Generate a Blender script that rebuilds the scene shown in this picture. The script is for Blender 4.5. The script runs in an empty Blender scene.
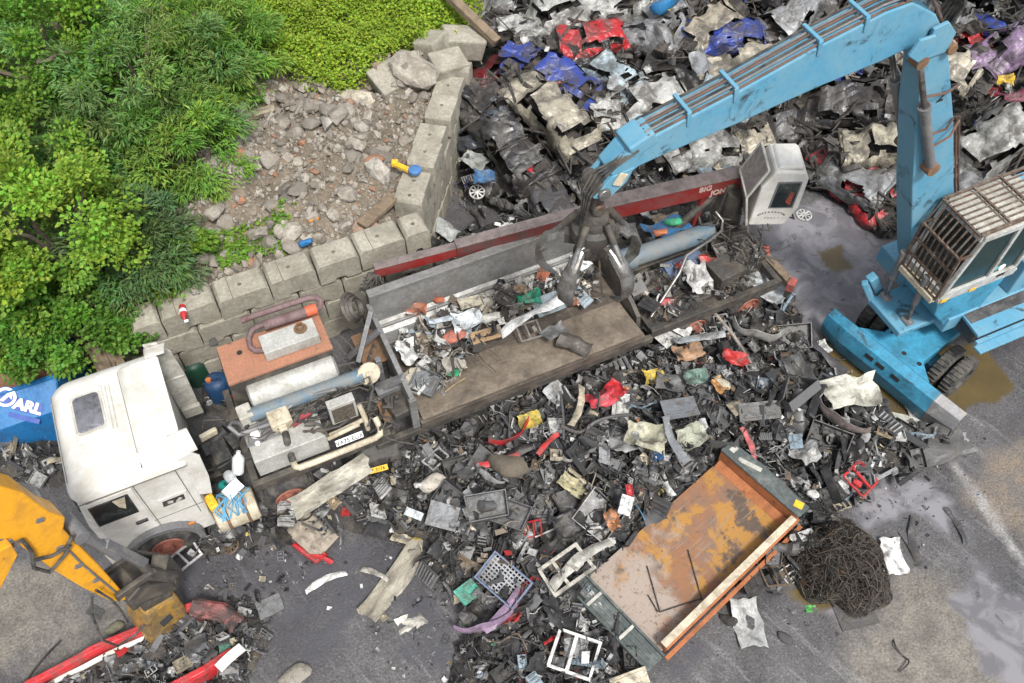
import bpy, math, random
import numpy as np
from mathutils import Vector, Matrix, Euler, noise
random.seed(7); RNG = np.random.default_rng(11)
scene = bpy.context.scene
COL = scene.collection
R = math.radians
# ------------------------------------------------------------------ camera
CAM_H, CAM_P, CAM_F = 17.0, R(54), 900.0
cd = bpy.data.cameras.new("camera"); cam = bpy.data.objects.new("camera", cd); COL.objects.link(cam)
cam.location = (0, 0, CAM_H); cam.rotation_euler = (R(90) - CAM_P, 0, 0)
cd.sensor_width = 36; cd.lens = CAM_F / 1024 * 36; cd.clip_end = 3000; cd.clip_start = .1
scene.camera = cam
def ray(px, py):
    u = (px - 512) / CAM_F; v = (341.5 - py) / CAM_F
    return (u, math.cos(CAM_P) + v * math.sin(CAM_P), -math.sin(CAM_P) + v * math.cos(CAM_P))
def at(px, py, z=0.0):
    """ground plan position of something seen at a photo pixel whose height above the yard is z"""
    r = ray(px, py); t = (z - CAM_H) / r[2]
    return Vector((r[0] * t, r[1] * t, z))
# ------------------------------------------------------------------ mesh builder
def axes(d):
    d = Vector(d).normalized()
    a = Vector((0, 0, 1)) if abs(d.z) < .95 else Vector((1, 0, 0))
    s = d.cross(a).normalized(); return d, s, s.cross(d).normalized()
class MB:
    def __init__(s): s.v = []; s.f = []; s.m = []; s.sm = []
    def add(s, vs, fs, mat=0, smooth=False, M=None):
        b = len(s.v)
        s.v += [tuple(M @ Vector(p)) if M else tuple(p) for p in vs]
        for f in fs:
            s.f.append([b + i for i in f]); s.m.append(mat); s.sm.append(smooth)
        return s
    def box(s, c, d, rot=(0, 0, 0), mat=0):
        M = Matrix.Translation(c) @ Euler(rot).to_matrix().to_4x4()
        x, y, z = d[0] / 2, d[1] / 2, d[2] / 2
        vs = [(-x,-y,-z),(x,-y,-z),(x,y,-z),(-x,y,-z),(-x,-y,z),(x,-y,z),(x,y,z),(-x,y,z)]
        return s.add(vs, [(3,2,1,0),(4,5,6,7),(0,1,5,4),(1,2,6,5),(2,3,7,6),(3,0,4,7)], mat, False, M)
    def b2(s, a, b, mat=0):
        a = Vector(a); b = Vector(b); return s.box((a + b) / 2, [abs(q) for q in (b - a)], (0, 0, 0), mat)
    def bar(s, p, q, w, h, mat=0):
        p = Vector(p); q = Vector(q); d, n, u = axes(q - p); vs = []
        for e in (p, q):
            for i, j in ((-1,-1),(1,-1),(1,1),(-1,1)): vs.append(e + n * (i * w / 2) + u * (j * h / 2))
        return s.add(vs, [(3,2,1,0),(4,5,6,7),(0,1,5,4),(1,2,6,5),(2,3,7,6),(3,0,4,7)], mat)
    def cyl(s, p, q, r0, r1=None, n=14, mat=0, cap=True):
        r1 = r0 if r1 is None else r1
        return s.tube([p, q], [r0, r1], n, mat, cap)
    def tube(s, pts, r, n=8, mat=0, cap=True):
        pts = [Vector(p) for p in pts]; k = len(pts)
        rs = r if isinstance(r, (list, tuple)) else [r] * k
        ref = None; vs = []
        for i, p in enumerate(pts):
            d = (pts[min(i + 1, k - 1)] - pts[max(i - 1, 0)])
            if d.length < 1e-6: d = Vector((0, 0, 1))
            d.normalize()
            if ref is None: _, ref, _ = axes(d)
            ref = (ref - d * ref.dot(d)).normalized(); u = d.cross(ref)
            for j in range(n):
                a = 2 * math.pi * j / n; vs.append(p + (ref * math.cos(a) + u * math.sin(a)) * rs[i])
        fs = [(i*n+j, i*n+(j+1)%n, (i+1)*n+(j+1)%n, (i+1)*n+j) for i in range(k-1) for j in range(n)]
        s.add(vs, fs, mat, True)
        if cap:
            b = len(s.v) - k * n
            s.f.append([b + j for j in range(n)][::-1]); s.f.append([b + (k-1)*n + j for j in range(n)])
            s.m += [mat, mat]; s.sm += [False, False]
        return s
    def prism(s, poly, y0, y1, plane='xz', mat=0):
        def P(a, b, c): return {'xz': (a, c, b), 'xy': (a, b, c), 'yz': (c, a, b)}[plane]
        n = len(poly); vs = [P(a, b, y0) for a, b in poly] + [P(a, b, y1) for a, b in poly]
        fs = [tuple(range(n)), tuple(range(2*n-1, n-1, -1))] + [(i, i+n, (i+1)%n+n, (i+1)%n) for i in range(n)]
        return s.add(vs, fs, mat)
    def lathe(s, prof, c, ax, n=20, mat=0, mats=None):
        d, a, b = axes(ax); c = Vector(c); vs = []
        for h, r in prof:
            for j in range(n):
                t = 2*math.pi*j/n; vs.append(c + d*h + (a*math.cos(t) + b*math.sin(t))*r)
        for i in range(len(prof)-1):
            fs = [(i*n+j, i*n+(j+1)%n, (i+1)*n+(j+1)%n, (i+1)*n+j) for j in range(n)]
            if i == 0: base = len(s.v); s.v += [tuple(p) for p in vs]
            for f in fs: s.f.append([base+q for q in f]); s.m.append(mats[i] if mats else mat); s.sm.append(True)
        return s
    def grid(s, fn, nu, nv, mat=0, smooth=True):
        vs = [fn(i/nu, j/nv) for i in range(nu+1) for j in range(nv+1)]
        fs = [(i*(nv+1)+j, (i+1)*(nv+1)+j, (i+1)*(nv+1)+j+1, i*(nv+1)+j+1) for i in range(nu) for j in range(nv)]
        return s.add(vs, fs, mat, smooth)
    def obj(s, name, mats, parent=None, bevel=0, off=None, solid=0, fix=True):
        me = bpy.data.meshes.new(name)
        vs = s.v if off is None else [(a-off[0], b-off[1], c-off[2]) for a, b, c in s.v]
        me.from_pydata(vs, [], s.f)
        mats = mats if isinstance(mats, (list, tuple)) else [mats]
        for m in mats: me.materials.append(m)
        me.polygons.foreach_set('material_index', s.m); me.polygons.foreach_set('use_smooth', s.sm)
        me.update()
        if any(s.sm): me.set_sharp_from_angle(angle=R(48))
        if fix:
            import bmesh
            bm = bmesh.new(); bm.from_mesh(me); bmesh.ops.recalc_face_normals(bm, faces=bm.faces); bm.to_mesh(me); bm.free()
        o = bpy.data.objects.new(name, me); COL.objects.link(o)
        if parent: o.parent = parent
        if solid:
            md = o.modifiers.new('solid', 'SOLIDIFY'); md.thickness = solid; md.offset = 0
        if bevel:
            md = o.modifiers.new('bevel', 'BEVEL'); md.width = bevel; md.segments = 2; md.limit_method = 'ANGLE'; md.angle_limit = R(35)
        return o
def tag(o, label=None, cat=None, group=None, kind=None):
    if label: o['label'] = label
    if cat: o['category'] = cat
    if group: o['group'] = group
    if kind: o['kind'] = kind
    return o
def empty(name, loc, rz=0, label=None, cat=None, group=None):
    o = bpy.data.objects.new(name, None); COL.objects.link(o); o.location = loc; o.rotation_euler = (0, 0, rz)
    o.empty_display_size = .2
    return tag(o, label, cat, group)
def text_mesh(body, size, thick=.004, bold=0):
    cu = bpy.data.curves.new('lettering', 'FONT'); cu.body = body; cu.size = size; cu.extrude = thick; cu.align_x = 'CENTER'; cu.align_y = 'CENTER'; cu.offset = bold
    t = bpy.data.objects.new('lettering', cu); COL.objects.link(t)
    dg = bpy.context.evaluated_depsgraph_get(); me = bpy.data.meshes.new_from_object(t.evaluated_get(dg))
    bpy.data.objects.remove(t); return me
def text_obj(name, body, size, m, parent, X, Y, loc, bold=0):
    """lettering lying in the plane spanned by X (reading direction) and Y (up of the letters)"""
    me = text_mesh(body, size, .003, bold); me.materials.clear(); me.materials.append(m)
    o = bpy.data.objects.new(name, me); COL.objects.link(o); o.parent = parent
    X = Vector(X).normalized(); Y = Vector(Y); Y = (Y - X*Y.dot(X)).normalized(); Z = X.cross(Y)
    o.matrix_local = Matrix.Translation(loc) @ Matrix((X, Y, Z)).transposed().to_4x4()
    return o
# ------------------------------------------------------------------ materials
def mat(name, col, rough=.6, metal=0., dirt=(.05,.045,.04), amt=.35, scale=2.5, bump=.15, rust=None, rust_amt=0., src=None, fine=.25, spec=.4, dscale=1., edge=.08, coat=0, stretch=None, crinkle=0.):
    m = bpy.data.materials.new(name); m.use_nodes = True; nt = m.node_tree; N = nt.nodes; L = nt.links
    b = N['Principled BSDF']; b.inputs['Roughness'].default_value = rough; b.inputs['Metallic'].default_value = metal
    b.inputs['Specular IOR Level'].default_value = spec; b.inputs['Coat Weight'].default_value = coat
    tc = N.new('ShaderNodeTexCoord'); oi = N.new('ShaderNodeObjectInfo')
    va = N.new('ShaderNodeVectorMath'); va.operation = 'MULTIPLY_ADD'
    cx = N.new('ShaderNodeCombineXYZ')
    for i in range(3): L.new(oi.outputs['Random'], cx.inputs[i])
    L.new(cx.outputs[0], va.inputs[0]); va.inputs[1].default_value = (31, 17, 23)
    if stretch:
        vs_ = N.new('ShaderNodeVectorMath'); vs_.operation = 'MULTIPLY'; L.new(tc.outputs['Object'], vs_.inputs[0]); vs_.inputs[1].default_value = stretch; L.new(vs_.outputs[0], va.inputs[2])
    else: L.new(tc.outputs['Object'], va.inputs[2])
    def noi(s, det=8, ro=.65, dis=0.):
        n = N.new('ShaderNodeTexNoise'); n.inputs['Scale'].default_value = s; n.inputs['Detail'].default_value = det
        n.inputs['Roughness'].default_value = ro; n.inputs['Distortion'].default_value = dis; L.new(va.outputs[0], n.inputs['Vector']); return n
    def rng(o, a, c, to0=0., to1=1.):
        r = N.new('ShaderNodeMapRange'); L.new(o, r.inputs[0])
        for i, q in zip((1, 2, 3, 4), (a, c, to0, to1)): r.inputs[i].default_value = q
        return r.outputs[0]
    def mix(f, a, c, mode='MIX'):
        x = N.new('ShaderNodeMix'); x.data_type = 'RGBA'; x.blend_type = mode
        for s_, q in ((x.inputs[0], f), (x.inputs[6], a), (x.inputs[7], c)):
            if isinstance(q, (int, float)): s_.default_value = q
            elif isinstance(q, tuple): s_.default_value = (*q[:3], 1)
            else: L.new(q, s_)
        return x.outputs[2]
    if src == 'object': base = oi.outputs['Color']
    elif src:
        a = N.new('ShaderNodeAttribute'); a.attribute_name = src; base = a.outputs['Color']
    else: base = tuple(col)
    n1 = noi(scale * dscale, 9, .7, .4); n2 = noi(scale * 9, 5, .6); n3 = noi(scale * .55, 4, .55)
    v2 = rng(n2.outputs[0], .3, .7, 1 - fine, 1 + fine * .6)
    g = N.new('ShaderNodeCombineXYZ')
    for i in range(3): L.new(v2, g.inputs[i])
    c = mix(1., base, g.outputs[0], 'MULTIPLY')
    lo = .72 - .45 * amt
    dm = rng(n1.outputs[0], lo - edge, lo + edge)
    mul = N.new('ShaderNodeMath'); mul.operation = 'MULTIPLY'; L.new(dm, mul.inputs[0]); mul.inputs[1].default_value = min(1., .55 + amt * .5)
    c = mix(mul.outputs[0], c, tuple(dirt))
    if rust:
        nr = noi(scale * 1.3, 10, .72, .6); lo = .74 - .45 * rust_amt
        rm = rng(nr.outputs[0], lo - .05, lo + .05)
        rc = mix(n3.outputs[0], tuple(rust), tuple(q * .45 for q in rust))
        c = mix(rm, c, rc)
    L.new(c, b.inputs['Base Color'])
    rr = rng(n1.outputs[0], .3, .7, max(0, rough - .12), min(1, rough + .2)); L.new(rr, b.inputs['Roughness'])
    if bump:
        bp = N.new('ShaderNodeBump'); bp.inputs['Strength'].default_value = bump; bp.inputs['Distance'].default_value = .03
        ad = N.new('ShaderNodeMath'); ad.operation = 'ADD'; L.new(n1.outputs[0], ad.inputs[0]); L.new(n2.outputs[0], ad.inputs[1])
        L.new(ad.outputs[0], bp.inputs['Height']); L.new(bp.outputs[0], b.inputs['Normal'])
        if crinkle:
            vo = N.new('ShaderNodeTexVoronoi'); vo.feature = 'DISTANCE_TO_EDGE'; vo.inputs['Scale'].default_value = 3.2
            wp = N.new('ShaderNodeVectorMath'); wp.operation = 'MULTIPLY_ADD'; L.new(n1.outputs['Color'], wp.inputs[0]); wp.inputs[1].default_value = (.25,.25,.25); L.new(va.outputs[0], wp.inputs[2]); L.new(wp.outputs[0], vo.inputs['Vector'])
            b2_ = N.new('ShaderNodeBump'); b2_.inputs['Strength'].default_value = crinkle; b2_.inputs['Distance'].default_value = .09; L.new(rng(vo.outputs['Distance'], 0, .22), b2_.inputs['Height']); L.new(b2_.outputs[0], bp.inputs['Normal'])
    return m
RUST = (.16, .055, .02)
M = {}
M['concrete'] = mat('concrete', (.36,.335,.275), .9, dirt=(.15,.135,.105), amt=.48, scale=1.6, bump=.35, fine=.3, edge=.16)
M['white_paint'] = mat('white_paint', (.68,.675,.645), .42, dirt=(.34,.31,.245), amt=.44, scale=1.8, bump=.06, fine=.08, rust=(.12,.075,.045), rust_amt=.10, edge=.2)
M['old_white'] = mat('old_white', (.52,.51,.46), .6, dirt=(.2,.18,.14), amt=.45, scale=3, bump=.12, rust=RUST, rust_amt=.1, edge=.15)
M['black_rubber'] = mat('black_rubber', (.03,.03,.03), .8, dirt=(.11,.10,.085), amt=.5, scale=4, bump=.2)
M['black_paint'] = mat('black_paint', (.025,.025,.027), .5, dirt=(.10,.09,.075), amt=.4, scale=3)
M['dark_steel'] = mat('dark_steel', (.07,.065,.06), .55, .3, dirt=(.15,.13,.10), amt=.4, scale=3, rust=RUST, rust_amt=.22, bump=.25)
M['steel'] = mat('steel', (.30,.30,.29), .42, .4, dirt=(.10,.09,.08), amt=.42, scale=1.6, bump=.15, rust=(.12,.06,.035), rust_amt=.16, edge=.15)
M['worn_steel'] = mat('worn_steel', (.30,.295,.285), .36, .7, dirt=(.07,.06,.05), amt=.46, scale=2.5, bump=.1)
M['mid_grey_steel'] = mat('mid_grey_steel', (.17,.17,.175), .5, .2, dirt=(.3,.28,.25), amt=.3, scale=3, bump=.1)
M['cab_grey'] = mat('cab_grey', (.42,.43,.42), .5, dirt=(.2,.18,.15), amt=.38, scale=3, rust=RUST, rust_amt=.1, bump=.08)
M['blue_paint'] = mat('blue_paint', (.075,.255,.385), .48, dirt=(.18,.305,.36), amt=.45, scale=1.5, bump=.08, rust=(.045,.06,.07), rust_amt=.27, fine=.1, edge=.2)
M['blue_oily'] = mat('blue_oily', (.055,.275,.43), .38, dirt=(.03,.11,.16), amt=.44, scale=1.8, bump=.1, rust=(.05,.045,.04), rust_amt=.25, fine=.2, edge=.12)
M['yellow_paint'] = mat('yellow_paint', (.70,.33,.02), .42, dirt=(.42,.20,.03), amt=.3, scale=2, bump=.06, rust=(.06,.05,.04), rust_amt=.14, fine=.12)
M['yellow_worn'] = mat('yellow_worn', (.42,.24,.05), .5, .2, dirt=(.12,.10,.07), amt=.52, scale=3.5, bump=.15, rust=RUST, rust_amt=.25)
M['red_paint'] = mat('red_paint', (.21,.018,.016), .5, dirt=(.16,.05,.045), amt=.42, scale=2, rust=(.10,.05,.035), rust_amt=.22, bump=.08)
M['dark_red'] = mat('dark_red', (.13,.02,.02), .5, dirt=(.06,.045,.04), amt=.5, scale=3, rust=(.07,.04,.03), rust_amt=.35)
M['bright_red'] = mat('bright_red', (.45,.025,.03), .35, dirt=(.13,.06,.05), amt=.4, scale=3.5, bump=.12, crinkle=.3)
M['orange_primer'] = mat('orange_primer', (.36,.165,.10), .75, dirt=(.25,.13,.085), amt=.5, scale=2.4, bump=.1, rust=(.10,.06,.05), rust_amt=.22, edge=.15)
M['rust_plate'] = mat('rust_plate', (.22,.12,.065), .8, dirt=(.1,.07,.045), amt=.5, scale=3, bump=.3)
M['box_floor'] = mat('box_floor', (.18,.15,.125), .45, .3, dirt=(.035,.03,.026), amt=.5, scale=1.5, bump=.3, rust=(.24,.205,.17), rust_amt=.33, edge=.14, stretch=(.85,1.2,1))
M['flap'] = mat('flap', (.26,.215,.165), .5, .2, dirt=(.06,.048,.038), amt=.48, scale=1.4, bump=.25, rust=(.16,.10,.06), rust_amt=.2, edge=.14)
M['exhaust'] = mat('exhaust', (.17,.115,.115), .7, .1, dirt=(.1,.06,.055), amt=.4, scale=4, rust=RUST, rust_amt=.15)
M['silver_dirty'] = mat('silver_dirty', (.46,.46,.43), .55, .15, dirt=(.2,.19,.16), amt=.42, scale=2.2, bump=.08, rust=RUST, rust_amt=.08, edge=.15)
M['cyl_blue'] = mat('cyl_blue', (.095,.15,.195), .6, dirt=(.17,.175,.165), amt=.55, scale=3, rust=(.12,.08,.06), rust_amt=.2)
M['cream'] = mat('cream', (.50,.45,.34), .6, dirt=(.25,.2,.14), amt=.4, scale=4, rust=RUST, rust_amt=.12)
M['grille'] = mat('grille', (.13,.11,.085), .7, dirt=(.05,.04,.03), amt=.5, scale=20, bump=.5)
M['rim_red'] = mat('rim_red', (.33,.12,.085), .7, dirt=(.16,.07,.05), amt=.45, scale=6, bump=.15)
M['glass'] = mat('glass', (.018,.025,.026), .12, dirt=(.10,.11,.10), amt=.25, scale=2, bump=0, spec=.7)
M['glass_green'] = mat('glass_green', (.012,.03,.03), .08, dirt=(.03,.055,.05), amt=.2, scale=2, bump=0, spec=.2)
M['hatch_glass'] = mat('hatch_glass', (.10,.10,.115), .35, dirt=(.18,.18,.2), amt=.5, scale=5, bump=.05)
M['blue_skip'] = mat('blue_skip', (.015,.135,.34), .5, dirt=(.015,.07,.17), amt=.35, scale=2, rust=RUST, rust_amt=.06)
M['brick_earth'] = mat('brick_earth', (.22,.11,.07), .95, dirt=(.12,.06,.04), amt=.5, scale=5, bump=.6)
M['signal_white'] = mat('signal_white', (.8,.8,.8), .5, amt=.12, bump=0)
M['signal_navy'] = mat('signal_navy', (.03,.07,.30), .5, amt=.1, bump=0)
M['plate_yellow'] = mat('plate_yellow', (.72,.42,.03), .45, amt=.15, bump=0)
M['black_ink'] = mat('black_ink', (.02,.02,.02), .6, amt=.05, bump=0)
M['faded_cream'] = mat('faded_cream', (.5,.38,.33), .6, amt=.3, bump=0)
M['timber'] = mat('timber', (.20,.15,.10), .85, dirt=(.09,.07,.05), amt=.45, scale=4, bump=.3)
M['tip_grey'] = mat('tip_grey', (.08,.095,.092), .5, .1, dirt=(.2,.21,.2), amt=.32, scale=2.5, bump=.08, rust=RUST, rust_amt=.06)
M['scrap_obj'] = mat('scrap_obj', (1,1,1), .42, .05, dirt=(.075,.066,.055), amt=.42, scale=3, bump=.2, src='object', rust=(.11,.055,.03), rust_amt=.06, fine=.25, crinkle=.2, spec=.5)
M['scrap_soft'] = mat('scrap_soft', (1,1,1), .9, 0, dirt=(.09,.08,.065), amt=.34, scale=4, bump=.4, src='object', fine=.3)
M['scrap_mass'] = mat('scrap_mass', (1,1,1), .36, .05, dirt=(.07,.063,.055), amt=.34, spec=.55, scale=5, bump=.1, src='Col', fine=.2)
M['hulk'] = mat('hulk', (1,1,1), .32, .1, dirt=(.05,.044,.038), amt=.5, scale=2.0, bump=.22, src='object', rust=(.10,.06,.038), rust_amt=.12, fine=.2, crinkle=.28, spec=.55)
M['hulk_dark'] = mat('hulk_dark', (.035,.033,.032), .6, .2, dirt=(.12,.10,.08), amt=.4, scale=5, bump=.4, rust=RUST, rust_amt=.15)
M['rock'] = mat('rock', (.33,.30,.26), .95, dirt=(.17,.145,.115), amt=.45, scale=3, bump=.5, src='object', fine=.3)
M['rock_mass'] = mat('rock_mass', (.33,.30,.26), .95, dirt=(.19,.16,.125), amt=.4, scale=3, bump=.4, src='Col', fine=.3)
# ------------------------------------------------------------------ 2-D helpers
def pts_in(poly, X, Y):
    ins = np.zeros(X.shape, bool); n = len(poly)
    for i in range(n):
        x0, y0 = poly[i][:2]; x1, y1 = poly[(i+1) % n][:2]
        c = ((y0 > Y) != (y1 > Y)) & (X < (x1-x0)*(Y-y0)/((y1-y0) or 1e-9)+x0); ins ^= c
    return ins
def edge_dist(poly, X, Y):
    D = np.full(X.shape, 1e9); n = len(poly)
    for i in range(n):
        x0, y0 = poly[i][:2]; x1, y1 = poly[(i+1) % n][:2]; dx, dy = x1-x0, y1-y0; l = dx*dx+dy*dy or 1e-9
        t = np.clip(((X-x0)*dx+(Y-y0)*dy)/l, 0, 1); D = np.minimum(D, np.hypot(X-x0-t*dx, Y-y0-t*dy))
    return D
def sdist(poly, X, Y): return np.where(pts_in(poly, X, Y), 1, -1)*edge_dist(poly, X, Y)
def sstep(a, b, x): t = np.clip((x-a)/(b-a), 0, 1); return t*t*(3-2*t)
_G = np.random.default_rng(5).random((257, 257))
def vn(X, Y, s, oct=4):
    """smooth value noise 0..1"""
    out = 0; amp = 1; tot = 0
    for o in range(oct):
        x = (X*s+37.3*o) % 256; y = (Y*s+11.7*o) % 256; i = np.floor(x).astype(int) % 256; j = np.floor(y).astype(int) % 256
        fx = x-np.floor(x); fy = y-np.floor(y); fx = fx*fx*(3-2*fx); fy = fy*fy*(3-2*fy)
        i2 = (i+1) % 256; j2 = (j+1) % 256
        out = out+amp*((_G[i,j]*(1-fx)+_G[i2,j]*fx)*(1-fy)+(_G[i,j2]*(1-fx)+_G[i2,j2]*fx)*fy); tot += amp; amp *= .5; s *= 2.03
    return out/tot
def pix_poly(pts, z=0): return [tuple(at(a, b, z)[:2]) for a, b in pts]
# ------------------------------------------------------------------ frames of reference
TH = R(25); TO = at(165, 558, 0)               # the lorry's own axes: x towards its rear, y away from the camera
def T2W(x, y, z=0): return Vector((TO.x+x*math.cos(TH)-y*math.sin(TH), TO.y+x*math.sin(TH)+y*math.cos(TH), z))
def W2T(X, Y): dx = X-TO.x; dy = Y-TO.y; return dx*math.cos(TH)+dy*math.sin(TH), -dx*math.sin(TH)+dy*math.cos(TH)
# ------------------------------------------------------------------ node shorthand for the ground
def ground_material():
    m = bpy.data.materials.new('yard_surface'); m.use_nodes = True; nt = m.node_tree; N = nt.nodes; L = nt.links; b = N['Principled BSDF']
    tc = N.new('ShaderNodeTexCoord')
    def noi(s, det=8, ro=.6, dis=0., vec=None):
        n = N.new('ShaderNodeTexNoise'); n.inputs['Scale'].default_value = s; n.inputs['Detail'].default_value = det; n.inputs['Roughness'].default_value = ro
        n.inputs['Distortion'].default_value = dis; L.new(vec or tc.outputs['Object'], n.inputs['Vector']); return n.outputs[0]
    def rng(o, a, c, t0=0., t1=1.):
        r = N.new('ShaderNodeMapRange'); L.new(o, r.inputs[0])
        for i, q in zip((1,2,3,4), (a,c,t0,t1)): r.inputs[i].default_value = q
        return r.outputs[0]
    def mix(f, a, c, mode='MIX', dt='RGBA'):
        x = N.new('ShaderNodeMix'); x.data_type = 'RGBA'; x.blend_type = mode
        for s_, q in ((x.inputs[0], f), (x.inputs[6], a), (x.inputs[7], c)):
            if isinstance(q, (int, float)): s_.default_value = q
            elif isinstance(q, tuple): s_.default_value = (*q[:3], 1)
            else: L.new(q, s_)
        return x.outputs[2]
    def mth(op, a, c):
        x = N.new('ShaderNodeMath'); x.operation = op; x.use_clamp = True
        for s_, q in ((x.inputs[0], a), (x.inputs[1], c)):
            if isinstance(q, (int, float)): s_.default_value = q
            else: L.new(q, s_)
        return x.outputs[0]
    A = N.new('ShaderNodeAttribute'); A.attribute_name = 'mask'; S = N.new('ShaderNodeSeparateColor'); L.new(A.outputs['Color'], S.inputs[0])
    B = N.new('ShaderNodeAttribute'); B.attribute_name = 'mask2'; S2 = N.new('ShaderNodeSeparateColor'); L.new(B.outputs['Color'], S2.inputs[0])
    film, water, oil = S.outputs[0], S.outputs[1], S.outputs[2]; dry, line, earth = S2.outputs[0], S2.outputs[1], S2.outputs[2]
    mp = N.new('ShaderNodeMapping'); mp.vector_type = 'TEXTURE'; mp.inputs['Rotation'].default_value = (0, 0, R(-48)); mp.inputs['Scale'].default_value = (2, .2, 1); L.new(tc.outputs['Object'], mp.inputs[0])
    big = noi(.55, 7, .6, .5); med = noi(2.6, 9, .68, .4); fine = noi(22, 6, .7); streak = noi(1.1, 8, .7, .6, mp.outputs[0])
    c = mix(rng(big, .35, .65), (.052,.05,.052), (.108,.104,.106))
    c = mix(mth('MULTIPLY', rng(med, .46, .62), .7), c, (.055,.051,.052))
    c = mix(mth('MULTIPLY', rng(streak, .54, .68), .55), c, (.20,.195,.195))
    c = mix(dry, c, mix(rng(med, .38, .6), (.22,.195,.16), (.12,.108,.09)))
    c = mix(earth, c, mix(rng(med, .4, .6), (.175,.14,.105), (.12,.105,.095)))
    c = mix(mth('MULTIPLY', line, rng(med, .3, .6, 0, .7)), c, (.32,.31,.30))
    vo = N.new('ShaderNodeTexVoronoi'); vo.inputs['Scale'].default_value = 26; L.new(tc.outputs['Object'], vo.inputs['Vector'])
    grit = rng(vo.outputs['Distance'], .13, .2, 1., 0.)
    c = mix(mth('MULTIPLY', grit, rng(fine, .5, .66)), c, (.36,.35,.33))
    f2 = rng(fine, .3, .7, .45, 1.5); g = N.new('ShaderNodeCombineXYZ')
    for i in range(3): L.new(f2, g.inputs[i])
    c = mix(1., c, g.outputs[0], 'MULTIPLY')
    film_sheen = mth('MULTIPLY', film, rng(med, .36, .42))
    c = mix(film_sheen, c, mix(rng(noi(1.3, 5, .6, 1.2), .42, .58), (.125,.12,.13), (.205,.198,.21)))  # pale lilac paints the sky's sheen into the wet film's base colour
    c = mix(mth('MULTIPLY', oil, rng(med, .33, .56, .25, 1.)), c, mix(rng(med, .4, .6), (.032,.031,.035), (.055,.055,.066)))
    c = mix(water, c, mix(rng(big, .4, .6), (.125,.092,.04), (.085,.065,.033)))
    L.new(c, b.inputs['Base Color'])
    wet = mth('MAXIMUM', film_sheen, water)
    ro = N.new('ShaderNodeMix'); ro.data_type = 'FLOAT'; L.new(wet, ro.inputs[0]); L.new(rng(med, .3, .65, .2, .7), ro.inputs[2]); ro.inputs[3].default_value = .06
    L.new(ro.outputs[0], b.inputs['Roughness']); b.inputs['Specular IOR Level'].default_value = .55
    bp = N.new('ShaderNodeBump'); bp.inputs['Distance'].default_value = .025
    L.new(mth('SUBTRACT', .55, wet), bp.inputs['Strength'])
    ad = N.new('ShaderNodeMath'); ad.operation = 'ADD'; L.new(med, ad.inputs[0]); L.new(fine, ad.inputs[1]); L.new(ad.outputs[0], bp.inputs['Height']); L.new(bp.outputs[0], b.inputs['Normal'])
    return m
def axis(a, b, step, far): return np.concatenate([[-far, -far/4, -far/14, a-22, a-8], np.arange(a, b, step), [b+8, b+22, far/14, far/4, far]])
def sheet(name, xs, ys, zfn, m, attrs=None, keep=None):
    X, Y = np.meshgrid(xs, ys, indexing='ij'); Z = zfn(X, Y); nx, ny = X.shape
    me = bpy.data.meshes.new(name); V = np.stack([X, Y, Z], -1).reshape(-1, 3)
    idx = np.arange(nx*ny).reshape(nx, ny); F = np.stack([idx[:-1,:-1], idx[1:,:-1], idx[1:,1:], idx[:-1,1:]], -1).reshape(-1, 4)
    if keep is not None:
        k = keep(X, Y).reshape(-1); F = F[k[F].any(1)]
        used = np.unique(F); rm = -np.ones(len(V), int); rm[used] = np.arange(len(used)); V = V[used]; F = rm[F]; sel = used
    else: sel = np.arange(len(V))
    me.from_pydata(V.tolist(), [], F.tolist()); me.materials.append(m)
    for an, fn in (attrs or {}).items():
        c = fn(X, Y).reshape(-1, 3)[sel]; a = me.color_attributes.new(an, 'FLOAT_COLOR', 'POINT')
        a.data.foreach_set('color', np.concatenate([c, np.ones((len(c), 1))], 1).astype(np.float32).ravel())
    me.polygons.foreach_set('use_smooth', [True]*len(me.polygons)); me.update()
    o = bpy.data.objects.new(name, me); COL.objects.link(o); return o
P_FILM_SHEEN = [pix_poly([(765,240),(795,205),(850,218),(900,245),(915,290),(890,335),(855,335),(822,325),(800,322),(780,290)]),
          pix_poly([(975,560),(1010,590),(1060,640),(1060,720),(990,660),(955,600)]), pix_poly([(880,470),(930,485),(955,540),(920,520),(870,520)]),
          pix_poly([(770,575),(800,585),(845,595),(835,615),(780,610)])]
P_WATER = [pix_poly([(822,325),(850,345),(880,372),(935,345),(985,345),(1012,385),(975,410),(960,432),(900,430),(860,400),(825,370)]), pix_poly([(818,252),(840,248),(855,268),(838,276),(820,268)]),
           pix_poly([(778,588),(815,578),(842,596),(820,612),(788,606)])]
P_OIL_SHADE = [pix_poly([(190,560),(330,535),(405,560),(390,600),(300,590),(200,585)]), pix_poly([(415,600),(470,610),(470,690),(400,690)]), pix_poly([(700,640),(720,690),(600,700),(650,670)]),pix_poly([(960,330),(1060,325),(1060,352),(1000,362),(975,352)]), pix_poly([(285,620),(330,598),(365,600),(350,640),(300,650)]), pix_poly([(870,285),(905,270),(925,300),(890,318)])]  # oil stains, plus painted shade on the ground under the blue handler's deck
P_EARTH = [pix_poly([(960,440),(1100,430),(1100,590),(1030,560),(985,500)])]
P_DRY = [pix_poly([(-40,545),(60,560),(120,600),(60,640),(20,690),(-60,690)]), pix_poly([(900,560),(960,590),(1010,690),(860,690),(830,640)])]
LINE = [tuple(at(a, b)[:2]) for a, b in ((955,466),(985,505),(1000,530),(1040,585))]
def soft(polys, X, Y, w=.3, nz=.7):
    out = np.zeros(X.shape)
    n = (vn(X+50, Y+50, 1.1)-.5)*2*nz
    for p in polys: out = np.maximum(out, sstep(-w, w, sdist(p, X, Y)+n))
    return out
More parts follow.
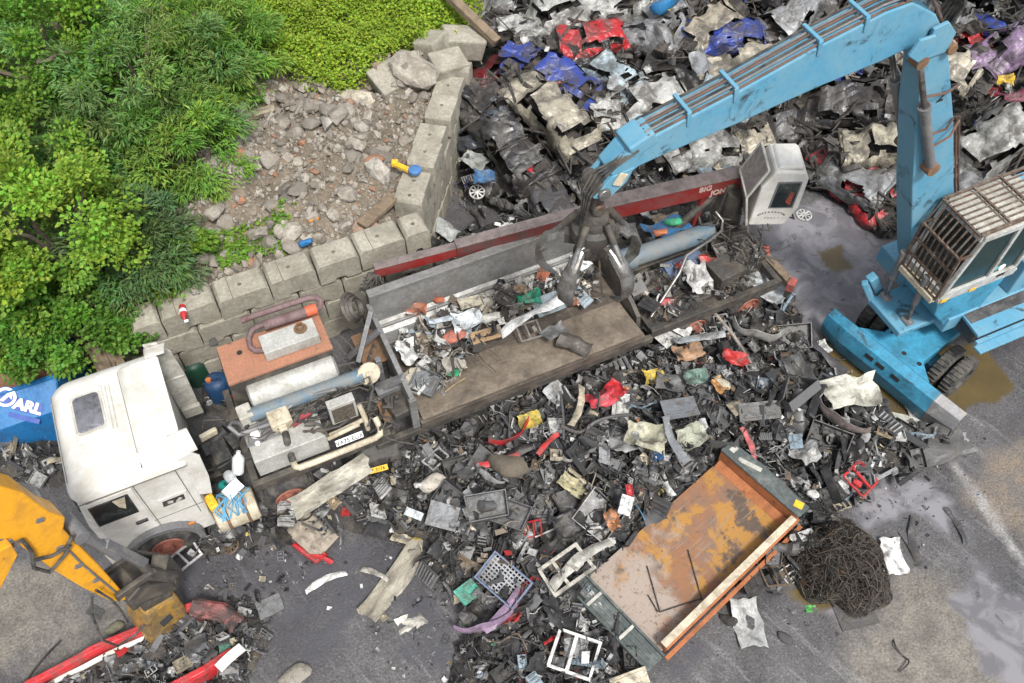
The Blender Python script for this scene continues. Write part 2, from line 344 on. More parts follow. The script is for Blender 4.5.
def line_mask(X, Y):
    D = np.full(X.shape, 1e9)
    for (x0, y0), (x1, y1) in zip(LINE, LINE[1:]):
        dx, dy = x1-x0, y1-y0; t = np.clip(((X-x0)*dx+(Y-y0)*dy)/(dx*dx+dy*dy), 0, 1); D = np.minimum(D, np.hypot(X-x0-t*dx, Y-y0-t*dy))
    return 1-sstep(.05, .2, D+(vn(X, Y, 3)-.5)*.2)
near = lambda X, Y: (np.abs(X) < 40) & (Y < 60)
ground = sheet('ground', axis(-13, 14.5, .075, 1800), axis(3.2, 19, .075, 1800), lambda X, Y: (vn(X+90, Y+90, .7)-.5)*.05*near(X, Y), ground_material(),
    {'mask': lambda X, Y: np.stack([soft(P_FILM_SHEEN, X, Y, .12), soft(P_WATER, X, Y, .05, .3), soft(P_OIL_SHADE, X, Y, .3, .8)*.85], -1)*near(X, Y)[..., None],
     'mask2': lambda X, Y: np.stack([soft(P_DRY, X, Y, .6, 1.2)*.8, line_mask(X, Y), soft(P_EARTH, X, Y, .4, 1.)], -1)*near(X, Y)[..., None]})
tag(ground, kind='structure')
# ------------------------------------------------------------------ the bank behind the block walls
W2A = at(395, 180, 2.4); W2B = at(440, 65, 2.4); W2D = (W2B-W2A).normalized(); W2A = W2A-W2D*.75
def behind(X, Y):
    s, t = W2T(X, Y); dx = X-W2A.x; dy = Y-W2A.y; left = -dx*W2D.y+dy*W2D.x
    return s, np.minimum(t-4.05, left+.45)
P_RUB = pix_poly([(205,290),(160,215),(205,140),(215,85),(270,55),(330,72),(385,58),(440,45),(425,150),(425,215),(320,250)], 2.4)
def bank_z(X, Y):
    s, d = behind(X, Y); soften = np.clip((1.1-s)/2.2, 0, 1)*2.6
    z = 2.1*sstep(0., .25+soften, d-soften*.35)
    r = sstep(-.3, .5, sdist(P_RUB, X, Y))
    z = z+np.clip(d-.6, 0, 8)*.09+r*sstep(.2, 1.2, d)*((vn(X, Y, .75)-.38)*1.9+(vn(X, Y, 3.)-.5)*.5)+(vn(X+9, Y, 1.2)-.5)*.25*sstep(.3, 1.5, d)
    return np.where(d-soften*.35 > 0, z, -.3)
def bz(x, y): return float(bank_z(np.array([x]), np.array([y]))[0])
M['soil'] = mat('soil', (.19,.155,.115), .95, dirt=(.10,.085,.065), amt=.45, scale=2, bump=.7, fine=.4)
bank = sheet('bank', np.concatenate([[-400,-120,-50,-28], np.arange(-18, 1.5, .13)]), np.concatenate([np.arange(8.5, 26, .13), [30, 60, 150, 500]]), bank_z, M['soil'], keep=lambda X, Y: behind(X, Y)[1] > -.15)
tag(bank, kind='structure')
# ------------------------------------------------------------------ templates for rocks, leaves and scrap
class Tp:
    def __init__(s, V, F):
        s.V = np.array(V, float); s.loops = np.array([i for f in F for i in f], np.int32); s.tot = np.array([len(f) for f in F], np.int32)
    def mb(s):
        b = MB(); k = 0; fs = []
        for t in s.tot: fs.append(s.loops[k:k+t].tolist()); k += t
        return b.add(s.V.tolist(), fs)
def mass(name, items, m, smooth=True):
    """items: (template, 3x3 matrix, position, colour) -> ONE object for what nobody could count"""
    Vs, Ls, Ts, Cs = [], [], [], []; b = 0
    for t, A, p, c in items:
        Vs.append(t.V @ np.asarray(A).T+np.asarray(p)); Ls.append(t.loops+b); Ts.append(t.tot); b += len(t.V)
        Cs.append(np.repeat(np.array([[*c, 1.]], np.float32), len(t.V), 0))
    return raw_mesh(name, np.concatenate(Vs), np.concatenate(Ls), np.concatenate(Ts), np.concatenate(Cs), m, None, smooth)
def raw_mesh(name, V, L, T, C, m, parent=None, smooth=False):
    me = bpy.data.meshes.new(name); me.vertices.add(len(V)); me.vertices.foreach_set('co', V.astype(np.float32).ravel())
    me.loops.add(len(L)); me.loops.foreach_set('vertex_index', L.astype(np.int32)); me.polygons.add(len(T))
    st = np.concatenate([[0], np.cumsum(T)[:-1]]).astype(np.int32); me.polygons.foreach_set('loop_start', st); me.polygons.foreach_set('loop_total', T.astype(np.int32))
    a = me.color_attributes.new('Col', 'FLOAT_COLOR', 'POINT'); a.data.foreach_set('color', C.astype(np.float32).ravel())
    me.polygons.foreach_set('use_smooth', np.full(len(T), smooth)); me.materials.append(m); me.update(); me.validate()
    if smooth: me.set_sharp_from_angle(angle=R(42))
    o = bpy.data.objects.new(name, me); COL.objects.link(o)
    if parent: o.parent = parent
    return o
def rotm(e): return np.array(Euler(e).to_matrix())
def rock_tp(seed, n=2, sq=.5):
    import bmesh
    rg = random.Random(seed); bm = bmesh.new(); bmesh.ops.create_icosphere(bm, subdivisions=n, radius=.5)
    o = Vector((rg.uniform(0, 90), rg.uniform(0, 90), 0)); cuts = [(Vector((rg.gauss(0, 1), rg.gauss(0, 1), rg.gauss(0, 1))).normalized(), rg.uniform(.2, .36)) for _ in range(9)]
    for v in bm.verts:
        for n_, d in cuts:
            k = v.co.dot(n_)
            if k > d: v.co -= n_*(k-d)
        v.co *= 1+.10*noise.noise(v.co*3+o); v.co.z *= .75
    V = [tuple(v.co) for v in bm.verts]; F = [[v.index for v in f.verts] for f in bm.faces]; bm.free(); return Tp(V, F)
ROCKS = [rock_tp(i, 2) for i in range(6)]; PEBBLES = [rock_tp(20+i, 1) for i in range(6)]
def sample_poly(poly, n, rg=RNG):
    xs = [p[0] for p in poly]; ys = [p[1] for p in poly]; out = []
    while len(out) < n:
        X = rg.uniform(min(xs), max(xs), 4*n); Y = rg.uniform(min(ys), max(ys), 4*n); k = pts_in(poly, X, Y); out += list(zip(X[k], Y[k]))
    return out[:n]
def rockcol():
    w = random.random()
    if w < .05: return (.30, .15, .09)
    b = random.uniform(.15, .39); return (b, b*.91, b*.78)
items = []
for (x, y) in sample_poly(P_RUB, 9500):
    if behind(x, y)[1] < .35: continue
    s = min(.03+random.expovariate(1/.06), .4)
    items.append((random.choice(PEBBLES), rotm([random.uniform(0, 6) for _ in range(3)])*s, (x, y, bz(x, y)+s*.1), rockcol()))
tag(mass('rubble', items, M['rock_mass'], False), 'small broken stones and soil crumbs covering the rubble bank', kind='stuff')
lump_meshes = []
for i, t in enumerate(ROCKS): o = t.mb().obj('concrete_lump', M['rock']); lump_meshes.append(o.data); bpy.data.objects.remove(o)
def lump(x, y, s, label, group=None, col=None, z=None, sq=(1, 1, 1), rot=None):
    o = bpy.data.objects.new('concrete_lump', random.choice(lump_meshes)); COL.objects.link(o)
    o.location = (x, y, (bz(x, y) if z is None else z)+s*.18); o.scale = (s*sq[0], s*sq[1], s*sq[2]); o.rotation_euler = rot or (random.uniform(-.4, .4), random.uniform(-.4, .4), random.uniform(0, 6))
    o.color = (*(col or rockcol()), 1); return tag(o, label, 'rubble', group)
for (x, y) in sample_poly(P_RUB, 150):
    if behind(x, y)[1] < .6: continue
    lump(x, y, random.uniform(.24, .62), 'grey broken concrete lump lying loose on the rubble bank', 'concrete lumps on the rubble bank')
for px, py, s, lab, sq, col in [(264,73,.65,'round pale boulder at the grass edge of the rubble bank',(1,1,.9),(.42,.4,.36)), (352,88,1.0,'large pale flat-topped slab of rubble below the green weeds',(1.2,.9,.7),(.5,.45,.36)),
    (262,110,.7,'tan broken slab lying in the upper rubble beside the trees',(1.3,.8,.5),(.36,.3,.22)), (378,168,1.0,'tall white-grey upright stone leaning beside the block wall',(.7,.6,1.5),(.46,.43,.38)),
    (365,217,.75,'pinkish brown broken slab lying against the wall corner',(1.2,.8,.5),(.36,.23,.17)), (330,135,.7,'long pale grey stone in the middle of the rubble',(1.5,.6,.6),(.42,.4,.37)),
    (285,50,.6,'flat beige rock half hidden in the green weeds',(1.6,.7,.4),(.44,.37,.3)), (345,48,.6,'flat pink-grey rock surrounded by weeds above the rubble',(1.5,.7,.4),(.42,.35,.3)),
    (405,27,.6,'pale stone slab among weeds near the timber beam',(1.5,.6,.4),(.42,.38,.33)), (415,72,1.25,'big grey concrete block fragment by the rusty beam above the wall',(1.2,1,.8),(.36,.33,.28))]:
    p = at(px, py, 2.6); lump(p.x, p.y, s, lab, None, col, None, sq, (random.uniform(-.2, .2), random.uniform(-.2, .2), random.uniform(0, 3)))
# ------------------------------------------------------------------ foliage
def leaf_mat(name, rough=.55):
    m = bpy.data.materials.new(name); m.use_nodes = True; N = m.node_tree.nodes; L = m.node_tree.links; b = N['Principled BSDF']
    a = N.new('ShaderNodeAttribute'); a.attribute_name = 'Col'; b.inputs['Roughness'].default_value = rough; b.inputs['Specular IOR Level'].default_value = .3
    L.new(a.outputs['Color'], b.inputs['Base Color']); t = N.new('ShaderNodeBsdfTranslucent'); mx = N.new('ShaderNodeMixShader'); mx.inputs[0].default_value = .3
    hs = N.new('ShaderNodeHueSaturation'); hs.inputs['Value'].default_value = 1.5; hs.inputs['Saturation'].default_value = 1.1; L.new(a.outputs['Color'], hs.inputs['Color']); L.new(hs.outputs[0], t.inputs[0])
    L.new(b.outputs[0], mx.inputs[1]); L.new(t.outputs[0], mx.inputs[2]); L.new(mx.outputs[0], N['Material Output'].inputs[0]); return m
M['leaf'] = leaf_mat('leaf')
def leaves(name, P, D, ln, wd, cols, parent=None, fold=.25):
    """P points, D directions the leaves point in; one folded 6-vertex blade each"""
    n = len(P); D = D/np.linalg.norm(D, axis=1, keepdims=True); up = RNG.normal(size=(n, 3))*.45+[0, 0, 1]
    S = np.cross(D, up); S /= np.linalg.norm(S, axis=1, keepdims=True)+1e-9; U = np.cross(S, D); ln = ln[:, None]; wd = wd[:, None]
    V = np.stack([P, P+D*ln*.45+S*wd+U*wd*fold, P+D*ln*.85+S*wd*.45-U*ln*.06, P+D*ln-U*ln*.14, P+D*ln*.85-S*wd*.45-U*ln*.06, P+D*ln*.45-S*wd+U*wd*fold], 1)
    b = (np.arange(n)*6)[:, None]; L = (b+np.array([0, 1, 2, 3, 3, 4, 5, 0])[None]).ravel()
    return raw_mesh(name, V.reshape(-1, 3), L, np.full(2*n, 4), np.repeat(np.concatenate([cols, np.ones((n, 1))], 1), 6, 0), M['leaf'], parent)
def leafcols(n, base, var=.25):
    k = 1+RNG.normal(size=(n, 1))*var*.6; c = np.array(base)[None]*np.clip(k, .45, 1.7); c[:, 0] *= 1+RNG.normal(size=n)*var*.5; return np.clip(c, .004, .6)
M['bark'] = mat('bark', (.16,.125,.095), .9, dirt=(.07,.06,.045), amt=.45, scale=8, bump=.5)
def tree(name, cat, label, px, py, zc, r, rz, kind, col, nclump, per, nl=7):
    c = at(px, py, zc); g = bz(c.x, c.y); g = max(g, 0); root = empty(name, (c.x, c.y, g), 0, label, cat, 'trees and bushes on the bank'); h = zc-g
    rg = np.random.default_rng(int(px*7+py)); cl = []
    while len(cl) < nclump:
        v = rg.normal(size=3); v /= np.linalg.norm(v); q = v*rg.uniform(.45, 1.)**.6*np.array([r, r, rz])
        if q[2] < -rz*.6: continue
        q *= 1+.28*math.sin(v[0]*5+px)*math.cos(v[1]*4+py); cl.append(q+[0, 0, h])
    cl = np.array(cl); P = []; D = []; C = []
    for q in cl:
        rr = rg.uniform(.28, .55)*(r/2)**.3; n = int(per*1.65*rg.uniform(.5, 1.35)); v = rg.normal(size=(n, 3)); v /= np.linalg.norm(v, axis=1, keepdims=True); v[:, 2] = v[:, 2]*.75+.1
        P.append(q+v*rr*rg.uniform(.35, 1, (n, 1))); out = q-[0, 0, h]; out = out/(np.linalg.norm(out)+1e-6)
        D.append(v*.8+out*.5+rg.normal(size=(n, 3))*.5+np.array([0, 0, -.25 if kind == 'narrow' else .05]))
        C.append(leafcols(n, np.array(col)*rg.uniform(.72, 1.3)*np.array([rg.uniform(.85, 1.2), 1, rg.uniform(.8, 1.2)])))
    P = np.concatenate(P); D = np.concatenate(D); C = np.concatenate(C); n = len(P)
    if kind == 'narrow': ln = rg.uniform(.09, .2, n); wd = ln*.13
    else: ln = rg.uniform(.05, .125, n); wd = ln*.42
    leaves('crown', P, D, ln, wd, C, root)
    b = MB(); b.tube([(0, 0, -.2), (.05, .03, h*.35), (-.04, .08, h*.7)], [.16, .12, .08], 8)
    for q in cl[rg.permutation(len(cl))[:nl]]:
        s = Vector((0, .03, h*rg.uniform(.3, .65))); e = Vector(q)*.96; mid = s.lerp(e, .5)+Vector((rg.uniform(-.2, .2), rg.uniform(-.2, .2), .25)); b.tube([s, mid, e], [.06, .04, .012], 6)
    b.obj('trunk', M['bark'], root); return root
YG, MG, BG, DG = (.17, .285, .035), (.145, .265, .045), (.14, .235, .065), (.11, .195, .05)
for a in [('willow_tree', 'tree', 'large willow with long narrow blue-green leaves in the middle of the bank', 140, 85, 4.0, 2.3, 1.7, 'narrow', BG, 95, 130, 12),
    ('willow_tree', 'tree', 'fresh green willow reaching over the top edge of the rubble', 212, 45, 3.7, 1.75, 1.4, 'narrow', MG, 75, 125),
    ('broadleaf_tree', 'tree', 'round-leaved yellow-green tree in the upper corner with a bare branch', 30, 45, 4.8, 2.1, 1.5, 'round', (.12,.24,.03), 85, 150),
    ('maple_tree', 'tree', 'bright yellow-green maple in the left corner above the blue skip', 40, 222, 4.1, 1.95, 1.6, 'round', YG, 90, 165),
    ('willow_tree', 'tree', 'willow lobe hanging over the side of the rubble by the ladder', 180, 140, 3.4, 1.35, 1.1, 'narrow', MG, 60, 120),
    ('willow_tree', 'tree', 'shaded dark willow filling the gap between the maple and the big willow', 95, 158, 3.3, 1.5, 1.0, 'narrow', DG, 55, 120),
    ('grey_bush', 'bush', 'dull grey-green bush below the ladder with fine dense leaves', 125, 250, 2.9, 1.4, .9, 'narrow', (.09,.15,.055), 62, 130),
    ('leafy_bush', 'bush', 'bright green bush with broad leaves right above the lorry cab', 68, 318, 2.3, 1.25, .9, 'round', (.10,.22,.03), 62, 130),
    ('leafy_bush', 'bush', 'small lime green bush at the end of the block wall', 178, 256, 2.6, .75, .5, 'round', (.15,.27,.035), 30, 90),
    ('leafy_bush', 'bush', 'low green bush above the blue skip at the side of the yard', 0, 300, 2.5, 1.1, .8, 'round', (.11,.23,.03), 55, 130),
    ('leafy_bush', 'bush', 'low bush climbing over old timbers behind the cab', 128, 315, 2.1, .6, .45, 'round', (.11,.23,.035), 24, 90),
    ('nettle_bush', 'bush', 'tall nettle clump between the two willows and the weeds', 235, 85, 2.8, .8, .6, 'narrow', (.11,.24,.03), 28, 100)]: tree(*a)
# bare branch
p = at(52, 55, 5.4); b = MB(); b.tube([(0,0,0),(.3,-.05,.1),(.55,.1,.2),(.75,0,.22)], [.05,.04,.03,.012], 6); b.tube([(.5,.08,.18),(.6,-.15,.3)], [.025,.01], 5)
o = b.obj('bare_branch', M['bark']); o.location = p-Vector((.3, .1, .1)); tag(o, 'grey bare dead branch sticking out of the round-leaved tree', 'branch')
def cover(name, poly, n, hmax, base, ln, label, dens=None):
    pts = np.array(sample_poly(poly, n)); z = bank_z(pts[:, 0], pts[:, 1]); k = z > -.2; pts = pts[k]; z = z[k]
    if dens is not None: k = RNG.random(len(pts)) < dens(pts[:, 0], pts[:, 1]); pts = pts[k]; z = z[k]
    n = len(pts); hh = vn(pts[:, 0], pts[:, 1], 1.6)*hmax*RNG.random(n)**.6; P = np.column_stack([pts, z+hh+.01])
    D = RNG.normal(size=(n, 3))*[1, 1, .35]; C = leafcols(n, base)*(.75+.55*vn(pts[:, 0], pts[:, 1], .9))[:, None]
    l = RNG.uniform(ln[0], ln[1], n); return tag(leaves(name, P, D, l, l*.42, C), label, kind='stuff')
P_GRASS = pix_poly([(205,-40),(215,90),(268,70),(300,80),(338,85),(385,62),(410,42),(455,48),(486,22),(480,-60),(300,-80)], 2.7)
cover('weeds', P_GRASS, 75000, 1.2, (.21,.30,.028), (.035,.10), 'bright green low weeds covering the top of the bank')
P_UNDER = pix_poly([(-60,-60),(255,-60),(225,90),(215,150),(170,200),(195,270),(125,312),(100,350),(-30,372),(-60,200)], 2.3)
cover('undergrowth', P_UNDER, 15000, .6, (.09,.2,.03), (.08,.18), 'green undergrowth beneath the trees')
cover('sparse_weeds', pix_poly([(165,215),(215,270),(320,240),(300,215),(230,235),(190,190)], 2.3), 2600, .25, (.13,.24,.03), (.05,.12), 'scattered weeds along the edge of the rubble', lambda X, Y: sstep(.5, .62, vn(X, Y, 1.3)))
# ------------------------------------------------------------------ block walls
def block_mesh(Ln, dep, h, groove, tilt=0):
    b = MB(); c = Ln/2; q = min(.2, Ln*.16); prof = [(0,0),(c-q,0),(c-q*.6,.085),(c+q*.6,.085),(c+q,0),(Ln,0),(Ln,h*.86),(Ln-.06,h),(.06,h),(0,h*.86)]
    b.prism(prof, 0, dep, 'xz')
    if groove: b.b2((groove,-.002,h-.028),(groove+.035,dep+.002,h+.001),1)
    b.cyl((c,dep*.5,h-.02),(c,dep*.5,h+.003),.05,n=10,mat=1)
    return b
M['joint_dark'] = mat('joint_dark', (.13,.115,.09), .95, amt=.3)
ORD = ['first','second','third','fourth','fifth','sixth','seventh','eighth']
def wall(frame, xs, rows, depth, off, name_side, start, hh=.6):
    for r in range(rows):
        z0 = r*hh; e = xs if r % 2 == rows % 2 else [xs[0]]+[(a+c)/2 for a, c in zip(xs, xs[1:])]+[xs[-1]]
        if r == 0: e = [xs[0]]+[(a*.7+c*.3) for a, c in zip(xs, xs[1:])]+[xs[-1]]
        e = [e[0]]+[q for q in e[1:-1] if q-e[0] > .35 and e[-1]-q > .3]+[e[-1]]
        lev = ['bottom','lower','upper','top'][r]
        for i, (a, c) in enumerate(zip(e, e[1:])):
            Ln = c-a-.025; o = block_mesh(Ln, depth, hh-.012, Ln*.28 if (Ln > 1 and r == rows-1) else 0).obj('concrete_block', [M['concrete'], M['joint_dark']], None, .03)
            dz = off(i, r, (a+c)/2); o.matrix_world = frame @ Matrix.Translation((a, -dz*.6+random.uniform(-.03, .03), z0+dz)) @ Matrix.Rotation(random.uniform(-.018, .018), 4, 'Z') @ Matrix.Rotation(random.uniform(-.012, .012), 4, 'Y')
            tag(o, f'{ORD[i]} interlocking concrete block in the {lev} course of the {name_side}, from {start}', 'concrete block', 'interlocking blocks of the yard walls')
F1 = Matrix.Translation(TO) @ Matrix.Rotation(TH, 4, 'Z') @ Matrix.Translation((0, 3.82, 0))
wall(F1, [.91, 2.08, 3.22, 4.3, 5.28, 6.22, 7.4], 4, .62, lambda i, r, x: (.0 if r < 3 else (.13 if x > 6.2 else (.09 if 4.3 < x < 5.28 else 0))), 'long wall', 'the cab end')
ang2 = math.atan2(W2D.y, W2D.x)
F2 = Matrix.Translation((W2A.x, W2A.y, 0)) @ Matrix.Rotation(ang2, 4, 'Z') @ Matrix.Translation((0, -.72, 0))
wall(F2, [.0, .78, 1.6, 2.5, 3.4, 4.35, 5.2], 4, .66, lambda i, r, x: (0 if r < 3 else [.18, .05, .2, -.05, .12, 0][i % 6]), 'side wall', 'the corner')
for px, py, z, d, rot, lab in [(447,62,2.6,(.9,.7,.6),(.2,.1,.5),'tilted concrete block on top of the far end of the side wall'), (432,42,2.7,(.8,.65,.6),(-.25,.1,1.1),'pale concrete block perched at the weed edge near the wall end'),
    (462,38,2.4,(1.1,.7,.65),(.1,.25,.3),'largest loose concrete block beneath the timber beam'), (458,82,1.6,(.7,.5,.5),(.4,.2,.9),'small broken concrete block sliding down into the scrap'), (392,75,2.6,(1.0,.9,.5),(.2,-.15,.6),'flat square concrete cap lying on the rubble by the dark beam')]:
    p = at(px, py, z); b = MB(); b.box((0,0,0), d); o = b.obj('loose_concrete_block', M['concrete'], None, .05); o.location = (p.x, p.y, z-.15); o.rotation_euler = rot; tag(o, lab, 'concrete block')
def beam(px0, py0, z0, px1, py1, z1, w, h, m, name, lab, cat):
    a = at(px0, py0, z0); c = at(px1, py1, z1); b = MB(); b.bar((0,0,0), c-a, w, h); o = b.obj(name, m, None, .015); o.location = a; return tag(o, lab, cat)
beam(445,-8,3.2,497,42,2.4,.26,.18,M['timber'],'timber_baulk','long weathered timber beam lying at the corner of the weeds','timber')
beam(375,64,2.7,400,92,2.35,.3,.2,M['timber'],'timber_baulk','short dark brown beam propped beside the concrete cap','timber')
beam(362,226,2.45,394,196,2.5,.3,.12,M['timber'],'timber_plank','brown plank lying on the rubble behind the wall corner','timber')
# ------------------------------------------------------------------ white tractor unit
def wheel(parent, name, c, ax, r=.5, w=.3, rim='rim_red', off=None):
    """tyre and rim; c = centre of the OUTER face, ax = outward direction"""
    ax = Vector(ax).normalized(); c = Vector(c)
    t = MB(); t.lathe([(-w,.55*r),(-w,.8*r),(-w*.93,.94*r),(-w*.8,r),(-w*.2,r),(-w*.07,.94*r),(0,.8*r),(.01,.7*r),(-.02,.57*r),(-.05,.55*r)], c, ax, 28)
    for k in range(28):
        a = 2*math.pi*k/28; d, s, u = axes(ax); p = c+(s*math.cos(a)+u*math.sin(a))*(r*.995)-ax*(w*.5); b = MB()
        t.bar(p-ax*w*.34, p+ax*w*.34, .05, .03)
    to = t.obj(name, M['black_rubber'], parent, off=off); tag(to)
    q = MB(); q.lathe([(-.02,.58*r),(.005,.54*r),(-.03,.5*r),(-.07,.45*r),(-.055,.3*r),(-.05,.22*r),(.03,.2*r),(.04,.13*r),(.04,0.001)], c, ax, 20)
    d, s, u = axes(ax)
    for k in range(8):
        a = 2*math.pi*k/8; p = c+(s*math.cos(a)+u*math.sin(a))*(r*.38); q.cyl(p-ax*.07, p-ax*.03, .028, n=6)
    q.obj('rim', M[rim], to, off=off); return to
def rrect(x0, x1, y0, y1, r0, r1, z, n=5):
    """plan-view rounded rectangle, r0 at x0 corners, r1 at x1 corners"""
    out = []
    for cx, cy, r, a0 in ((x1-r1, y1-r1, r1, 0), (x0+r0, y1-r0, r0, 90), (x0+r0, y0+r0, r0, 180), (x1-r1, y0+r1, r1, 270)):
        for k in range(n): a = R(a0+90*k/(n-1)); out.append((cx+r*math.cos(a), cy+r*math.sin(a), z))
    return out
def loft(b, rings, mat=0, smooth=True, cap0=False, cap1=True):
    n = len(rings[0]); vs = [p for r in rings for p in r]
    b.add(vs, [(i*n+j, i*n+(j+1)%n, (i+1)*n+(j+1)%n, (i+1)*n+j) for i in range(len(rings)-1) for j in range(n)], mat, smooth)
    base = len(b.v)-len(vs)
    if cap1: b.f.append([base+(len(rings)-1)*n+j for j in range(n)]); b.m.append(mat); b.sm.append(False)
    if cap0: b.f.append([base+j for j in range(n)][::-1]); b.m.append(mat); b.sm.append(False)
    return b
OT = (.3, 1.25, 0)
tr = empty('tractor_unit', T2W(*OT), TH, 'dirty white sleeper cab lorry tractor with a grey roof hatch beside the block wall', 'lorry')
b = MB()
loft(b, [rrect(-.72,1.18,0,2.55,.16,.05,.55), rrect(-.76,1.18,0,2.55,.2,.05,1.0), rrect(-.76,1.2,0,2.55,.22,.05,1.9), rrect(-.67,1.26,.02,2.53,.3,.06,2.75), rrect(-.66,1.28,.0,2.55,.32,.06,2.86),
         rrect(-.70,1.3,-.03,2.58,.34,.06,2.88), rrect(-.70,1.3,-.03,2.58,.34,.06,2.93), rrect(-.65,1.3,.02,2.53,.3,.08,3.02), rrect(-.60,1.3,.07,2.48,.32,.1,3.12), rrect(-.52,1.3,.16,2.39,.32,.1,3.2), rrect(-.42,1.29,.30,2.25,.2,.1,3.255), rrect(-.38,1.28,.36,2.19,.2,.1,3.265)])
cabo = b.obj('cab', M['white_paint'], tr, .012, OT)
# roof detail: raised deflector, seams, hatch
b = MB(); loft(b, [rrect(.62,1.34,.3,2.25,.03,.06,3.258), rrect(.66,1.36,.33,2.22,.04,.06,3.32), rrect(.8,1.38,.4,2.15,.1,.06,3.40)]); b.obj('roof_deflector', M['white_paint'], tr, .01, OT)
b = MB(); loft(b, [rrect(-.30,.60,.42,.98,.06,.06,3.262), rrect(-.26,.56,.46,.94,.06,.06,3.285)]); loft(b, [rrect(-.30,.3,.92,2.05,.06,.06,3.26), rrect(-.28,.28,.96,2.02,.06,.06,3.30)]); b.obj('roof_panel', M['white_paint'], tr, .006, OT)
b = MB(); loft(b, [rrect(-.27,.26,1.05,1.93,.09,.09,3.30), rrect(-.27,.26,1.05,1.93,.09,.09,3.325)]); hf = b.obj('roof_hatch', M['old_white'], tr, .006, OT)
b = MB(); loft(b, [rrect(-.235,.225,1.09,1.89,.08,.08,3.32), rrect(-.22,.21,1.11,1.87,.08,.08,3.345)]); b.obj('hatch_pane', M['hatch_glass'], hf, 0, OT)
b = MB()
for x in (.33,.40): b.bar((x,1.0,3.268),(x+.02,2.0,3.268),.02,.014)
b.bar((.61,.05,3.2),(.61,2.5,3.2),.012,.0); 
b.obj('roof_rail', M['old_white'], tr, 0, OT)
# side fairings behind the cab (the far one weathered) and panel seams
b = MB(); b.prism([(1.2,.95),(1.58,.9),(1.62,2.2),(1.58,3.0),(1.42,3.36),(1.18,3.42),(1.2,2.9)], 2.46, 2.51); b.bar((1.22,2.45,2.2),(1.6,2.45,2.2),.03,.05); b.box((1.42,2.42,1.05),(.38,.1,.3)); b.obj('side_fairing', M['old_white'], tr, .012, OT)
b = MB(); b.prism([(1.18,1.75),(1.40,1.62),(1.50,2.2),(1.54,2.95),(1.42,3.16),(1.18,3.12)], .02, .07); b.obj('side_fairing', M['white_paint'], tr, .012, OT)
b = MB(); b.grid(lambda u, v: (1.16+.40*u-.05*u*v, .06+.34*v, 3.08+.04*u+.30*math.sin(v*1.57)*(1-.15*u)), 4, 6); b.obj('fairing_shoulder', M['white_paint'], tr, 0, OT, .02); b = MB(); b.grid(lambda u, v: (1.16+.40*u-.05*u*v, 2.49-.34*v, 3.3+.0*u+.12*math.sin(v*1.57)*(1-.15*u)), 4, 6); b.obj('fairing_shoulder', M['white_paint'], tr, 0, OT, .02)
M['seam'] = mat('seam', (.13,.12,.10), .8, amt=.2, bump=0)
b = MB()
b.bar((-.66,-.034,2.905),(1.28,-.034,2.905),.012,.018); b.bar((.61,.34,3.265),(.61,2.2,3.265),.012,.006); b.bar((.62,.34,3.262),(.9,.1,3.13),.012,.012); b.bar((-.60,.3,3.19),(-.60,2.2,3.19),.012,.01)
for x in (.32,1.06): b.bar((x,-.004,1.2),(x,-.004,2.84),.006,.014)
b.bar((-.6,-.004,1.5),(1.18,-.004,1.5),.014,.006); b.obj('panel_seam', M['seam'], tr, 0, OT)
# doors, windows, vents, arch
b = MB(); b.prism([(-.6,1.0),(.28,1.0),(.28,2.8),(-.53,2.8)], -.012, .01); dr = b.obj('door', M['white_paint'], tr, .006, OT)
b = MB(); b.prism([(-.55,2.02),(.16,2.02),(.18,2.70),(-.50,2.70)], -.028, .0); b.obj('window_frame', M['black_paint'], dr, .004, OT)
b = MB(); b.prism([(-.52,2.05),(.13,2.05),(.15,2.67),(-.48,2.67)], -.032, .0); b.obj('window', M['glass'], dr, 0, OT)
b = MB(); b.add([(-.1,-.036,2.67),(.12,-.036,2.67),(.02,-.036,2.3),(-.06,-.036,2.42)],[(0,1,2,3)]); b.obj('torn_blind', M['cream'], dr, 0, OT, .004)
b = MB(); b.bar((-.01,-.03,1.68),(.2,-.03,1.68),.05,.07); b.obj('handle', M['black_paint'], dr, .01, OT)
b = MB(); b.prism([(.5,1.78),(1.0,1.78),(1.04,2.12),(.52,2.12)], -.02, .0); b.obj('side_locker', M['white_paint'], tr, .006, OT)
b = MB(); b.prism([(.55,1.86),(.95,1.86),(.97,2.04),(.58,2.04)], -.026, .0); b.box((.7,-.03,1.95),(.1,.02,.06),(0,.3,0),1); b.box((.85,-.03,1.93),(.06,.02,.12),(0,.8,0),1); b.obj('vent', [M['black_paint'],M['old_white']], tr, 0, OT)
b = MB(); pr_ = []
for rr in (.62, .74):
    pts = [(.2+rr*math.cos(R(a)), .55+rr*math.sin(R(a))) for a in range(-5, 186, 12)]; pr_.append(pts)
n = len(pr_[0])
b.prism(pr_[1]+pr_[0][::-1], -.15, .06); b.obj('wheel_arch', M['mid_grey_steel'], tr, .01, OT)
b = MB(); b.prism([(.2+.64*math.cos(R(a)), .55+.64*math.sin(R(a))) for a in range(-30, 211, 12)], -.006, .0); b.obj('arch_liner', M['black_paint'], tr, 0, OT)
b = MB(); b.box((.82,-.105,1.08),(.12,.02,.07),(0,.3,0)); b.obj('side_marker', mat('marker_orange',(.6,.2,.03),.4), tr, .01, OT)
wheel(tr, 'wheel', (.2,-.10,.5), (0,-1,0), .53, .3, off=OT); wheel(tr, 'wheel', (.2,2.58,.5), (0,1,0), .52, .3, off=OT)
for y, a in ((-.08,-1),(2.6,1)): wheel(tr, 'wheel', (2.67,y,.5), (0,a,0), .53, .55, off=OT)
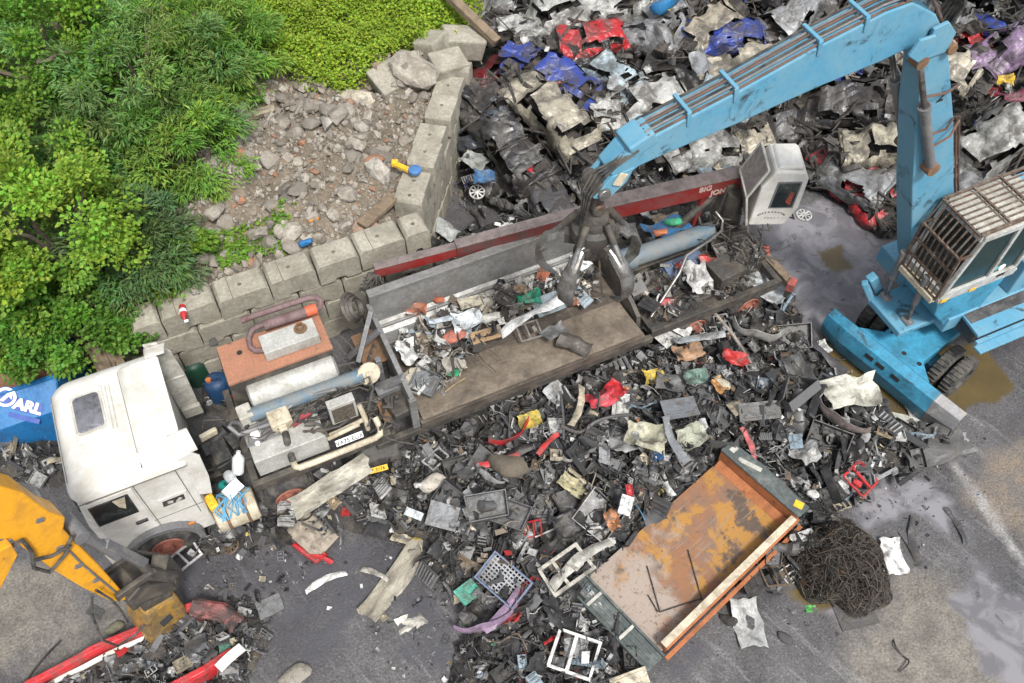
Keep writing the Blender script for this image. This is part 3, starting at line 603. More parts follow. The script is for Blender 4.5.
b = MB(); b.prism([(.35,2.72),(2.2,2.72),(2.15,2.05),(.4,2.05)], -.03, 0, 'yz', 0); M4 = Matrix.Translation((-.715,0,0)); b.v = [(x-.70-(2.7-z)*.12, y, z) for x, y, z in b.v]; b.obj('windscreen', M['glass'], tr, 0, OT)
b = MB()
b.b2((-.84,.0,.45),(-.70,2.55,.95))
for z in (1.1,1.3,1.5,1.7): b.b2((-.80,.5,z),(-.74,2.05,z+.1))
b.obj('bumper', M['old_white'], tr, .03, OT)
for y in (.3, 2.25): b = MB(); b.b2((-.86,y-.18,.6),(-.83,y+.18,.82)); b.obj('headlight', M['hatch_glass'], tr, .02, OT)
# chassis rails, gearbox clutter, tank
b = MB()
for y in (.85, 1.7): b.b2((-.5,y-.05,.62),(3.6,y+.05,.88))
for x in (1.45,2.1,3.2): b.b2((x,.8,.66),(x+.12,1.75,.84))
b.b2((-.3,.4,.8),(1.1,2.15,1.3)); b.cyl((2.67,.3,.5),(2.67,2.3,.5),.12); b.obj('chassis', M['dark_steel'], tr, .01, OT)
b = MB(); b.box((1.72,1.05,1.12),(.34,.5,.4),(0,0,.1)); b.box((2.05,1.3,1.05),(.3,.35,.3),(.1,0,.3)); b.cyl((1.55,1.5,1.0),(1.95,1.6,1.15),.13); b.tube([(1.4,.8,1.2),(1.6,.7,1.3),(1.9,.8,1.25),(2.2,1.3,1.2)],.03)
b.tube([(1.45,1.7,1.1),(1.6,1.9,1.3),(2.0,1.8,1.2)],.025); b.box((1.5,1.25,1.2),(.2,.25,.2),(.3,.2,.2)); b.obj('gearbox', M['black_paint'], tr, .015, OT)
b = MB(); b.lathe([(0,.02),(.0,.10),(.04,.12),(.34,.12),(.40,.07),(.43,.045),(.48,.045)], (1.9,.55,1.1), (.35,.5,.8), 14); b.obj('expansion_bottle', mat('milky_plastic',(.62,.65,.66),.4,amt=.25), tr, 0, OT)
b = MB(); b.box((1.62,1.45,1.42),(.36,.1,.16),(0,.1,.25)); b.obj('filter_box', M['cream'], tr, .02, OT)
b = MB(); b.tube([(1.22,.05,.72),(1.26,.05,.72),(2.0,.02,.72),(2.04,.02,.72)],[.3,.34,.34,.3],18); tk = b.obj('fuel_tank', M['cream'], tr, 0, OT)
b = MB()
for x in (1.42,1.80): b.tube([(x,.03,.72),(x+.06,.03,.72)],.352,18)
b.obj('tank_strap', M['rust_plate'], tk, 0, OT)
# things lying on the tank
def place(o, x, y, z, rz=0, rx=0, ry=0): o.location = T2W(x, y, z); o.rotation_euler = (rx, ry, rz+TH); return o
b = MB(); b.box((0,0,0),(.18,.34,.2)); b.cyl((0,.1,.1),(0,.1,.16),.04); place(b.obj('yellow_can', M['plate_yellow'], None, .03), 1.28,.12,1.12,.2); tag(bpy.data.objects['yellow_can'],'yellow plastic can on the fuel tank behind the cab','can')
b = MB(); b.box((0,0,0),(.36,.24,.17)); b.box((0,-.122,.0),(.2,.005,.1),(0,0,0),1); b.box((.12,0,.1),(.06,.12,.04),(0,0,0),0); o = place(b.obj('oil_can',[M['signal_white'],M['signal_navy']],None,.03),1.72,.22,1.16,.5,.5); tag(o,'white plastic can with blue label on the tank behind the cab','can')
b = MB(); b.lathe([(0,.001),(0,.09),(.22,.09),(.3,.03),(.36,.03)],(0,0,0),(0,0,1),12); o = place(b.obj('teal_bottle',mat('teal',(.02,.28,.25),.4,amt=.2)),1.55,.45,1.05,0,.5,.3); tag(o,'teal plastic bottle wedged between tank and gearbox','bottle')
b = MB(); b.lathe([(0,.001),(0,.11),(.3,.11),(.4,.04),(.45,.04)],(0,0,0),(0,0,1),12); o = place(b.obj('clear_bottle',bpy.data.materials['milky_plastic']),1.72,.62,1.05,0,.9,.2); tag(o,'pale blue-white bottle lying above the fuel tank','bottle')
b = MB()
for k in range(14):
    x = random.uniform(-.25,.3); b.tube([(x,-.3,0),(x+random.uniform(-.15,.15),-.1,.08+random.random()*.08),(x+random.uniform(-.2,.2),.1,.06+random.random()*.1),(x+random.uniform(-.1,.1),.3,0)],.014,5)
o = place(b.obj('blue_rope',mat('rope_blue',(.12,.33,.5),.8,amt=.3)),1.58,-.02,1.06); tag(o,'tangle of frayed blue rope hanging over the fuel tank','rope')
for px,py,z,c,lab,nm in [(195,370,.35,(.012,.05,.03),'dark green plastic drum with orange cap by the wall behind the cab','green_drum'),(219,388,.35,(.015,.05,.12),'dark blue plastic drum with orange cap beside the power pack','blue_drum')]:
    b = MB(); b.lathe([(-.35,.001),(-.35,.24),(-.33,.27),(-.1,.28),(.25,.27),(.35,.2),(.37,.08),(.44,.07),(.44,.001)],(0,0,0),(0,0,1),18); b.cyl((.1,.08,.36),(.1,.08,.43),.06,n=10,mat=1); b.tube([(-.15,0,.35),(-.1,0,.45),(.02,0,.45)],.025,6)
    p = at(px,py,z); o = b.obj(nm,[mat(nm,c,.45,amt=.25),mat('cap_orange_'+nm,(.5,.16,.05),.5)]); o.location = p; o.rotation_euler = (0,0,random.random()*6); tag(o,lab,'drum')
# ------------------------------------------------------------------ the car baler on its semi-trailer
OB = (8.4, 1.25, 0)
bl = empty('car_baler', T2W(*OB), TH, 'lorry mounted car baler trailer with orange topped power pack, open steel box and red crane', 'car baler')
def B(b, name, m, parent=bl, bevel=.01, solid=0): return b.obj(name, m, parent, bevel, OB, solid)
b = MB()
for y in (.75,1.75): b.b2((2.0,y-.08,1.0),(14.4,y+.08,1.3))
for x in (2.1,4.9,7,9,11.2,12.2,13.2,14.3): b.b2((x,.05,1.02),(x+.14,2.5,1.22))
b.b2((2.15,-.02,1.12),(5.0,.10,1.36)); b.b2((4.6,-.05,.95),(11,.08,1.12)); b.b2((11,.02,1.0),(14.3,.16,1.25)); b.b2((11,.16,1.05),(13.4,2.4,1.2)); B(b,'chassis',M['dark_steel'])
b = MB(); b.box((3.4,1.92,2.72),(2.06,.96,.07)); ct = B(b,'engine_cover',M['orange_primer'],bevel=.008)
b = MB(); b.cyl((2.75,2.08,2.756),(2.75,2.08,2.764),.055,n=12); b.b2((4.05,1.72,2.757),(4.28,1.75,2.80)); B(b,'cover_hole',M['black_ink'],ct,0)
b = MB(); b.b2((2.35,1.5,1.3),(4.4,2.35,2.68)); B(b,'engine_housing',M['dark_steel'])
b = MB(); b.box((3.72,1.86,2.9),(1.08,.46,.26)); si = B(b,'silencer_box',M['silver_dirty'],bevel=.012)
b = MB(); b.lathe([(0,.13),(.02,.13),(.03,.08),(.12,.08),(.12,.055),(.02,.055)],(3.98,1.92,3.03),(0,0,1),16); B(b,'exhaust_stub',M['rust_plate'],si,0)
b = MB(); b.tube([(3.2,1.86,2.86),(3.04,1.90,2.88),(2.98,2.0,2.9),(3.0,2.2,2.92),(3.1,2.34,2.95),(3.25,2.38,2.96),(3.4,2.38,2.96)],.055,10); b.tube([(2.98,2.62,3.0),(3.2,2.62,3.02),(4.35,2.60,3.02),(4.5,2.56,3.0),(4.56,2.46,2.96),(4.5,2.36,2.93),(4.3,2.33,2.93)],.065,10); b.cyl((3.36,2.35,2.96),(4.2,2.33,2.96),.11,n=14); B(b,'exhaust_pipe',M['exhaust'],bevel=0)
b = MB(); b.cyl((4.2,2.33,2.96),(4.42,2.33,2.96),.112,n=14); B(b,'exhaust_collar',mat('collar_orange',(.5,.11,.05),.6,amt=.3),bevel=0)
b = MB(); b.tube([(2.62,1.44,2.18),(2.66,1.44,2.18),(4.35,1.42,2.18),(4.40,1.42,2.18)],[.22,.28,.28,.2],20); at_ = B(b,'air_tank',M['silver_dirty'],bevel=0)
b = MB(); b.tube([(2.5,1.06,2.1),(4.72,1.04,2.1)],.145,18); b.tube([(4.72,1.04,2.1),(4.8,1.04,2.1)],.16,14); B(b,'hydraulic_cylinder',M['cyl_blue'],bevel=0)
b = MB(); b.box((2.45,1.12,2.08),(.28,.34,.32),(0,0,.05)); B(b,'valve_box',M['old_white'],bevel=.03)
b = MB(); b.lathe([(0,.001),(0,.20),(.02,.235),(.05,.235),(.055,.09),(.10,.07),(.10,.001)],(4.92,1.0,2.15),(.1,-.85,.5),16); B(b,'round_cover',M['cream'],bevel=0)
# oil tank with filler, valve block and cables
b = MB(); b.b2((2.3,.14,1.35),(3.72,.86,1.9)); ot = B(b,'oil_tank',M['silver_dirty'],bevel=.02)
b = MB(); b.b2((2.3,.87,1.4),(3.72,1.15,1.86)); b.b2((2.28,.5,1.9),(2.95,1.1,1.92)); B(b,'side_tray',M['mid_grey_steel'])
b = MB(); b.lathe([(0,.1),(.05,.1),(.07,.06),(.09,.001)],(2.5,.72,1.92),(0,0,1),14); b.lathe([(0,.05),(.04,.05),(.05,.001)],(2.48,.5,1.92),(0,0,1),10); B(b,'filler_cap',M['signal_white'],ot,0)
b = MB(); b.box((3.02,.78,2.04),(.42,.40,.28),(0,0,.05)); b.cyl((3.0,.8,2.17),(3.0,.8,2.22),.1); b.box((3.02,.55,2.0),(.16,.14,.2)); B(b,'pump_block',M['cream'],bevel=.03)
b = MB(); b.tube([(3.02,.52,1.98),(3.02,.40,1.98),(3.0,.3,1.9),(2.98,.16,1.72),(2.97,.06,1.60)],.07,10); B(b,'suction_hose',M['black_rubber'],bevel=0)
b = MB(); b.tube([(2.97,.06,1.60),(2.97,.0,1.48),(3.05,-.03,1.42),(3.3,-.04,1.42),(4.6,-.03,1.42),(4.72,.0,1.44),(4.76,.1,1.5),(4.74,.3,1.62)],.065,10); B(b,'coolant_pipe',M['cream'],bevel=0)
b = MB()
for k in range(16):
    x = random.uniform(3.1,3.55); y = random.uniform(.5,.9); pts = [(x,y,1.93)]
    for j in range(4): pts.append((pts[-1][0]+random.uniform(-.02,.25), pts[-1][1]+random.uniform(-.14,.14), 1.94+random.random()*.12))
    b.tube(pts, random.choice((.012,.02,.03)), 5)
B(b,'cable_tangle',M['black_rubber'],bevel=0)
b = MB(); b.tube([(2.3,1.1,1.9),(2.15,1.1,2.05),(2.1,.95,2.15),(2.2,.8,2.0),(2.6,.8,1.98),(2.9,.75,2.05)],.05,8); b.tube([(3.2,.9,2.1),(3.6,1.0,2.16),(4.0,.9,2.2),(4.2,.8,2.3)],.035,8); B(b,'hose',M['mid_grey_steel'],bevel=0)
b = MB()
for x, y in ((3.5,.7),(3.3,.62)): b.box((x,y,1.96),(.22,.1,.08),(0,0,random.random()))
B(b,'red_rag',mat('red_rag',(.3,.05,.06),.8,amt=.4),bevel=.01)
b = MB()
for k in range(26):
    pts = [(random.uniform(2.3,4.6),random.uniform(.2,1.3),random.uniform(1.92,2.05))]
    for j in range(5): pts.append((min(4.9,pts[-1][0]+random.uniform(-.2,.35)), min(1.35,max(.1,pts[-1][1]+random.uniform(-.15,.15))), max(1.9,pts[-1][2]+random.uniform(-.1,.12))))
    b.tube(pts, random.choice((.012,.018,.026)), 6)
B(b,'hydraulic_hose',M['dark_steel'],bevel=0)
b = MB(); b.b2((2.25,.92,1.86),(4.6,1.12,1.91))
for k in range(22): b.box((random.uniform(2.3,4.5),random.choice((.95,1.0,1.08)),random.uniform(1.9,1.98)),(random.uniform(.05,.16),random.uniform(.05,.12),random.uniform(.05,.16)),(0,0,random.random()))
B(b,'valve_bank',M['dark_steel'],bevel=.008)
# radiator
b = MB(); b.b2((3.92,.42,1.70),(4.46,.62,2.30)); ra = B(b,'radiator',M['silver_dirty'],bevel=.015)
b = MB(); b.b2((3.97,.405,1.76),(4.41,.44,2.22)); B(b,'grille',M['grille'],ra,0)
b = MB()
for q in ([(3.75,.3,1.5),(4.0,.25,1.62),(4.4,.3,1.6)],[(3.8,.4,1.44),(4.1,.38,1.5),(4.5,.3,1.7)]): b.tube(q,.05,8)
b.tube([(4.55,.3,1.3),(4.55,.35,1.7),(4.52,.5,1.95)],.055,8,0); B(b,'bypass_pipe',M['cream'],bevel=0)
b = MB(); b.box((4.12,.06,1.60),(.56,.02,.13),(R(-38),0,R(0))); pl = B(b,'number_plate',M['signal_white'],bevel=.004)
text_obj('plate_text','VA75 EUX',.125,M['black_ink'],pl,(1,0,0),(0,.62,.78),Vector((4.12,.047,1.60))-Vector(OB)+Vector((0,-.008,.006)),.001)
# space between pack and box: tread plate, brackets, loom
b = MB(); b.b2((4.9,.25,1.36),(5.55,.95,1.40)); b.b2((4.95,1.5,1.6),(5.45,2.4,1.64)); B(b,'tread_plate',M['rust_plate'])
b = MB(); b.bar((4.75,2.0,1.5),(5.45,1.65,2.5),.1,.1); b.bar((4.85,1.5,1.9),(5.45,2.2,2.45),.1,.07); b.bar((5.0,.9,1.7),(5.5,.5,2.3),.16,.1); b.bar((4.95,.75,1.7),(5.5,.75,1.7),.2,.2); b.bar((5.2,1.2,1.4),(5.2,1.2,2.2),.12,.12); B(b,'bracket',M['mid_grey_steel'])
b = MB(); b.box((5.3,.38,1.60),(.5,.55,.2),(0,.1,.15)); B(b,'valve_chest',M['dark_steel'],bevel=.04)
b = MB()
for k in range(34):
    pts = [(random.uniform(4.5,5.0),random.uniform(.1,1.8),random.uniform(1.3,1.8))]
    for j in range(4): pts.append((min(5.35,pts[-1][0]+random.uniform(-.1,.22)), pts[-1][1]+random.uniform(-.25,.25), max(1.3,pts[-1][2]+random.uniform(-.15,.15))))
    b.tube(pts, random.choice((.015,.025,.04)), 6)
B(b,'hose_loom',M['black_rubber'],bevel=0)
b = MB()
for q, r_ in enumerate((.30,.25,.20)): b.lathe([(0,r_),(.05,r_+.05),(.1,r_)],(5.12+.04*q,2.75-.06*q,2.1+.05*q),(.7,-.4,.5),20); b.lathe([(.02,r_-.06),(.06,r_-.02)],(5.12+.04*q,2.75-.06*q,2.1+.05*q),(.7,-.4,.5),20)
B(b,'hose_coil',M['dark_steel'],bevel=0)
# baling box
b = MB(); b.b2((5.56,-.02,1.26),(10.72,2.42,1.34)); fl = B(b,'box_floor',M['box_floor'],bevel=.006)
b = MB(); b.b2((5.56,-.10,1.2),(10.72,-.01,1.40)); b.b2((5.56,-.11,1.4),(10.72,.03,1.425)); lp = B(b,'floor_lip',M['box_floor'],fl,.006)
b = MB(); b.b2((5.5,2.44,1.3),(10.75,2.54,2.62)); b.b2((5.5,2.40,2.58),(10.75,2.60,2.66)); fp = MB(); fp.prism([(-.1,1.49),(-.1,1.55),(1.02,1.40),(1.02,1.345)],5.6,10.66,'yz'); B(fp,'side_flap',M['flap'],fl,.006); bw = B(b,'back_wall',M['steel'],bevel=.008)
b = MB(); b.prism([(2.44,1.34),(2.05,1.36),(2.18,1.62),(2.44,1.76)],5.58,10.6,'yz'); b.bar((5.58,2.28,1.75),(10.6,2.28,1.75),.07,.05); B(b,'wall_rib',M['steel'],bw,.01)
b = MB(); b.prism([(0.0,1.25),(2.5,1.25),(2.5,2.3),(.0,2.2)],5.44,5.52,'yz'); b.b2((5.40,-.03,2.2),(5.55,.06,1.2)); b.bar((5.48,.0,2.22),(5.48,2.5,2.32),.1,.04); B(b,'end_plate',M['steel'],bevel=.006)
b = MB(); b.prism([(0.25,1.25),(2.42,1.25),(2.42,2.3),(1.2,2.0),(.3,1.6)],10.72,10.82,'yz'); B(b,'tail_plate',M['dark_steel'],bevel=.01)
# rear bed: long cylinder, tanks, benches
b = MB(); b.tube([(11.4,1.72,1.75),(13.45,1.66,1.75)],.22,18); b.tube([(10.95,1.74,1.75),(11.42,1.72,1.75)],.26,18); B(b,'hydraulic_cylinder',M['cyl_blue'],bevel=0)
b = MB(); b.b2((11.0,.9,1.25),(13.2,1.4,1.5)); b.box((13.1,.55,1.62),(.7,.6,.5),(0,0,.1)); b.box((13.6,.75,1.65),(.45,.4,.4),(0,0,.3)); b.box((12.1,.5,1.35),(1.6,.5,.12)); b.box((13.9,1.15,1.35),(1.0,.9,.3)); B(b,'rear_bench',M['dark_steel'],bevel=.02)
b = MB(); b.b2((11.9,1.15,1.5),(13.0,1.42,1.56)); b.box((12.4,1.1,1.6),(.9,.4,.04),(.2,0,0)); B(b,'blue_tray',mat('blue_grey_tray',(.10,.14,.22),.5,amt=.4,rust=RUST,rust_amt=.15))
b = MB(); b.tube([(11.1,.3,1.4),(12.0,.75,1.95),(12.3,1.0,2.12),(13.0,1.15,2.15),(13.4,1.3,2.12),(13.55,1.5,2.2),(13.45,1.7,2.35)],.035,8); B(b,'handrail',M['worn_steel'],bevel=0)
for y, a in ((.12,-1),(2.4,1)):
    for x in (12.3,13.75): wheel(bl,'wheel',(x,y,.5),(0,a,0),.5,.5,'rim_red',OB)
b = MB(); b.bar((14.45,2.3,1.12),(14.62,-.1,1.12),.2,.2,0); B(b,'outrigger_beam',M['timber'])
fr_ = mat('faded_red',(.38,.09,.07),.6,amt=.4,rust=RUST,rust_amt=.2); b = MB(); b.bar((14.55,-.02,1.14),(14.65,-.16,1.14),.24,.24); B(b,'outrigger_collar',fr_); b = MB(); b.bar((14.38,1.3,1.1),(14.5,.85,1.3),.3,.22); B(b,'slide_block',fr_); b = MB(); b.box((14.2,1.0,1.45),(.25,.3,.14),(0,0,.2)); B(b,'valve_cover',fr_)
b = MB(); b.bar((14.62,-.08,1.05),(14.62,-.08,.08),.13,.13); b.box((14.62,-.08,.05),(.4,.4,.06)); B(b,'outrigger_leg',M['dark_steel'])
# crane
b = MB(); b.cyl((13.95,1.75,1.2),(13.95,1.75,2.75),.3,.22,16); b.bar((13.6,1.9,1.4),(13.85,1.9,2.9),.22,.25); b.bar((13.2,2.1,1.4),(13.3,2.05,2.6),.14,.14,1); b.cyl((12.6,2.1,1.6),(13.6,2.0,2.6),.09,n=10); B(b,'crane_pedestal',[M['dark_steel'],M['red_paint']])
b = MB(); b.bar((14.2,1.95,2.85),(10.75,2.42,2.85),.32,.42); rb = B(b,'main_boom',M['red_paint'],bevel=.02)
b = MB(); b.bar((14.15,1.97,3.07),(10.8,2.42,3.07),.36,.03); B(b,'boom_top_plate',mat('boom_grey',(.19,.155,.145),.7,dirt=(.09,.075,.068),amt=.45,scale=4),rb)
X = (Vector((14.2,1.95,0))-Vector((10.75,2.42,0))).normalized()
nrm = Vector((X.y,-X.x,0)); c = Vector((13.35,0,0)); c.y = 1.95+(14.2-13.35)*(.47/3.45)
for body, dx, dz in (('BIG',-.12,.09),('JON',.22,-.09)): text_obj('lettering',body,.2,M['faded_cream'],rb,X,(0,0,1),c+X*dx+nrm*.163+Vector((0,0,2.85+dz))-Vector(OB),.006)
b = MB(); b.bar((10.9,2.42,2.83),(7.6,2.80,2.72),.24,.3); b.bar((10.9,2.42,3.0),(7.6,2.80,2.89),.26,.03,1); B(b,'inner_boom',[M['dark_red'],bpy.data.materials['boom_grey']])
b = MB(); b.bar((7.8,2.78,2.72),(5.85,3.02,2.66),.18,.26); b.bar((7.8,2.78,2.85),(5.85,3.02,2.79),.2,.02,1); B(b,'boom_extension',[M['red_paint'],bpy.data.materials['boom_grey']])
b = MB()
for k in range(9):
    pts = [(5.9,3.0,2.6)]
    for j in range(5): pts.append((pts[-1][0]-random.uniform(-.12,.22), pts[-1][1]+random.uniform(-.15,.1), max(2.1,pts[-1][2]-random.uniform(-.05,.2))))
    b.tube(pts,.016,5)
b.box((5.85,2.95,2.45),(.12,.1,.35)); B(b,'boom_tip_hose',M['black_rubber'],bevel=0)
# operator cab, turned a little off the lorry axis
cb = MB(); prof = [(13.98,2.35),(14.78,2.35),(14.98,2.9),(14.98,3.72),(14.88,3.92),(14.25,3.96),(14.02,3.5)]
def rotz(b, a, c):
    m = Matrix.Translation(c) @ Matrix.Rotation(a,4,'Z') @ Matrix.Translation(-Vector(c)); b.v = [tuple(m @ Vector(p)) for p in b.v]; return b
CA, CC = R(-24), (14.4,1.2,0)
cb.prism(prof, .82, 1.72); rotz(cb,CA,CC); oc = B(cb,'operator_cab',M['white_paint'],bevel=.05)
b = MB(); b.prism([(14.28,3.93),(14.86,3.93),(14.8,4.02),(14.34,4.02)],.9,1.64); rotz(b,CA,CC); B(b,'cab_roof',M['white_paint'],oc,.04)
b = MB(); b.prism([(14.3,2.9),(14.84,2.9),(14.86,3.68),(14.34,3.68)],.806,.83); rotz(b,CA,CC); wf = B(b,'side_window_frame',M['mid_grey_steel'],oc,.01)
b = MB(); b.prism([(14.34,2.94),(14.80,2.94),(14.82,3.64),(14.38,3.64)],.80,.83); rotz(b,CA,CC); B(b,'side_window',M['glass'],oc,0)
b = MB(); b.prism([(14.62,3.1),(14.74,3.0),(14.76,3.36),(14.68,3.42)],.797,.82); rotz(b,CA,CC); B(b,'window_red_panel',mat('seat_red',(.25,.05,.04),.6),oc,0)  # small red panel on the side window
b = MB(); b.b2((14.975,.92,2.95),(14.99,1.6,3.66)); rotz(b,CA,CC); B(b,'rear_window',M['glass'],oc,0)
# hinged front frame with two panes, standing forward of the cab
b = MB(); A0 = (13.82,.84,2.36); 
fr = [(13.95,.84,2.36),(13.78,.84,3.2),(14.08,.84,3.98)]
for y in (.84,1.70):
    q = [(x,y,z) for x,_,z in fr]; b.bar(q[0],q[1],.05,.05); b.bar(q[1],q[2],.05,.05)
for p in fr: b.bar((p[0],.84,p[2]),(p[0],1.70,p[2]),.05,.05)
rotz(b,CA,CC); ff = B(b,'front_frame',M['old_white'],oc,.006)
b = MB(); b.add([(13.95,.86,2.38),(13.95,1.68,2.38),(13.79,1.68,3.2),(13.79,.86,3.2)],[(0,1,2,3)]); b.add([(13.79,.86,3.22),(13.79,1.68,3.22),(14.07,1.68,3.96),(14.07,.86,3.96)],[(0,1,2,3)]); rotz(b,CA,CC)
B(b,'windscreen',mat('dusty_glass',(.20,.17,.17),.25,dirt=(.3,.26,.22),amt=.5,bump=0),oc,0,.01)
b = MB(); ring = [(14.42+.3*math.cos(R(a)),2.62+.14*math.sin(R(a))) for a in range(20,161,14)]
for k, (x, z) in enumerate(ring): b.box((x,.816,z+.02),(.03,.01,.04),(0,R(-(k-5)*10),0))
for k in range(5): b.box((14.3+.07*k,.816,2.6),(.02,.01,.03))
rotz(b,CA,CC); B(b,'faded_cab_lettering',bpy.data.materials['boom_grey'],oc,0)
b = MB(); b.tube([(14.8,.85,2.4),(14.95,.8,2.3),(14.98,1.0,2.4),(14.95,1.2,2.9)],.025,6); B(b,'grab_rail',M['black_paint'],oc,0)
b = MB()
for k in range(46):
    pts = [(random.uniform(13.2,14.2),random.uniform(.6,1.9),random.uniform(1.6,2.3))]
    for j in range(5): pts.append((pts[-1][0]+random.uniform(-.22,.22), pts[-1][1]+random.uniform(-.25,.2), max(1.45,pts[-1][2]+random.uniform(-.2,.18))))
    b.tube(pts, random.choice((.014,.02,.028)), 6)
B(b,'hydraulic_hose_bundle',M['black_rubber'],bevel=0)
# ------------------------------------------------------------------ blue material handler
EO = Vector((9.9,12.4,0)); EA = R(24); UA = R(38)
ex = empty('material_handler', EO, EA, 'blue wheeled scrap handler with caged cab, long boom and orange peel grab', 'material handler')
dU = UA-EA; MU = Matrix.Rotation(dU,4,'Z')
def E_(b, name, m, parent=ex, bevel=.012, u=False, solid=0):
    if u: b.v = [tuple(MU @ Vector(p)) for p in b.v]
    return b.obj(name, m, parent, bevel, None, solid)
yc = .1
b = MB(); b.prism([(-1.95,yc-.95),(-1.6,yc-.52),(3.2,yc-.52),(3.2,yc+.52),(-1.6,yc+.52),(-1.95,yc+.95)],.7,1.0,'xy'); b.b2((-1.25,yc-.9,.4),(-.85,yc+.9,.65)); b.b2((2.2,yc-.9,.4),(2.6,yc+.9,.65)); un_ = E_(b,'undercarriage',M['blue_oily'],bevel=.02,u=True)
b = MB(); b.cyl((.35,yc,1.0),(.35,yc,1.5),.75,n=28); E_(b,'slew_ring',M['dark_steel'],u=True,bevel=0)
for x, y, r_ in ((-1.75,yc-.12,.055),(-1.72,yc-.5,.055),(-.9,yc+.1,.03),(-1.5,yc+.4,.035)): b = MB(); b.cyl((x,y,0.998),(x,y,1.006),r_,n=14); E_(b,'deck_hole',M['black_ink'],un_,0,True)
# blade: curved mouldboard in segments with folded wings
b = MB(); sec = [(-1.95,.985),(-2.16,.88),(-2.24,.52),(-2.14,.1),(-2.06,.1),(-2.14,.52),(-2.08,.8),(-1.95,.9)]
ys = [yc-1.0,yc+1.0]
b.prism([(x,z) for x,z in sec], yc-1.25, yc+1.1); bd = E_(b,'dozer_blade',M['blue_oily'],un_,.012,True)
for sg, Y in ((-1,yc-1.25),(1,yc+1.1)):
    w = MB(); n = len(sec); vs = [(x,Y,z) for x,z in sec]+[(x+.20,Y+sg*.62,z*.78-.02) for x,z in sec]
    w.add(vs,[tuple(range(n)),tuple(range(2*n-1,n-1,-1))]+[(i,i+n,(i+1)%n+n,(i+1)%n) for i in range(n)]); E_(w,'blade_wing',M['blue_oily'] if sg > 0 else M['mid_grey_steel'],bd,.012,True)
for y in (-.35,0.05,.35): b = MB(); b.box((-2.205,yc+y,.72),(.02,.2,.09),(0,R(12),0)); E_(b,'blade_slot',M['black_ink'],bd,.0,True)
b = MB()
for y in (-.7,.7): b.bar((-1.6,yc+y*.8,.7),(-2.1,yc+y,.55),.14,.3)
E_(b,'blade_arm',M['dark_steel'],un_,.01,True)
def ewheel(x, yo, a):
    t = MB()
    for q in (0,.34): 
        ax = Vector((0,a,0)); c = Vector((x,yo-a*q,.53)); r = .53; w = .3
        t.lathe([(-w,.5*r),(-w,.82*r),(-w*.9,.95*r),(-w*.75,r),(-w*.25,r),(-w*.1,.95*r),(0,.82*r),(-.01,.6*r),(-.06,.55*r),(-.1,.5*r)],c,ax,30)
    for q in (0,.34):
        for k in range(30):
            an = 2*math.pi*k/30; p = Vector((x+.53*math.cos(an),yo-a*(q+.15),.53+.53*math.sin(an))); t.bar(p-Vector((0,.11,0)),p+Vector((0,.11,0)),.05,.02)
    to = E_(t,'wheel',M['black_rubber'],ex,0,True)
    h = MB(); h.lathe([(-.1,.27),(-.13,.25),(-.2,.22),(-.2,.12),(-.08,.11),(-.08,.001)],(x,yo,.53),(0,a,0),20); E_(h,'rim',M['dark_steel'],to,0,True)
for x in (-.93,2.4): ewheel(x,yc-1.28,-1); ewheel(x,yc+1.28,1)
# upper structure
b = MB(); b.b2((-1.0,-.55,1.5),(2.6,1.75,1.95)); b.b2((.6,-.5,1.95),(3.4,1.7,2.9)); E_(b,'upper_frame',M['blue_paint'],bevel=.03)
b = MB(); b.prism([(-.72,-1.12),(3.2,-1.12),(3.2,-.2),(-.62,-.34)],1.86,1.93,'xy'); dk = E_(b,'side_deck',M['blue_paint'],bevel=.01)
b = MB(); b.prism([(-.64,-.80),(2.8,-.82),(2.8,-.46),(-.62,-.46)],1.93,1.936,'xy'); E_(b,'anti_slip_strip',mat('tread_black',(.045,.042,.042),.7,dirt=(.12,.115,.11),amt=.45,scale=3,bump=.3),dk,0)
b = MB(); b.b2((-.78,-1.22,1.72),(3.2,-1.14,1.84)); b.b2((-.8,-1.4,1.66),(3.2,-1.2,1.72)); E_(b,'deck_edge',M['blue_paint'],dk,.008)
b = MB(); b.b2((-.62,-1.0,1.45),(1.2,-.3,1.85)); E_(b,'deck_underside',M['black_paint'])
# cab riser and cab
b = MB(); b.prism([(-1.7,2.86),(-1.55,2.35),(-.9,1.55),(-.2,1.55),(.1,2.86)],-.5,.52); E_(b,'cab_riser',M['blue_oily'],bevel=.03)
b = MB(); b.prism([(-1.78,3.0),(-1.74,2.84),(.2,2.84),(.25,3.0)],-.53,.55); E_(b,'cab_base',M['cab_grey'],bevel=.02)
for x in (-1.62,-.9): b = MB(); b.box((x,-.545,2.92),(.17,.02,.1),(0,.1,0)); E_(b,'yellow_sticker',M['plate_yellow'],bevel=.003)
CX0, CX1, CY0, CY1 = -1.7, .2, -.5, .55
b = MB(); post = .09
for x0, x1, x2, x3 in ((-1.72,-1.66,-1.6,-1.45),(.08,.12,.14,.1),(-.62,-.60,-.6,-.58)):
    for y in (CY0,CY1):
        b.bar((x0,y,3.0),(x1,y,3.45),post,post); b.bar((x1,y,3.45),(x3,y,4.62),post,post)
for z, xa, xb, h in ((3.05,-1.7,.1,.22),(3.45,-1.66,.12,.0),(4.62,-1.5,.16,.14)):
    if h:
        for y in (CY0,CY1): b.bar((xa,y,z),(xb,y,z),.1,h)
        b.bar((xa,CY0,z),(xa,CY1,z),.1,h); b.bar((xb,CY0,z),(xb,CY1,z),.1,h)
cabx = E_(b,'cab',M['cab_grey'],bevel=.012)
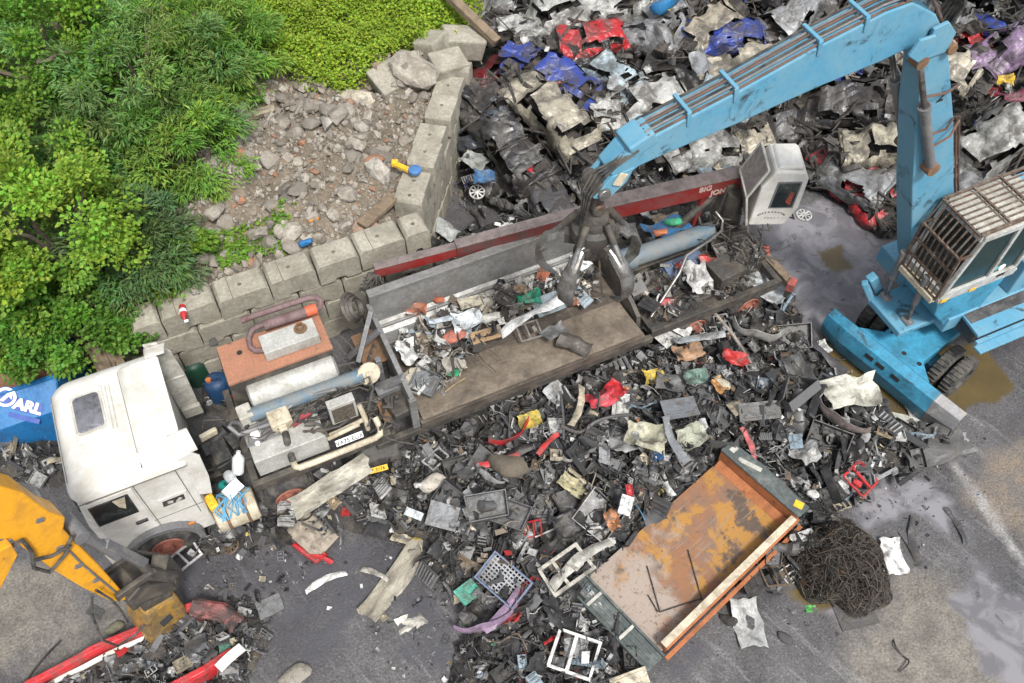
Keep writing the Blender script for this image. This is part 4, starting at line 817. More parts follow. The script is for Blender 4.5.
b = MB(); loft(b,[rrect(-1.5,.2,CY0-.03,CY1+.03,.12,.12,4.62),rrect(-1.5,.2,CY0-.03,CY1+.03,.12,.12,4.68),rrect(-1.4,.1,CY0+.06,CY1-.06,.12,.12,4.74)]); E_(b,'cab_roof',M['old_white'],cabx,0)
b = MB(); b.add([(-1.62,CY0+.01,3.17),(-.66,CY0+.01,3.17),(-.62,CY0+.01,4.55),(-1.48,CY0+.01,4.55)],[(0,1,2,3)]); b.add([(-.56,CY0+.01,3.17),(.06,CY0+.01,3.17),(.06,CY0+.01,4.55),(-.54,CY0+.01,4.55)],[(0,1,2,3)]); E_(b,'side_window',M['glass_green'],cabx,0,False,.012)
b = MB(); b.add([(-1.66,CY0+.04,3.1),(-1.66,CY1-.04,3.1),(-1.46,CY1-.04,4.58),(-1.46,CY0+.04,4.58)],[(0,1,2,3)]); b.add([(.1,CY0+.04,3.1),(.1,CY1-.04,3.1),(.1,CY1-.04,4.58),(.1,CY0+.04,4.58)],[(0,1,2,3)]); b.add([(-1.6,CY1-.01,3.1),(.06,CY1-.01,3.1),(.06,CY1-.01,4.55),(-1.48,CY1-.01,4.55)],[(0,1,2,3)]); E_(b,'windscreen',M['glass'],cabx,0,False,.012)
b = MB(); b.add([(-.05,CY0-.002,4.1),(.06,CY0-.002,4.1),(.06,CY0-.002,4.5),(-.2,CY0-.002,4.5)],[(0,1,2,3)]); b.add([(-.5,CY0-.002,3.25),(-.28,CY0-.002,3.25),(-.28,CY0-.002,3.36),(-.5,CY0-.002,3.36)],[(0,1,2,3)]); E_(b,'window_sticker',mat('cyan_film',(.1,.42,.46),.3,amt=.2),cabx,0,False,.004)
b = MB(); b.lathe([(0,.001),(0,.085),(.012,.085),(.012,.001)],(-.33,CY0-.01,3.3),(0,-1,0),16); E_(b,'speed_sticker',M['signal_white'],cabx,0)
b = MB(); b.lathe([(0,.001),(0,.1),(.04,.13),(.16,.12),(.24,.06),(.26,.001)],(-1.1,-.1,3.45),(.2,-.1,1),12); b.box((-.75,.0,3.3),(.5,.5,.6)); E_(b,'operator_seat',M['cream'],cabx,.05)
for dx in (0,.13,.26): b = MB(); b.box((-.35+dx*.5,CY0-.052,3.08),(.09,.006,.06)); b.box((-.33+dx*.5,CY0-.055,3.08),(.03,.006,.09)); E_(b,'maker_mark',M['black_ink'],cabx,0)
# guard cage: front grille, canted top, roof bars
b = MB(); F0 = [(-1.84,3.0),(-1.84,4.2),(-1.62,4.74)]
for k in range(9):
    y = CY0+.02+(CY1-CY0-.04)*k/8; r_ = .017
    b.bar((F0[0][0],y,F0[0][1]),(F0[1][0],y,F0[1][1]),.028,.028); b.bar((F0[1][0],y,4.2),(F0[2][0],y,F0[2][1]),.028,.028); b.bar((F0[2][0],y,4.8),(.35,y,4.84),.028,.028)
for x, z in ((-1.84,3.0),(-1.84,3.4),(-1.84,3.8),(-1.84,4.2),(-1.62,4.75),(-.95,4.82),(-.3,4.83),(.35,4.84)): b.bar((x,CY0,z),(x,CY1,z),.045,.045)
for y in (CY0,CY1): b.bar((-1.84,y,4.2),(-1.45,y,4.2),.04,.04); b.bar((-1.84,y,3.0),(-1.84,y,4.2),.05,.05); b.bar((-1.62,y,4.76),(.35,y,4.82),.05,.05); b.bar((-1.5,y,4.7),(-1.5,y,4.8),.05,.05); b.bar((.1,y,4.7),(.1,y,4.8),.05,.05)
E_(b,'guard_cage',mat('cage',(.12,.085,.065),.6,.3,dirt=(.26,.22,.18),amt=.4,scale=5,rust=RUST,rust_amt=.3),cabx,0)
b = MB(); b.b2((-1.9,-.46,2.86),(-1.74,.52,3.0)); E_(b,'cage_step',M['cream'],cabx,.01)
# lift cylinders in front of the riser
for y in (-.1,.62):
    b = MB(); b.cyl((-1.75,y,2.4),(-1.85,y,3.3),.07,n=12); b.cyl((-1.66,y,1.75),(-1.75,y,2.4),.04,n=10,mat=1); b.cyl((-1.66,y-.12,1.72),(-1.66,y+.12,1.72),.1,n=14); E_(b,'lift_cylinder',[M['mid_grey_steel'],M['worn_steel']],bevel=0)
b = MB(); b.b2((-2.0,-.3,1.55),(-1.0,.75,1.72)); b.bar((-1.9,.7,1.6),(-2.2,.9,2.2),.14,.14); b.bar((-2.05,.9,2.3),(-1.6,.9,1.6),.2,.2); E_(b,'riser_foot',M['blue_paint'],bevel=.03)
# boom (in the plane y = BY of the upper structure)
BY0, BY1 = .68, 1.16
def pl(px, py, y0):
    r = ray(px, py); n = (-math.sin(EA), math.cos(EA)); t = (y0+n[0]*EO.x+n[1]*EO.y)/(n[0]*r[0]+n[1]*r[1])
    dx = r[0]*t-EO.x; dy = r[1]*t-EO.y; return (dx*math.cos(EA)+dy*math.sin(EA), CAM_H+r[2]*t)
bp = [pl(x,y,BY0) for x, y in ((948,40),(954,120),(954,230),(945,300),(918,300),(911,262),(912,190),(917,110),(926,50))]
b = MB(); b.prism(bp, BY0, BY1); bo = E_(b,'boom',M['blue_paint'],bevel=.03)
c0 = Vector((*pl(937,30,BY0),)); KN = Vector((c0.x,(BY0+BY1)/2,c0.y))
b = MB()
for y in (BY0-.07,BY1+.01):
    k = pl(936,38,BY0); b.prism([(k[0]-.16,k[1]-.3),(k[0]+.28,k[1]-.28),(k[0]+.3,k[1]+.05),(k[0]+.05,k[1]+.3),(k[0]-.2,k[1]+.25)],y,y+.06)
kp = pl(948,46,BY0); b.cyl((kp[0],BY0-.12,kp[1]),(kp[0],BY1+.12,kp[1]),.09,n=14,mat=1); E_(b,'knuckle',[M['blue_paint'],M['rust_plate']],bo,.01)
# markings on the boom side
b = MB(); q = pl(926,104,BY0); b.box((q[0]-.06,BY0-.004,q[1]),(.12,.008,.03)); E_(b,'boom_mark',M['black_ink'],bo,0)
q = pl(941,97,BY0); text_obj('boom_numeral','2',.28,M['black_ink'],bo,(1,0,0),(0,0,1),(q[0],BY0-.006,q[1]),.008)
# stick
sp = [pl(x,y,BY0) for x, y in ((649,141),(687,121),(737,95),(821,48),(888,14),(915,4),(938,16),(950,42),(935,52),(905,52),(880,64),(821,88),(737,126),(668,155),(640,168),(618,186),(612,176),(628,158))]
b = MB(); b.prism(sp, BY0+.03, BY1-.03); st = E_(b,'stick',M['blue_paint'],bevel=.025)
def along(px0, py0, px1, py1, dz=0):
    a = pl(px0,py0,BY0); c = pl(px1,py1,BY0); return Vector((a[0],0,a[1]+dz)), Vector((c[0],0,c[1]+dz))
top = [pl(x,y,BY0) for x, y in ((628,158),(649,141),(687,121),(737,95),(821,48),(888,14),(915,4))]
hs_ = M['black_rubber']; hose_m = [mat('pipe_brown',(.17,.10,.075),.5,.3,amt=.4), M['mid_grey_steel'], M['black_rubber'], bpy.data.materials['pipe_brown'], M['mid_grey_steel'], M['black_rubber']]
for k in range(6):
    y = BY0+.05+.07*k; b = MB(); b.tube([(x,y,z+.05+.02*(k%2)) for x, z in top[1:]]+[(top[-1][0]+.35,y,top[-1][1]-.02),(top[-1][0]+.75+.05*k,y,top[-1][1]-.5),(top[-1][0]+.9,y,top[-1][1]-1.6),(-2.4,y,5.5),(-1.4,y,3.)],.019,6)
    E_(b,'hydraulic_line',hose_m[k],st,0)
for x, y in ((690,119),(737,95),(821,48),(868,24)):
    q = pl(x,y,BY0); b = MB(); b.box((q[0],(BY0+BY1)/2,q[1]+.085),(.06,.44,.05),(0,R(-8),0)); b.box((q[0],BY0+.02,q[1]-.02),(.07,.03,.24),(0,R(-8),0)); E_(b,'pipe_clamp',M['blue_paint'],st,.008)
q = pl(642,148,BY0); b = MB(); b.box((q[0]+.05,(BY0+BY1)/2,q[1]+.0),(.42,.44,.24),(0,R(-25),0)); E_(b,'valve_cover',M['blue_paint'],st,.03)
for k in range(5):   # hoses that loop over the knuckle
    y = BY0+.05+.09*k; q = pl(905,8,BY0); b = MB(); b.tube([(q[0],y,q[1]+.1),(q[0]+.5,y,q[1]+.32+.06*k),(q[0]+1.0,y+.05,q[1]+.25),(q[0]+1.25+.05*k,y,q[1]-.3),(q[0]+1.1,y,q[1]-.9)],.035,7); E_(b,'knuckle_hose',M['black_rubber'],bo,0)
# stick cylinders both sides
for y, s in ((BY0-.13,1),(BY1+.13,1)):
    a = pl(914,56,BY0); c = pl(926,163,BY0); A = Vector((a[0],y,a[1])); C = Vector((c[0],y,c[1])); m_ = A.lerp(C,.38)
    b = MB(); b.cyl(A,m_,.05,n=12,mat=1); b.cyl(m_,C,.085,n=14); b.cyl(m_,m_.lerp(C,.06),.11,n=14); b.cyl(C-Vector((0,.09,0)),C+Vector((0,.12,0)),.13,n=14,mat=2); b.cyl(A-Vector((0,.08,0)),A+Vector((0,.12,0)),.11,n=14,mat=2)
    E_(b,'stick_cylinder',[M['mid_grey_steel'],M['worn_steel'],M['rust_plate']],bevel=0)
a = pl(916,42,BY0); b = MB()
for y in (BY0-.2,BY1+.14): b = MB(); b.prism([(a[0]-.26,a[1]-.05),(a[0]+.05,a[1]-.28),(a[0]+.2,a[1]-.1),(a[0]+.13,a[1]+.2),(a[0]-.16,a[1]+.2)],y,y+.06); E_(b,'cylinder_lug',M['blue_paint'],st,.015)
b = MB()
for p0, p1 in (((916,92),(958,84)),((924,143),(958,120)),((922,130),(952,118))):
    a = pl(*p0,BY0); c = pl(*p1,BY0); b.tube([(a[0],BY0-.15,a[1]),((a[0]+c[0])/2,BY0-.2,(a[1]+c[1])/2+.05),(c[0],BY0-.02,c[1]),(c[0]+.1,BY0+.2,c[1]-.2)],.024,6)
for x in (957,960,963):
    a = pl(x,120,BY0); c = pl(x-2,240,BY0); b.tube([(a[0],BY0+.1,a[1]),(c[0],BY0+.1,c[1])],.02,6)
E_(b,'boom_hose',bpy.data.materials['pipe_brown'],bo,0)
# stick head, link and grab
hd = pl(606,190,BY0); HX, HZ = hd; HY = (BY0+BY1)/2
b = MB()
for y in (BY0+.02,BY1-.1): b.prism([(HX-.18,HZ-.12),(HX+.05,HZ-.25),(HX+.35,HZ+.0),(HX+.45,HZ+.25),(HX+.1,HZ+.2)],y,y+.08)
b.cyl((HX-.02,BY0-.04,HZ-.08),(HX-.02,BY1+.04,HZ-.08),.1,n=14,mat=1); E_(b,'stick_head',[M['blue_paint'],M['worn_steel']],st,.01)
b = MB(); b.box((HX+.22,BY0-.0,HZ+.12),(.16,.03,.22),(0,.5,0)); E_(b,'head_plate',M['cream'],st,.01)
b = MB(); b.box((HX-.02,HY,HZ-.28),(.2,.24,.5)); b.cyl((HX-.02,HY-.2,HZ-.08),(HX-.02,HY+.2,HZ-.08),.16,n=16); b.cyl((HX-.02,HY-.18,HZ-.5),(HX-.02,HY+.18,HZ-.5),.11,n=14)
gr = E_(b,'grab',M['dark_steel'],bevel=.03)
GX, GZ = HX, HZ-.62
b = MB(); b.lathe([(.12,.001),(.12,.13),(0,.16),(-.1,.22),(-.3,.24),(-.34,.34),(-.5,.36),(-.62,.3),(-.95,.2),(-1.0,.001)],(GX,HY,GZ),(0,0,1),18); E_(b,'rotator',M['dark_steel'],gr,0)
for k in range(5):
    a = R(72*k+18-90); ca, sa = math.cos(a), math.sin(a)
    # tine centre line: out from the hub, down and round to the point
    cl_ = [(.30,-.55),(.52,-.62),(.74,-.78),(.84,-1.02),(.84,-1.26),(.72,-1.48),(.50,-1.62)]
    wd = [.07,.10,.13,.15,.14,.09,.015]; th = [.06,.055,.045,.035,.03,.025,.01]; vs = []; b = MB()
    for i, (r_, z) in enumerate(cl_):
        p0 = cl_[max(0,i-1)]; p1 = cl_[min(len(cl_)-1,i+1)]; t = Vector((p1[0]-p0[0],p1[1]-p0[1])).normalized(); nn = Vector((-t.y,t.x))
        for q, (sw, sn) in enumerate(((-1,-.2),(-.75,1),(0,1.5),(.75,1),(1,-.2),(0,.1))):
            rr = r_+nn.x*th[i]*sn; zz = z+nn.y*th[i]*sn; lat = wd[i]*sw; vs.append((GX+ca*rr-sa*lat, HY+sa*rr+ca*lat, GZ+zz))
    n = 6; fs = [(i*n+j,i*n+(j+1)%n,(i+1)*n+(j+1)%n,(i+1)*n+j) for i in range(len(cl_)-1) for j in range(n)]+[tuple(range(n)),tuple(range((len(cl_)-1)*n,len(cl_)*n))]
    b.add(vs,fs,0,True); E_(b,'tine',M['worn_steel'],gr,0)
    b = MB(); P = lambda r_, z: Vector((GX+ca*r_,HY+sa*r_,GZ+z)); b.cyl(P(.26,-.12),P(.45,-.4),.058,n=12); b.cyl(P(.45,-.4),P(.66,-.68),.045,n=10,mat=1); b.box(P(.3,-.6),(.24,.24,.2),(0,0,a)); E_(b,'grab_cylinder',[M['dark_steel'],M['worn_steel']],gr,0)
b = MB()
for k in range(4):
    q = pl(632,158,BY0); y = BY0+.05*k; b.tube([(q[0]+.1,y,q[1]+.1),(q[0]-.2,y,q[1]-.05-.02*k),(HX-.02-.03*k,HY-.2+.06*k,HZ+.22),(HX-.2-.02*k,HY-.18+.05*k,HZ-.1),(HX-.24,HY-.1+.03*k,GZ-.05),(HX-.1,HY,GZ-.08)],.018,6)
E_(b,'grab_hose',M['black_rubber'],gr,0)
# scraps hanging in the grab
for i, (dx, dy, L_) in enumerate(((.05,-.2,.9),(-.25,-.1,.8))):
    b = MB(); b.bar((0,0,0),(.12-.3*i,.05,-L_),.07,.03); o = b.obj('wooden_lath',M['timber']); p = Matrix.Translation(EO) @ Matrix.Rotation(EA,4,'Z') @ Vector((GX+dx,HY+dy,GZ-.95)); o.location = p; tag(o,('longer ' if i == 0 else 'shorter ')+'splintered wooden lath hanging out of the grab','lath')
# ------------------------------------------------------------------ yellow excavator arm with pulveriser
YO = at(60,560,0); 
ye = empty('yellow_excavator', at(-45,640,0), R(0), 'yellow excavator arm with black linkage reaching in at the frame edge beside the white cab', 'excavator')
yo = ye.location.copy()
def Y_(b, name, m, parent=ye, bevel=.015): return b.obj(name, m, parent, bevel, yo)
# arm lies in a vertical plane: from the knee (upper left) down to the tip by the red wreck
A0 = at(118,600,2.0); hl = Vector((.66,.75,0)).normalized(); nr = Vector((-hl.y,hl.x,0)) # the arm hangs steeply; its plane faces the camera, nr points away from it
def yp(px, py, off=0.0):
    """point in the arm's vertical plane, shifted sideways by off, seen at a photo pixel"""
    r = Vector(ray(px,py)); P0 = A0+nr*off-Vector((0,0,CAM_H)); t = P0.dot(nr)/r.dot(nr); return Vector((r.x*t,r.y*t,CAM_H+r.z*t))
def yslab(b, pix, o0, o1, mat=0):
    a = [yp(x,y,o0) for x, y in pix]; c = [p+nr*(o1-o0) for p in a]; n = len(a)
    return b.add(a+c,[tuple(range(n)),tuple(range(2*n-1,n-1,-1))]+[(i,i+n,(i+1)%n+n,(i+1)%n) for i in range(n)],mat)
0 and print('knee', yp(0,498), yp(160,650))
b = MB(); yslab(b,[(-60,476),(0,486),(24,493),(50,512),(66,518),(64,530),(100,566),(130,600),(112,602),(84,589),(56,572),(34,556),(12,540),(0,540),(-60,556)],-.2,.22); ar = Y_(b,'arm',M['yellow_paint'],bevel=.03)
b = MB(); yslab(b,[(-20,560),(12,545),(18,555),(0,590),(-30,620)],-.35,-.2); Y_(b,'boom_end',M['yellow_paint'])
b = MB(); a = yp(75,530,-.05); c = yp(118,556,-.05); d = yp(156,570,-.05)
b.cyl(a,c,.085,n=14); b.cyl(c,d,.05,n=12,mat=1); b.cyl(a-nr*.2,a+nr*.3,.12,n=14); Y_(b,'bucket_cylinder',[M['mid_grey_steel'],M['worn_steel']],bevel=0)
b = MB(); e = a.lerp(c,.15)+Vector((.0,.0,.12)); f = c.lerp(d,.75)+Vector((0,0,.12)); b.bar(e.lerp(f,.35),f,.16,.14); Y_(b,'cylinder_guard',M['mid_grey_steel'])
lk = [yp(116,598,-.28),yp(150,574,-.28),yp(175,577,-.28)]
b = MB()
for o in (0,.5):
    b.bar(lk[0]+nr*o,lk[1]+nr*o,.09,.15); b.bar(lk[1]+nr*o,lk[2]+nr*o,.1,.2)
b.cyl(lk[1]-nr*.05,lk[1]+nr*.6,.08,n=14); b.bar(yp(158,565,-.1),yp(172,580,-.1),.4,.3); Y_(b,'tilt_link',M['dark_steel'],bevel=.02)
b = MB(); yslab(b,[(128,602),(140,588),(178,580),(176,590),(150,600),(134,612)],-.3,.35); yslab(b,[(140,606),(172,592),(176,602),(148,616)],-.24,.3); Y_(b,'quick_hitch',M['dark_steel'],bevel=.03)
b = MB(); yslab(b,[(146,614),(178,596),(190,612),(186,640),(170,654),(155,652),(146,634)],-.3,.35); pv = Y_(b,'grab_head',M['yellow_worn'],bevel=.08)
b = MB(); p = yp(166,620,-.32); b.box(p,(.22,.02,.16),(R(-30),0,math.atan2(hl.y,hl.x))); Y_(b,'makers_plate',M['black_ink'],pv)
b = MB(); p = yp(172,640,-.36); b.cyl(p,p+nr*.1,.12,n=14); b.cyl(p+Vector((.12,.05,.05)),p+Vector((.12,.05,.05))+nr*.1,.08,n=14); yslab(b,[(165,640),(185,634),(182,655),(170,668),(162,660)],-.26,.3,0); Y_(b,'jaw',M['dark_steel'],pv,.03)
for k, pts in enumerate(([(8,548),(22,540),(32,552),(34,568),(50,572),(64,556),(70,545)],[(34,560),(52,556),(66,548),(72,536)],[(92,594),(92,615),(102,640),(118,646),(135,635),(144,625)],[(96,590),(112,600),(122,612),(128,622)])):
    b = MB(); b.tube([yp(x,y,-.26-.03*k) for x, y in pts],.03 if k < 2 else .022,7); Y_(b,'hydraulic_hose',M['black_rubber'],ar,0)
for x, y in ((40,520),(60,548),(78,566),(96,580)):
    b = MB(); p = yp(x,y,-.21); b.box(p,(.1,.05,.07),(0,.6,math.atan2(hl.y,hl.x))); Y_(b,'hose_clip',M['mid_grey_steel'],ar,.005)
b = MB(); b.tube([yp(66,548,-.22),yp(84,566,-.22),yp(120,596,-.22)],.018,6); Y_(b,'grease_line',M['mid_grey_steel'],ar,.0)
# ------------------------------------------------------------------ tipped lorry body, rusty inside
tp = [at(594,575,.25),at(652,655,.25),at(787,530,.25),at(726,452,.25)]
ax_ = ((tp[2]-tp[1])+(tp[3]-tp[0])).normalized(); ta = math.atan2(ax_.y,ax_.x); tc_ = sum(tp,Vector())/4
tb = empty('tipper_body',(tc_.x,tc_.y,.02),ta,'rusty orange steel tipper body with grey ends lying open on the scrap','tipper body')
LT = (tp[2]-tp[1]).length*.5+(tp[3]-tp[0]).length*.5; WT = (tp[1]-tp[0]).length*.5+(tp[3]-tp[2]).length*.5; hx, hy = LT/2, WT/2; print('tipper', LT, WT)
def tipper_floor():
    m = bpy.data.materials.new('tipper_floor'); m.use_nodes = True; nt = m.node_tree; N = nt.nodes; L = nt.links; bs = N['Principled BSDF']; tc = N.new('ShaderNodeTexCoord')
    def noi(s, d=8, r=.65, di=0.): n = N.new('ShaderNodeTexNoise'); n.inputs['Scale'].default_value = s; n.inputs['Detail'].default_value = d; n.inputs['Roughness'].default_value = r; n.inputs['Distortion'].default_value = di; L.new(tc.outputs['Object'], n.inputs['Vector']); return n.outputs[0]
    def rg(o, a, c): r = N.new('ShaderNodeMapRange'); L.new(o, r.inputs[0]); r.inputs[1].default_value = a; r.inputs[2].default_value = c; return r.outputs[0]
    def mx(f, a, c):
        x = N.new('ShaderNodeMix'); x.data_type = 'RGBA'; L.new(f, x.inputs[0])
        for s_, q in ((x.inputs[6], a), (x.inputs[7], c)):
            if isinstance(q, tuple): s_.default_value = (*q, 1)
            else: L.new(q, s_)
        return x.outputs[2]
    sx = N.new('ShaderNodeSeparateXYZ'); L.new(tc.outputs['Object'], sx.inputs[0])
    c = mx(rg(noi(2.2), .35, .65), (.25,.11,.045), (.17,.11,.08)); c = mx(rg(noi(1.5, 9, .6, .4), .50, .56), c, (.33,.165,.035)); c = mx(rg(noi(1.1, 9, .66, .3), .57, .62), c, (.085,.06,.045))
    ad = N.new('ShaderNodeMath'); ad.operation = 'MULTIPLY_ADD'; L.new(sx.outputs[0], ad.inputs[0]); ad.inputs[1].default_value = -.16; L.new(noi(1.8, 8, .65), ad.inputs[2])
    c = mx(rg(ad.outputs[0], .56, .72), c, (.30,.245,.205)); c = mx(rg(noi(14, 6, .7), .55, .68), c, (.115,.07,.04)); mp_ = N.new('ShaderNodeMapping'); mp_.inputs['Scale'].default_value = (.6,9,1); L.new(tc.outputs['Object'], mp_.inputs[0]); ns_ = N.new('ShaderNodeTexNoise'); ns_.inputs['Scale'].default_value = 2.5; ns_.inputs['Detail'].default_value = 9; ns_.inputs['Roughness'].default_value = .7; L.new(mp_.outputs[0], ns_.inputs['Vector']); c = mx(rg(ns_.outputs[0], .56, .68), c, (.24,.19,.155)); L.new(c, bs.inputs['Base Color']); bs.inputs['Roughness'].default_value = .7
    bp_ = N.new('ShaderNodeBump'); bp_.inputs['Strength'].default_value = .25; bp_.inputs['Distance'].default_value = .02; L.new(noi(8), bp_.inputs['Height']); L.new(bp_.outputs[0], bs.inputs['Normal']); return m
M['tipfloor'] = tipper_floor(); M['tiprust'] = mat('tip_rust',(.36,.13,.05),.75,dirt=(.2,.08,.035),amt=.4,scale=3,bump=.15,rust=(.1,.06,.04),rust_amt=.2)
def TB(b, name, m, parent=tb, bevel=.008): return b.obj(name, m, parent, bevel)
b = MB(); b.b2((-hx,-hy,.12),(hx,hy,.18)); TB(b,'floor',M['tipfloor'])
b = MB()
for y in (-.45,.45): b.b2((-hx+.1,y-.06,0),(hx-.1,y+.06,.12))
TB(b,'floor_runner',M['tiprust'])
b = MB(); b.b2((hx-.05,-hy-.02,.12),(hx+.02,hy+.02,.6)); b.add([(hx-.06,-hy+.03,.30),(hx-.06,hy-.03,.30),(hx-.22,hy-.03,.186),(hx-.22,-hy+.03,.186)],[(0,1,2,3)]); hb = TB(b,'headboard_inside',M['tiprust'])
b = MB(); b.prism([(hx+.02,-hy-.06),(hx+.32,-hy-.06),(hx+.38,hy*.2),(hx+.32,hy+.04),(hx+.02,hy+.04)],.52,.57,'xy'); b.b2((hx+.29,-hy-.06,.05),(hx+.33,hy+.04,.56)); b.b2((hx-.06,-hy-.05,.6),(hx+.03,hy+.03,.66)); he = TB(b,'headboard',M['tip_grey'])
b = MB(); b.box((hx+.2,-hy+.12,.575),(.16,.18,.01),(0,0,.3)); TB(b,'yellow_label',M['plate_yellow'],he,0)
b = MB(); b.box((hx+.2,hy-.12,.574),(.16,.12,.006)); b.box((hx+.17,hy*.4,.574),(.1,.5,.006),(0,0,.3)); TB(b,'dirt_flake',M['old_white'],he,0)
b = MB(); b.b2((-hx+.1,-hy-.05,.12),(hx-.1,-hy+.02,.5)); b.b2((-hx+.05,-hy-.1,.46),(hx-.02,-hy+.06,.54)); sd_ = TB(b,'side_board',M['tiprust'])
b = MB(); b.b2((-hx+.05,-hy-.06,.54),(hx-.08,-hy+.08,.56)); TB(b,'side_cap',M['cream'],sd_)
b = MB(); b.b2((-hx+.0,-hy-.2,.2),(hx+.05,-hy-.12,.26)); TB(b,'side_flange',M['tiprust'],sd_)
b = MB(); b.b2((-hx-.42,-hy-.1,.18),(-hx-.02,hy+.1,.24)); b.b2((-hx-.02,-hy-.1,.15),(-hx+.03,hy+.1,.30)); b.b2((-hx-.44,-hy-.1,.16),(-hx-.40,hy+.1,.32))
for k in range(3): b.b2((-hx-.34+.1*k,-hy-.08,.24),(-hx-.29+.1*k,hy+.08,.262))
tg = TB(b,'tailboard',M['tip_grey'])
b = MB()
for y in (-.3,.55): b.b2((-hx-.43,y-.03,.262),(-hx,y+.03,.28))
TB(b,'tailboard_strap',M['old_white'],tg,.003)
# thin rods lying in the body
for i, (px0,py0,px1,py1) in enumerate(((647,566,660,612),(688,550,702,600),(648,595,658,612),(660,612,702,598))):
    a = at(px0,py0,.23); c = at(px1,py1,.23); b = MB(); b.cyl((0,0,0),c-a,.013,n=6); o = b.obj('thin_rod',M['black_paint']); o.location = a; tag(o,['thin black rod along the middle of the rusty tipper floor','thin black rod nearer the side board on the tipper floor','short thin black rod near the tailboard end of the tipper floor','thin black rod lying crosswise on the tipper floor'][i],'rod')
# ------------------------------------------------------------------ scrap shapes (about 1 m long; scaled when used)
def shell(V, F, t):
    """give a surface a thickness"""
    V = [Vector(v) for v in V]; N_ = [Vector() for _ in V]
    for f in F:
        n = (V[f[1]]-V[f[0]]).cross(V[f[-1]]-V[f[0]])
        for i in f: N_[i] += n
    k = len(V); back = [v-(n.normalized() if n.length > 0 else Vector((0,0,1)))*t for v, n in zip(V, N_)]
    E = {}
    for f in F:
        for a, c in zip(f, f[1:]+f[:1]): E[(a,c)] = E.get((a,c),0)+1
    rim = [(c,a,a+k,c+k) for (a,c) in E if (c,a) not in E]
    return V+back, [list(f) for f in F]+[[i+k for i in f][::-1] for f in F]+[list(r_) for r_ in rim]
def gridf(nx, ny): return [[i*(ny+1)+j,(i+1)*(ny+1)+j,(i+1)*(ny+1)+j+1,i*(ny+1)+j+1] for i in range(nx) for j in range(ny)]
def crease(p, s, o): d = noise.voronoi((p+o)*s)[0]; return d[1]-d[0]
def t_sheet(rg, asp=.7, amp=.16, nx=7, ny=5, tear=True, th=.012, bend=0.):
    o = Vector((rg.uniform(0,50),rg.uniform(0,50),rg.uniform(0,50))); V = []
    for i in range(nx+1):
        for j in range(ny+1):
            p = Vector((i/nx-.5,(j/ny-.5)*asp,0)); q = p*1.
            if tear and (i in (0,nx) or j in (0,ny)): q *= 1-.28*abs(noise.noise(p*4+o))
            q.z = amp*(noise.noise(p*2.2+o)*1.1+.9*(.35-min(.5,crease(p,2.6,o))))+bend*(4*p.x*p.x); q += noise.noise_vector(p*3+o)*amp*.35; V.append(q)
    return shell(V, gridf(nx,ny), th)
def t_strip(rg, w=.16, curl=.25, th=.015):
    nx, ny = 9, 3; o = Vector((rg.uniform(0,50),0,0)); c = rg.uniform(-curl,curl); V = []
    for i in range(nx+1):
        x = i/nx-.5; yy = c*4*x*x*.5; ww = w*(1-.5*abs(noise.noise(Vector((x*3,0,0))+o)))
        for j in range(ny+1):
            s = j/ny-.5; V.append(Vector((x,yy+s*ww,.18*w*math.cos(s*3)+.07*noise.noise(Vector((x*4,s,0))+o))))
    return shell(V, gridf(nx,ny), th)
def t_bumper(rg):
    nx, ny = 12, 5; o = Vector((rg.uniform(0,50),0,0)); V = []
    for i in range(nx+1):
        x = i/nx-.5; back = .9*abs(2*x)**3*.22
        for j in range(ny+1):
            a = (j/ny)*2.4-1.2; p = Vector((x,back+.10*(1-math.cos(a)),.17*a*(1-.5*abs(2*x)**2))); V.append(p+noise.noise_vector(p*3+o)*.07)
    return shell(V, gridf(nx,ny), .012)
def t_tube(rg, r=.03, bends=3, amp=.25, n=7):
    pts = [Vector((i/(bends+1)-.5,rg.uniform(-amp,amp),rg.uniform(-amp,amp)*.5)) for i in range(bends+2)]; out = []
    for i in range(len(pts)-1):
        p0, p1, p2, p3 = pts[max(i-1,0)], pts[i], pts[i+1], pts[min(i+2,len(pts)-1)]
        for k in range(4 if i < len(pts)-2 else 5): t = k/4; out.append(.5*((2*p1)+(p2-p0)*t+(2*p0-5*p1+4*p2-p3)*t*t+(3*p1-p0-3*p2+p3)*t**3))
    b = MB(); b.tube(out, r, n); return b.v, b.f
def t_housing(rg):
    b = MB(); w, d, h = .5, rg.uniform(.3,.45), rg.uniform(.16,.3); t = .025
    b.box((0,0,0),(w*2,d*2,t)); 
    for s in (-1,1): b.box((s*(w-t/2),0,h/2),(t,d*2,h)); b.box((0,s*(d-t/2),h/2),(w*2-2*t,t,h))
    b.cyl((rg.uniform(-.3,.3),0,-.02),(rg.uniform(-.2,.2),0,h*.7),rg.uniform(.08,.16),n=9); b.box((rg.uniform(-.3,.3),rg.uniform(-.1,.1),h*.3),(.2,.12,h*.5),(0,0,rg.random()))
    b.bar((-w,-d,h),(-w-.15,-d,h*.6),.06,.03); o = Vector((rg.uniform(0,50),0,0))
    return [Vector(v)+noise.noise_vector(Vector(v)*2+o)*.06 for v in b.v], b.f
def t_bracket(rg):
    b = MB(); a = rg.uniform(.3,.7); b.box((0,0,0),(1,.14,.03)); b.box((.48,0,a/2),(.03,.14,a)); b.box((-.3,.12,.0),(.2,.16,.03)); b.cyl((-.3,.14,-.02),(-.3,.14,.06),.06,n=8); b.bar((.45,0,a*.8),(.1,0,0),.08,.03); b.box((-.48,0,-.08),(.03,.14,.18)); return b.v, b.f
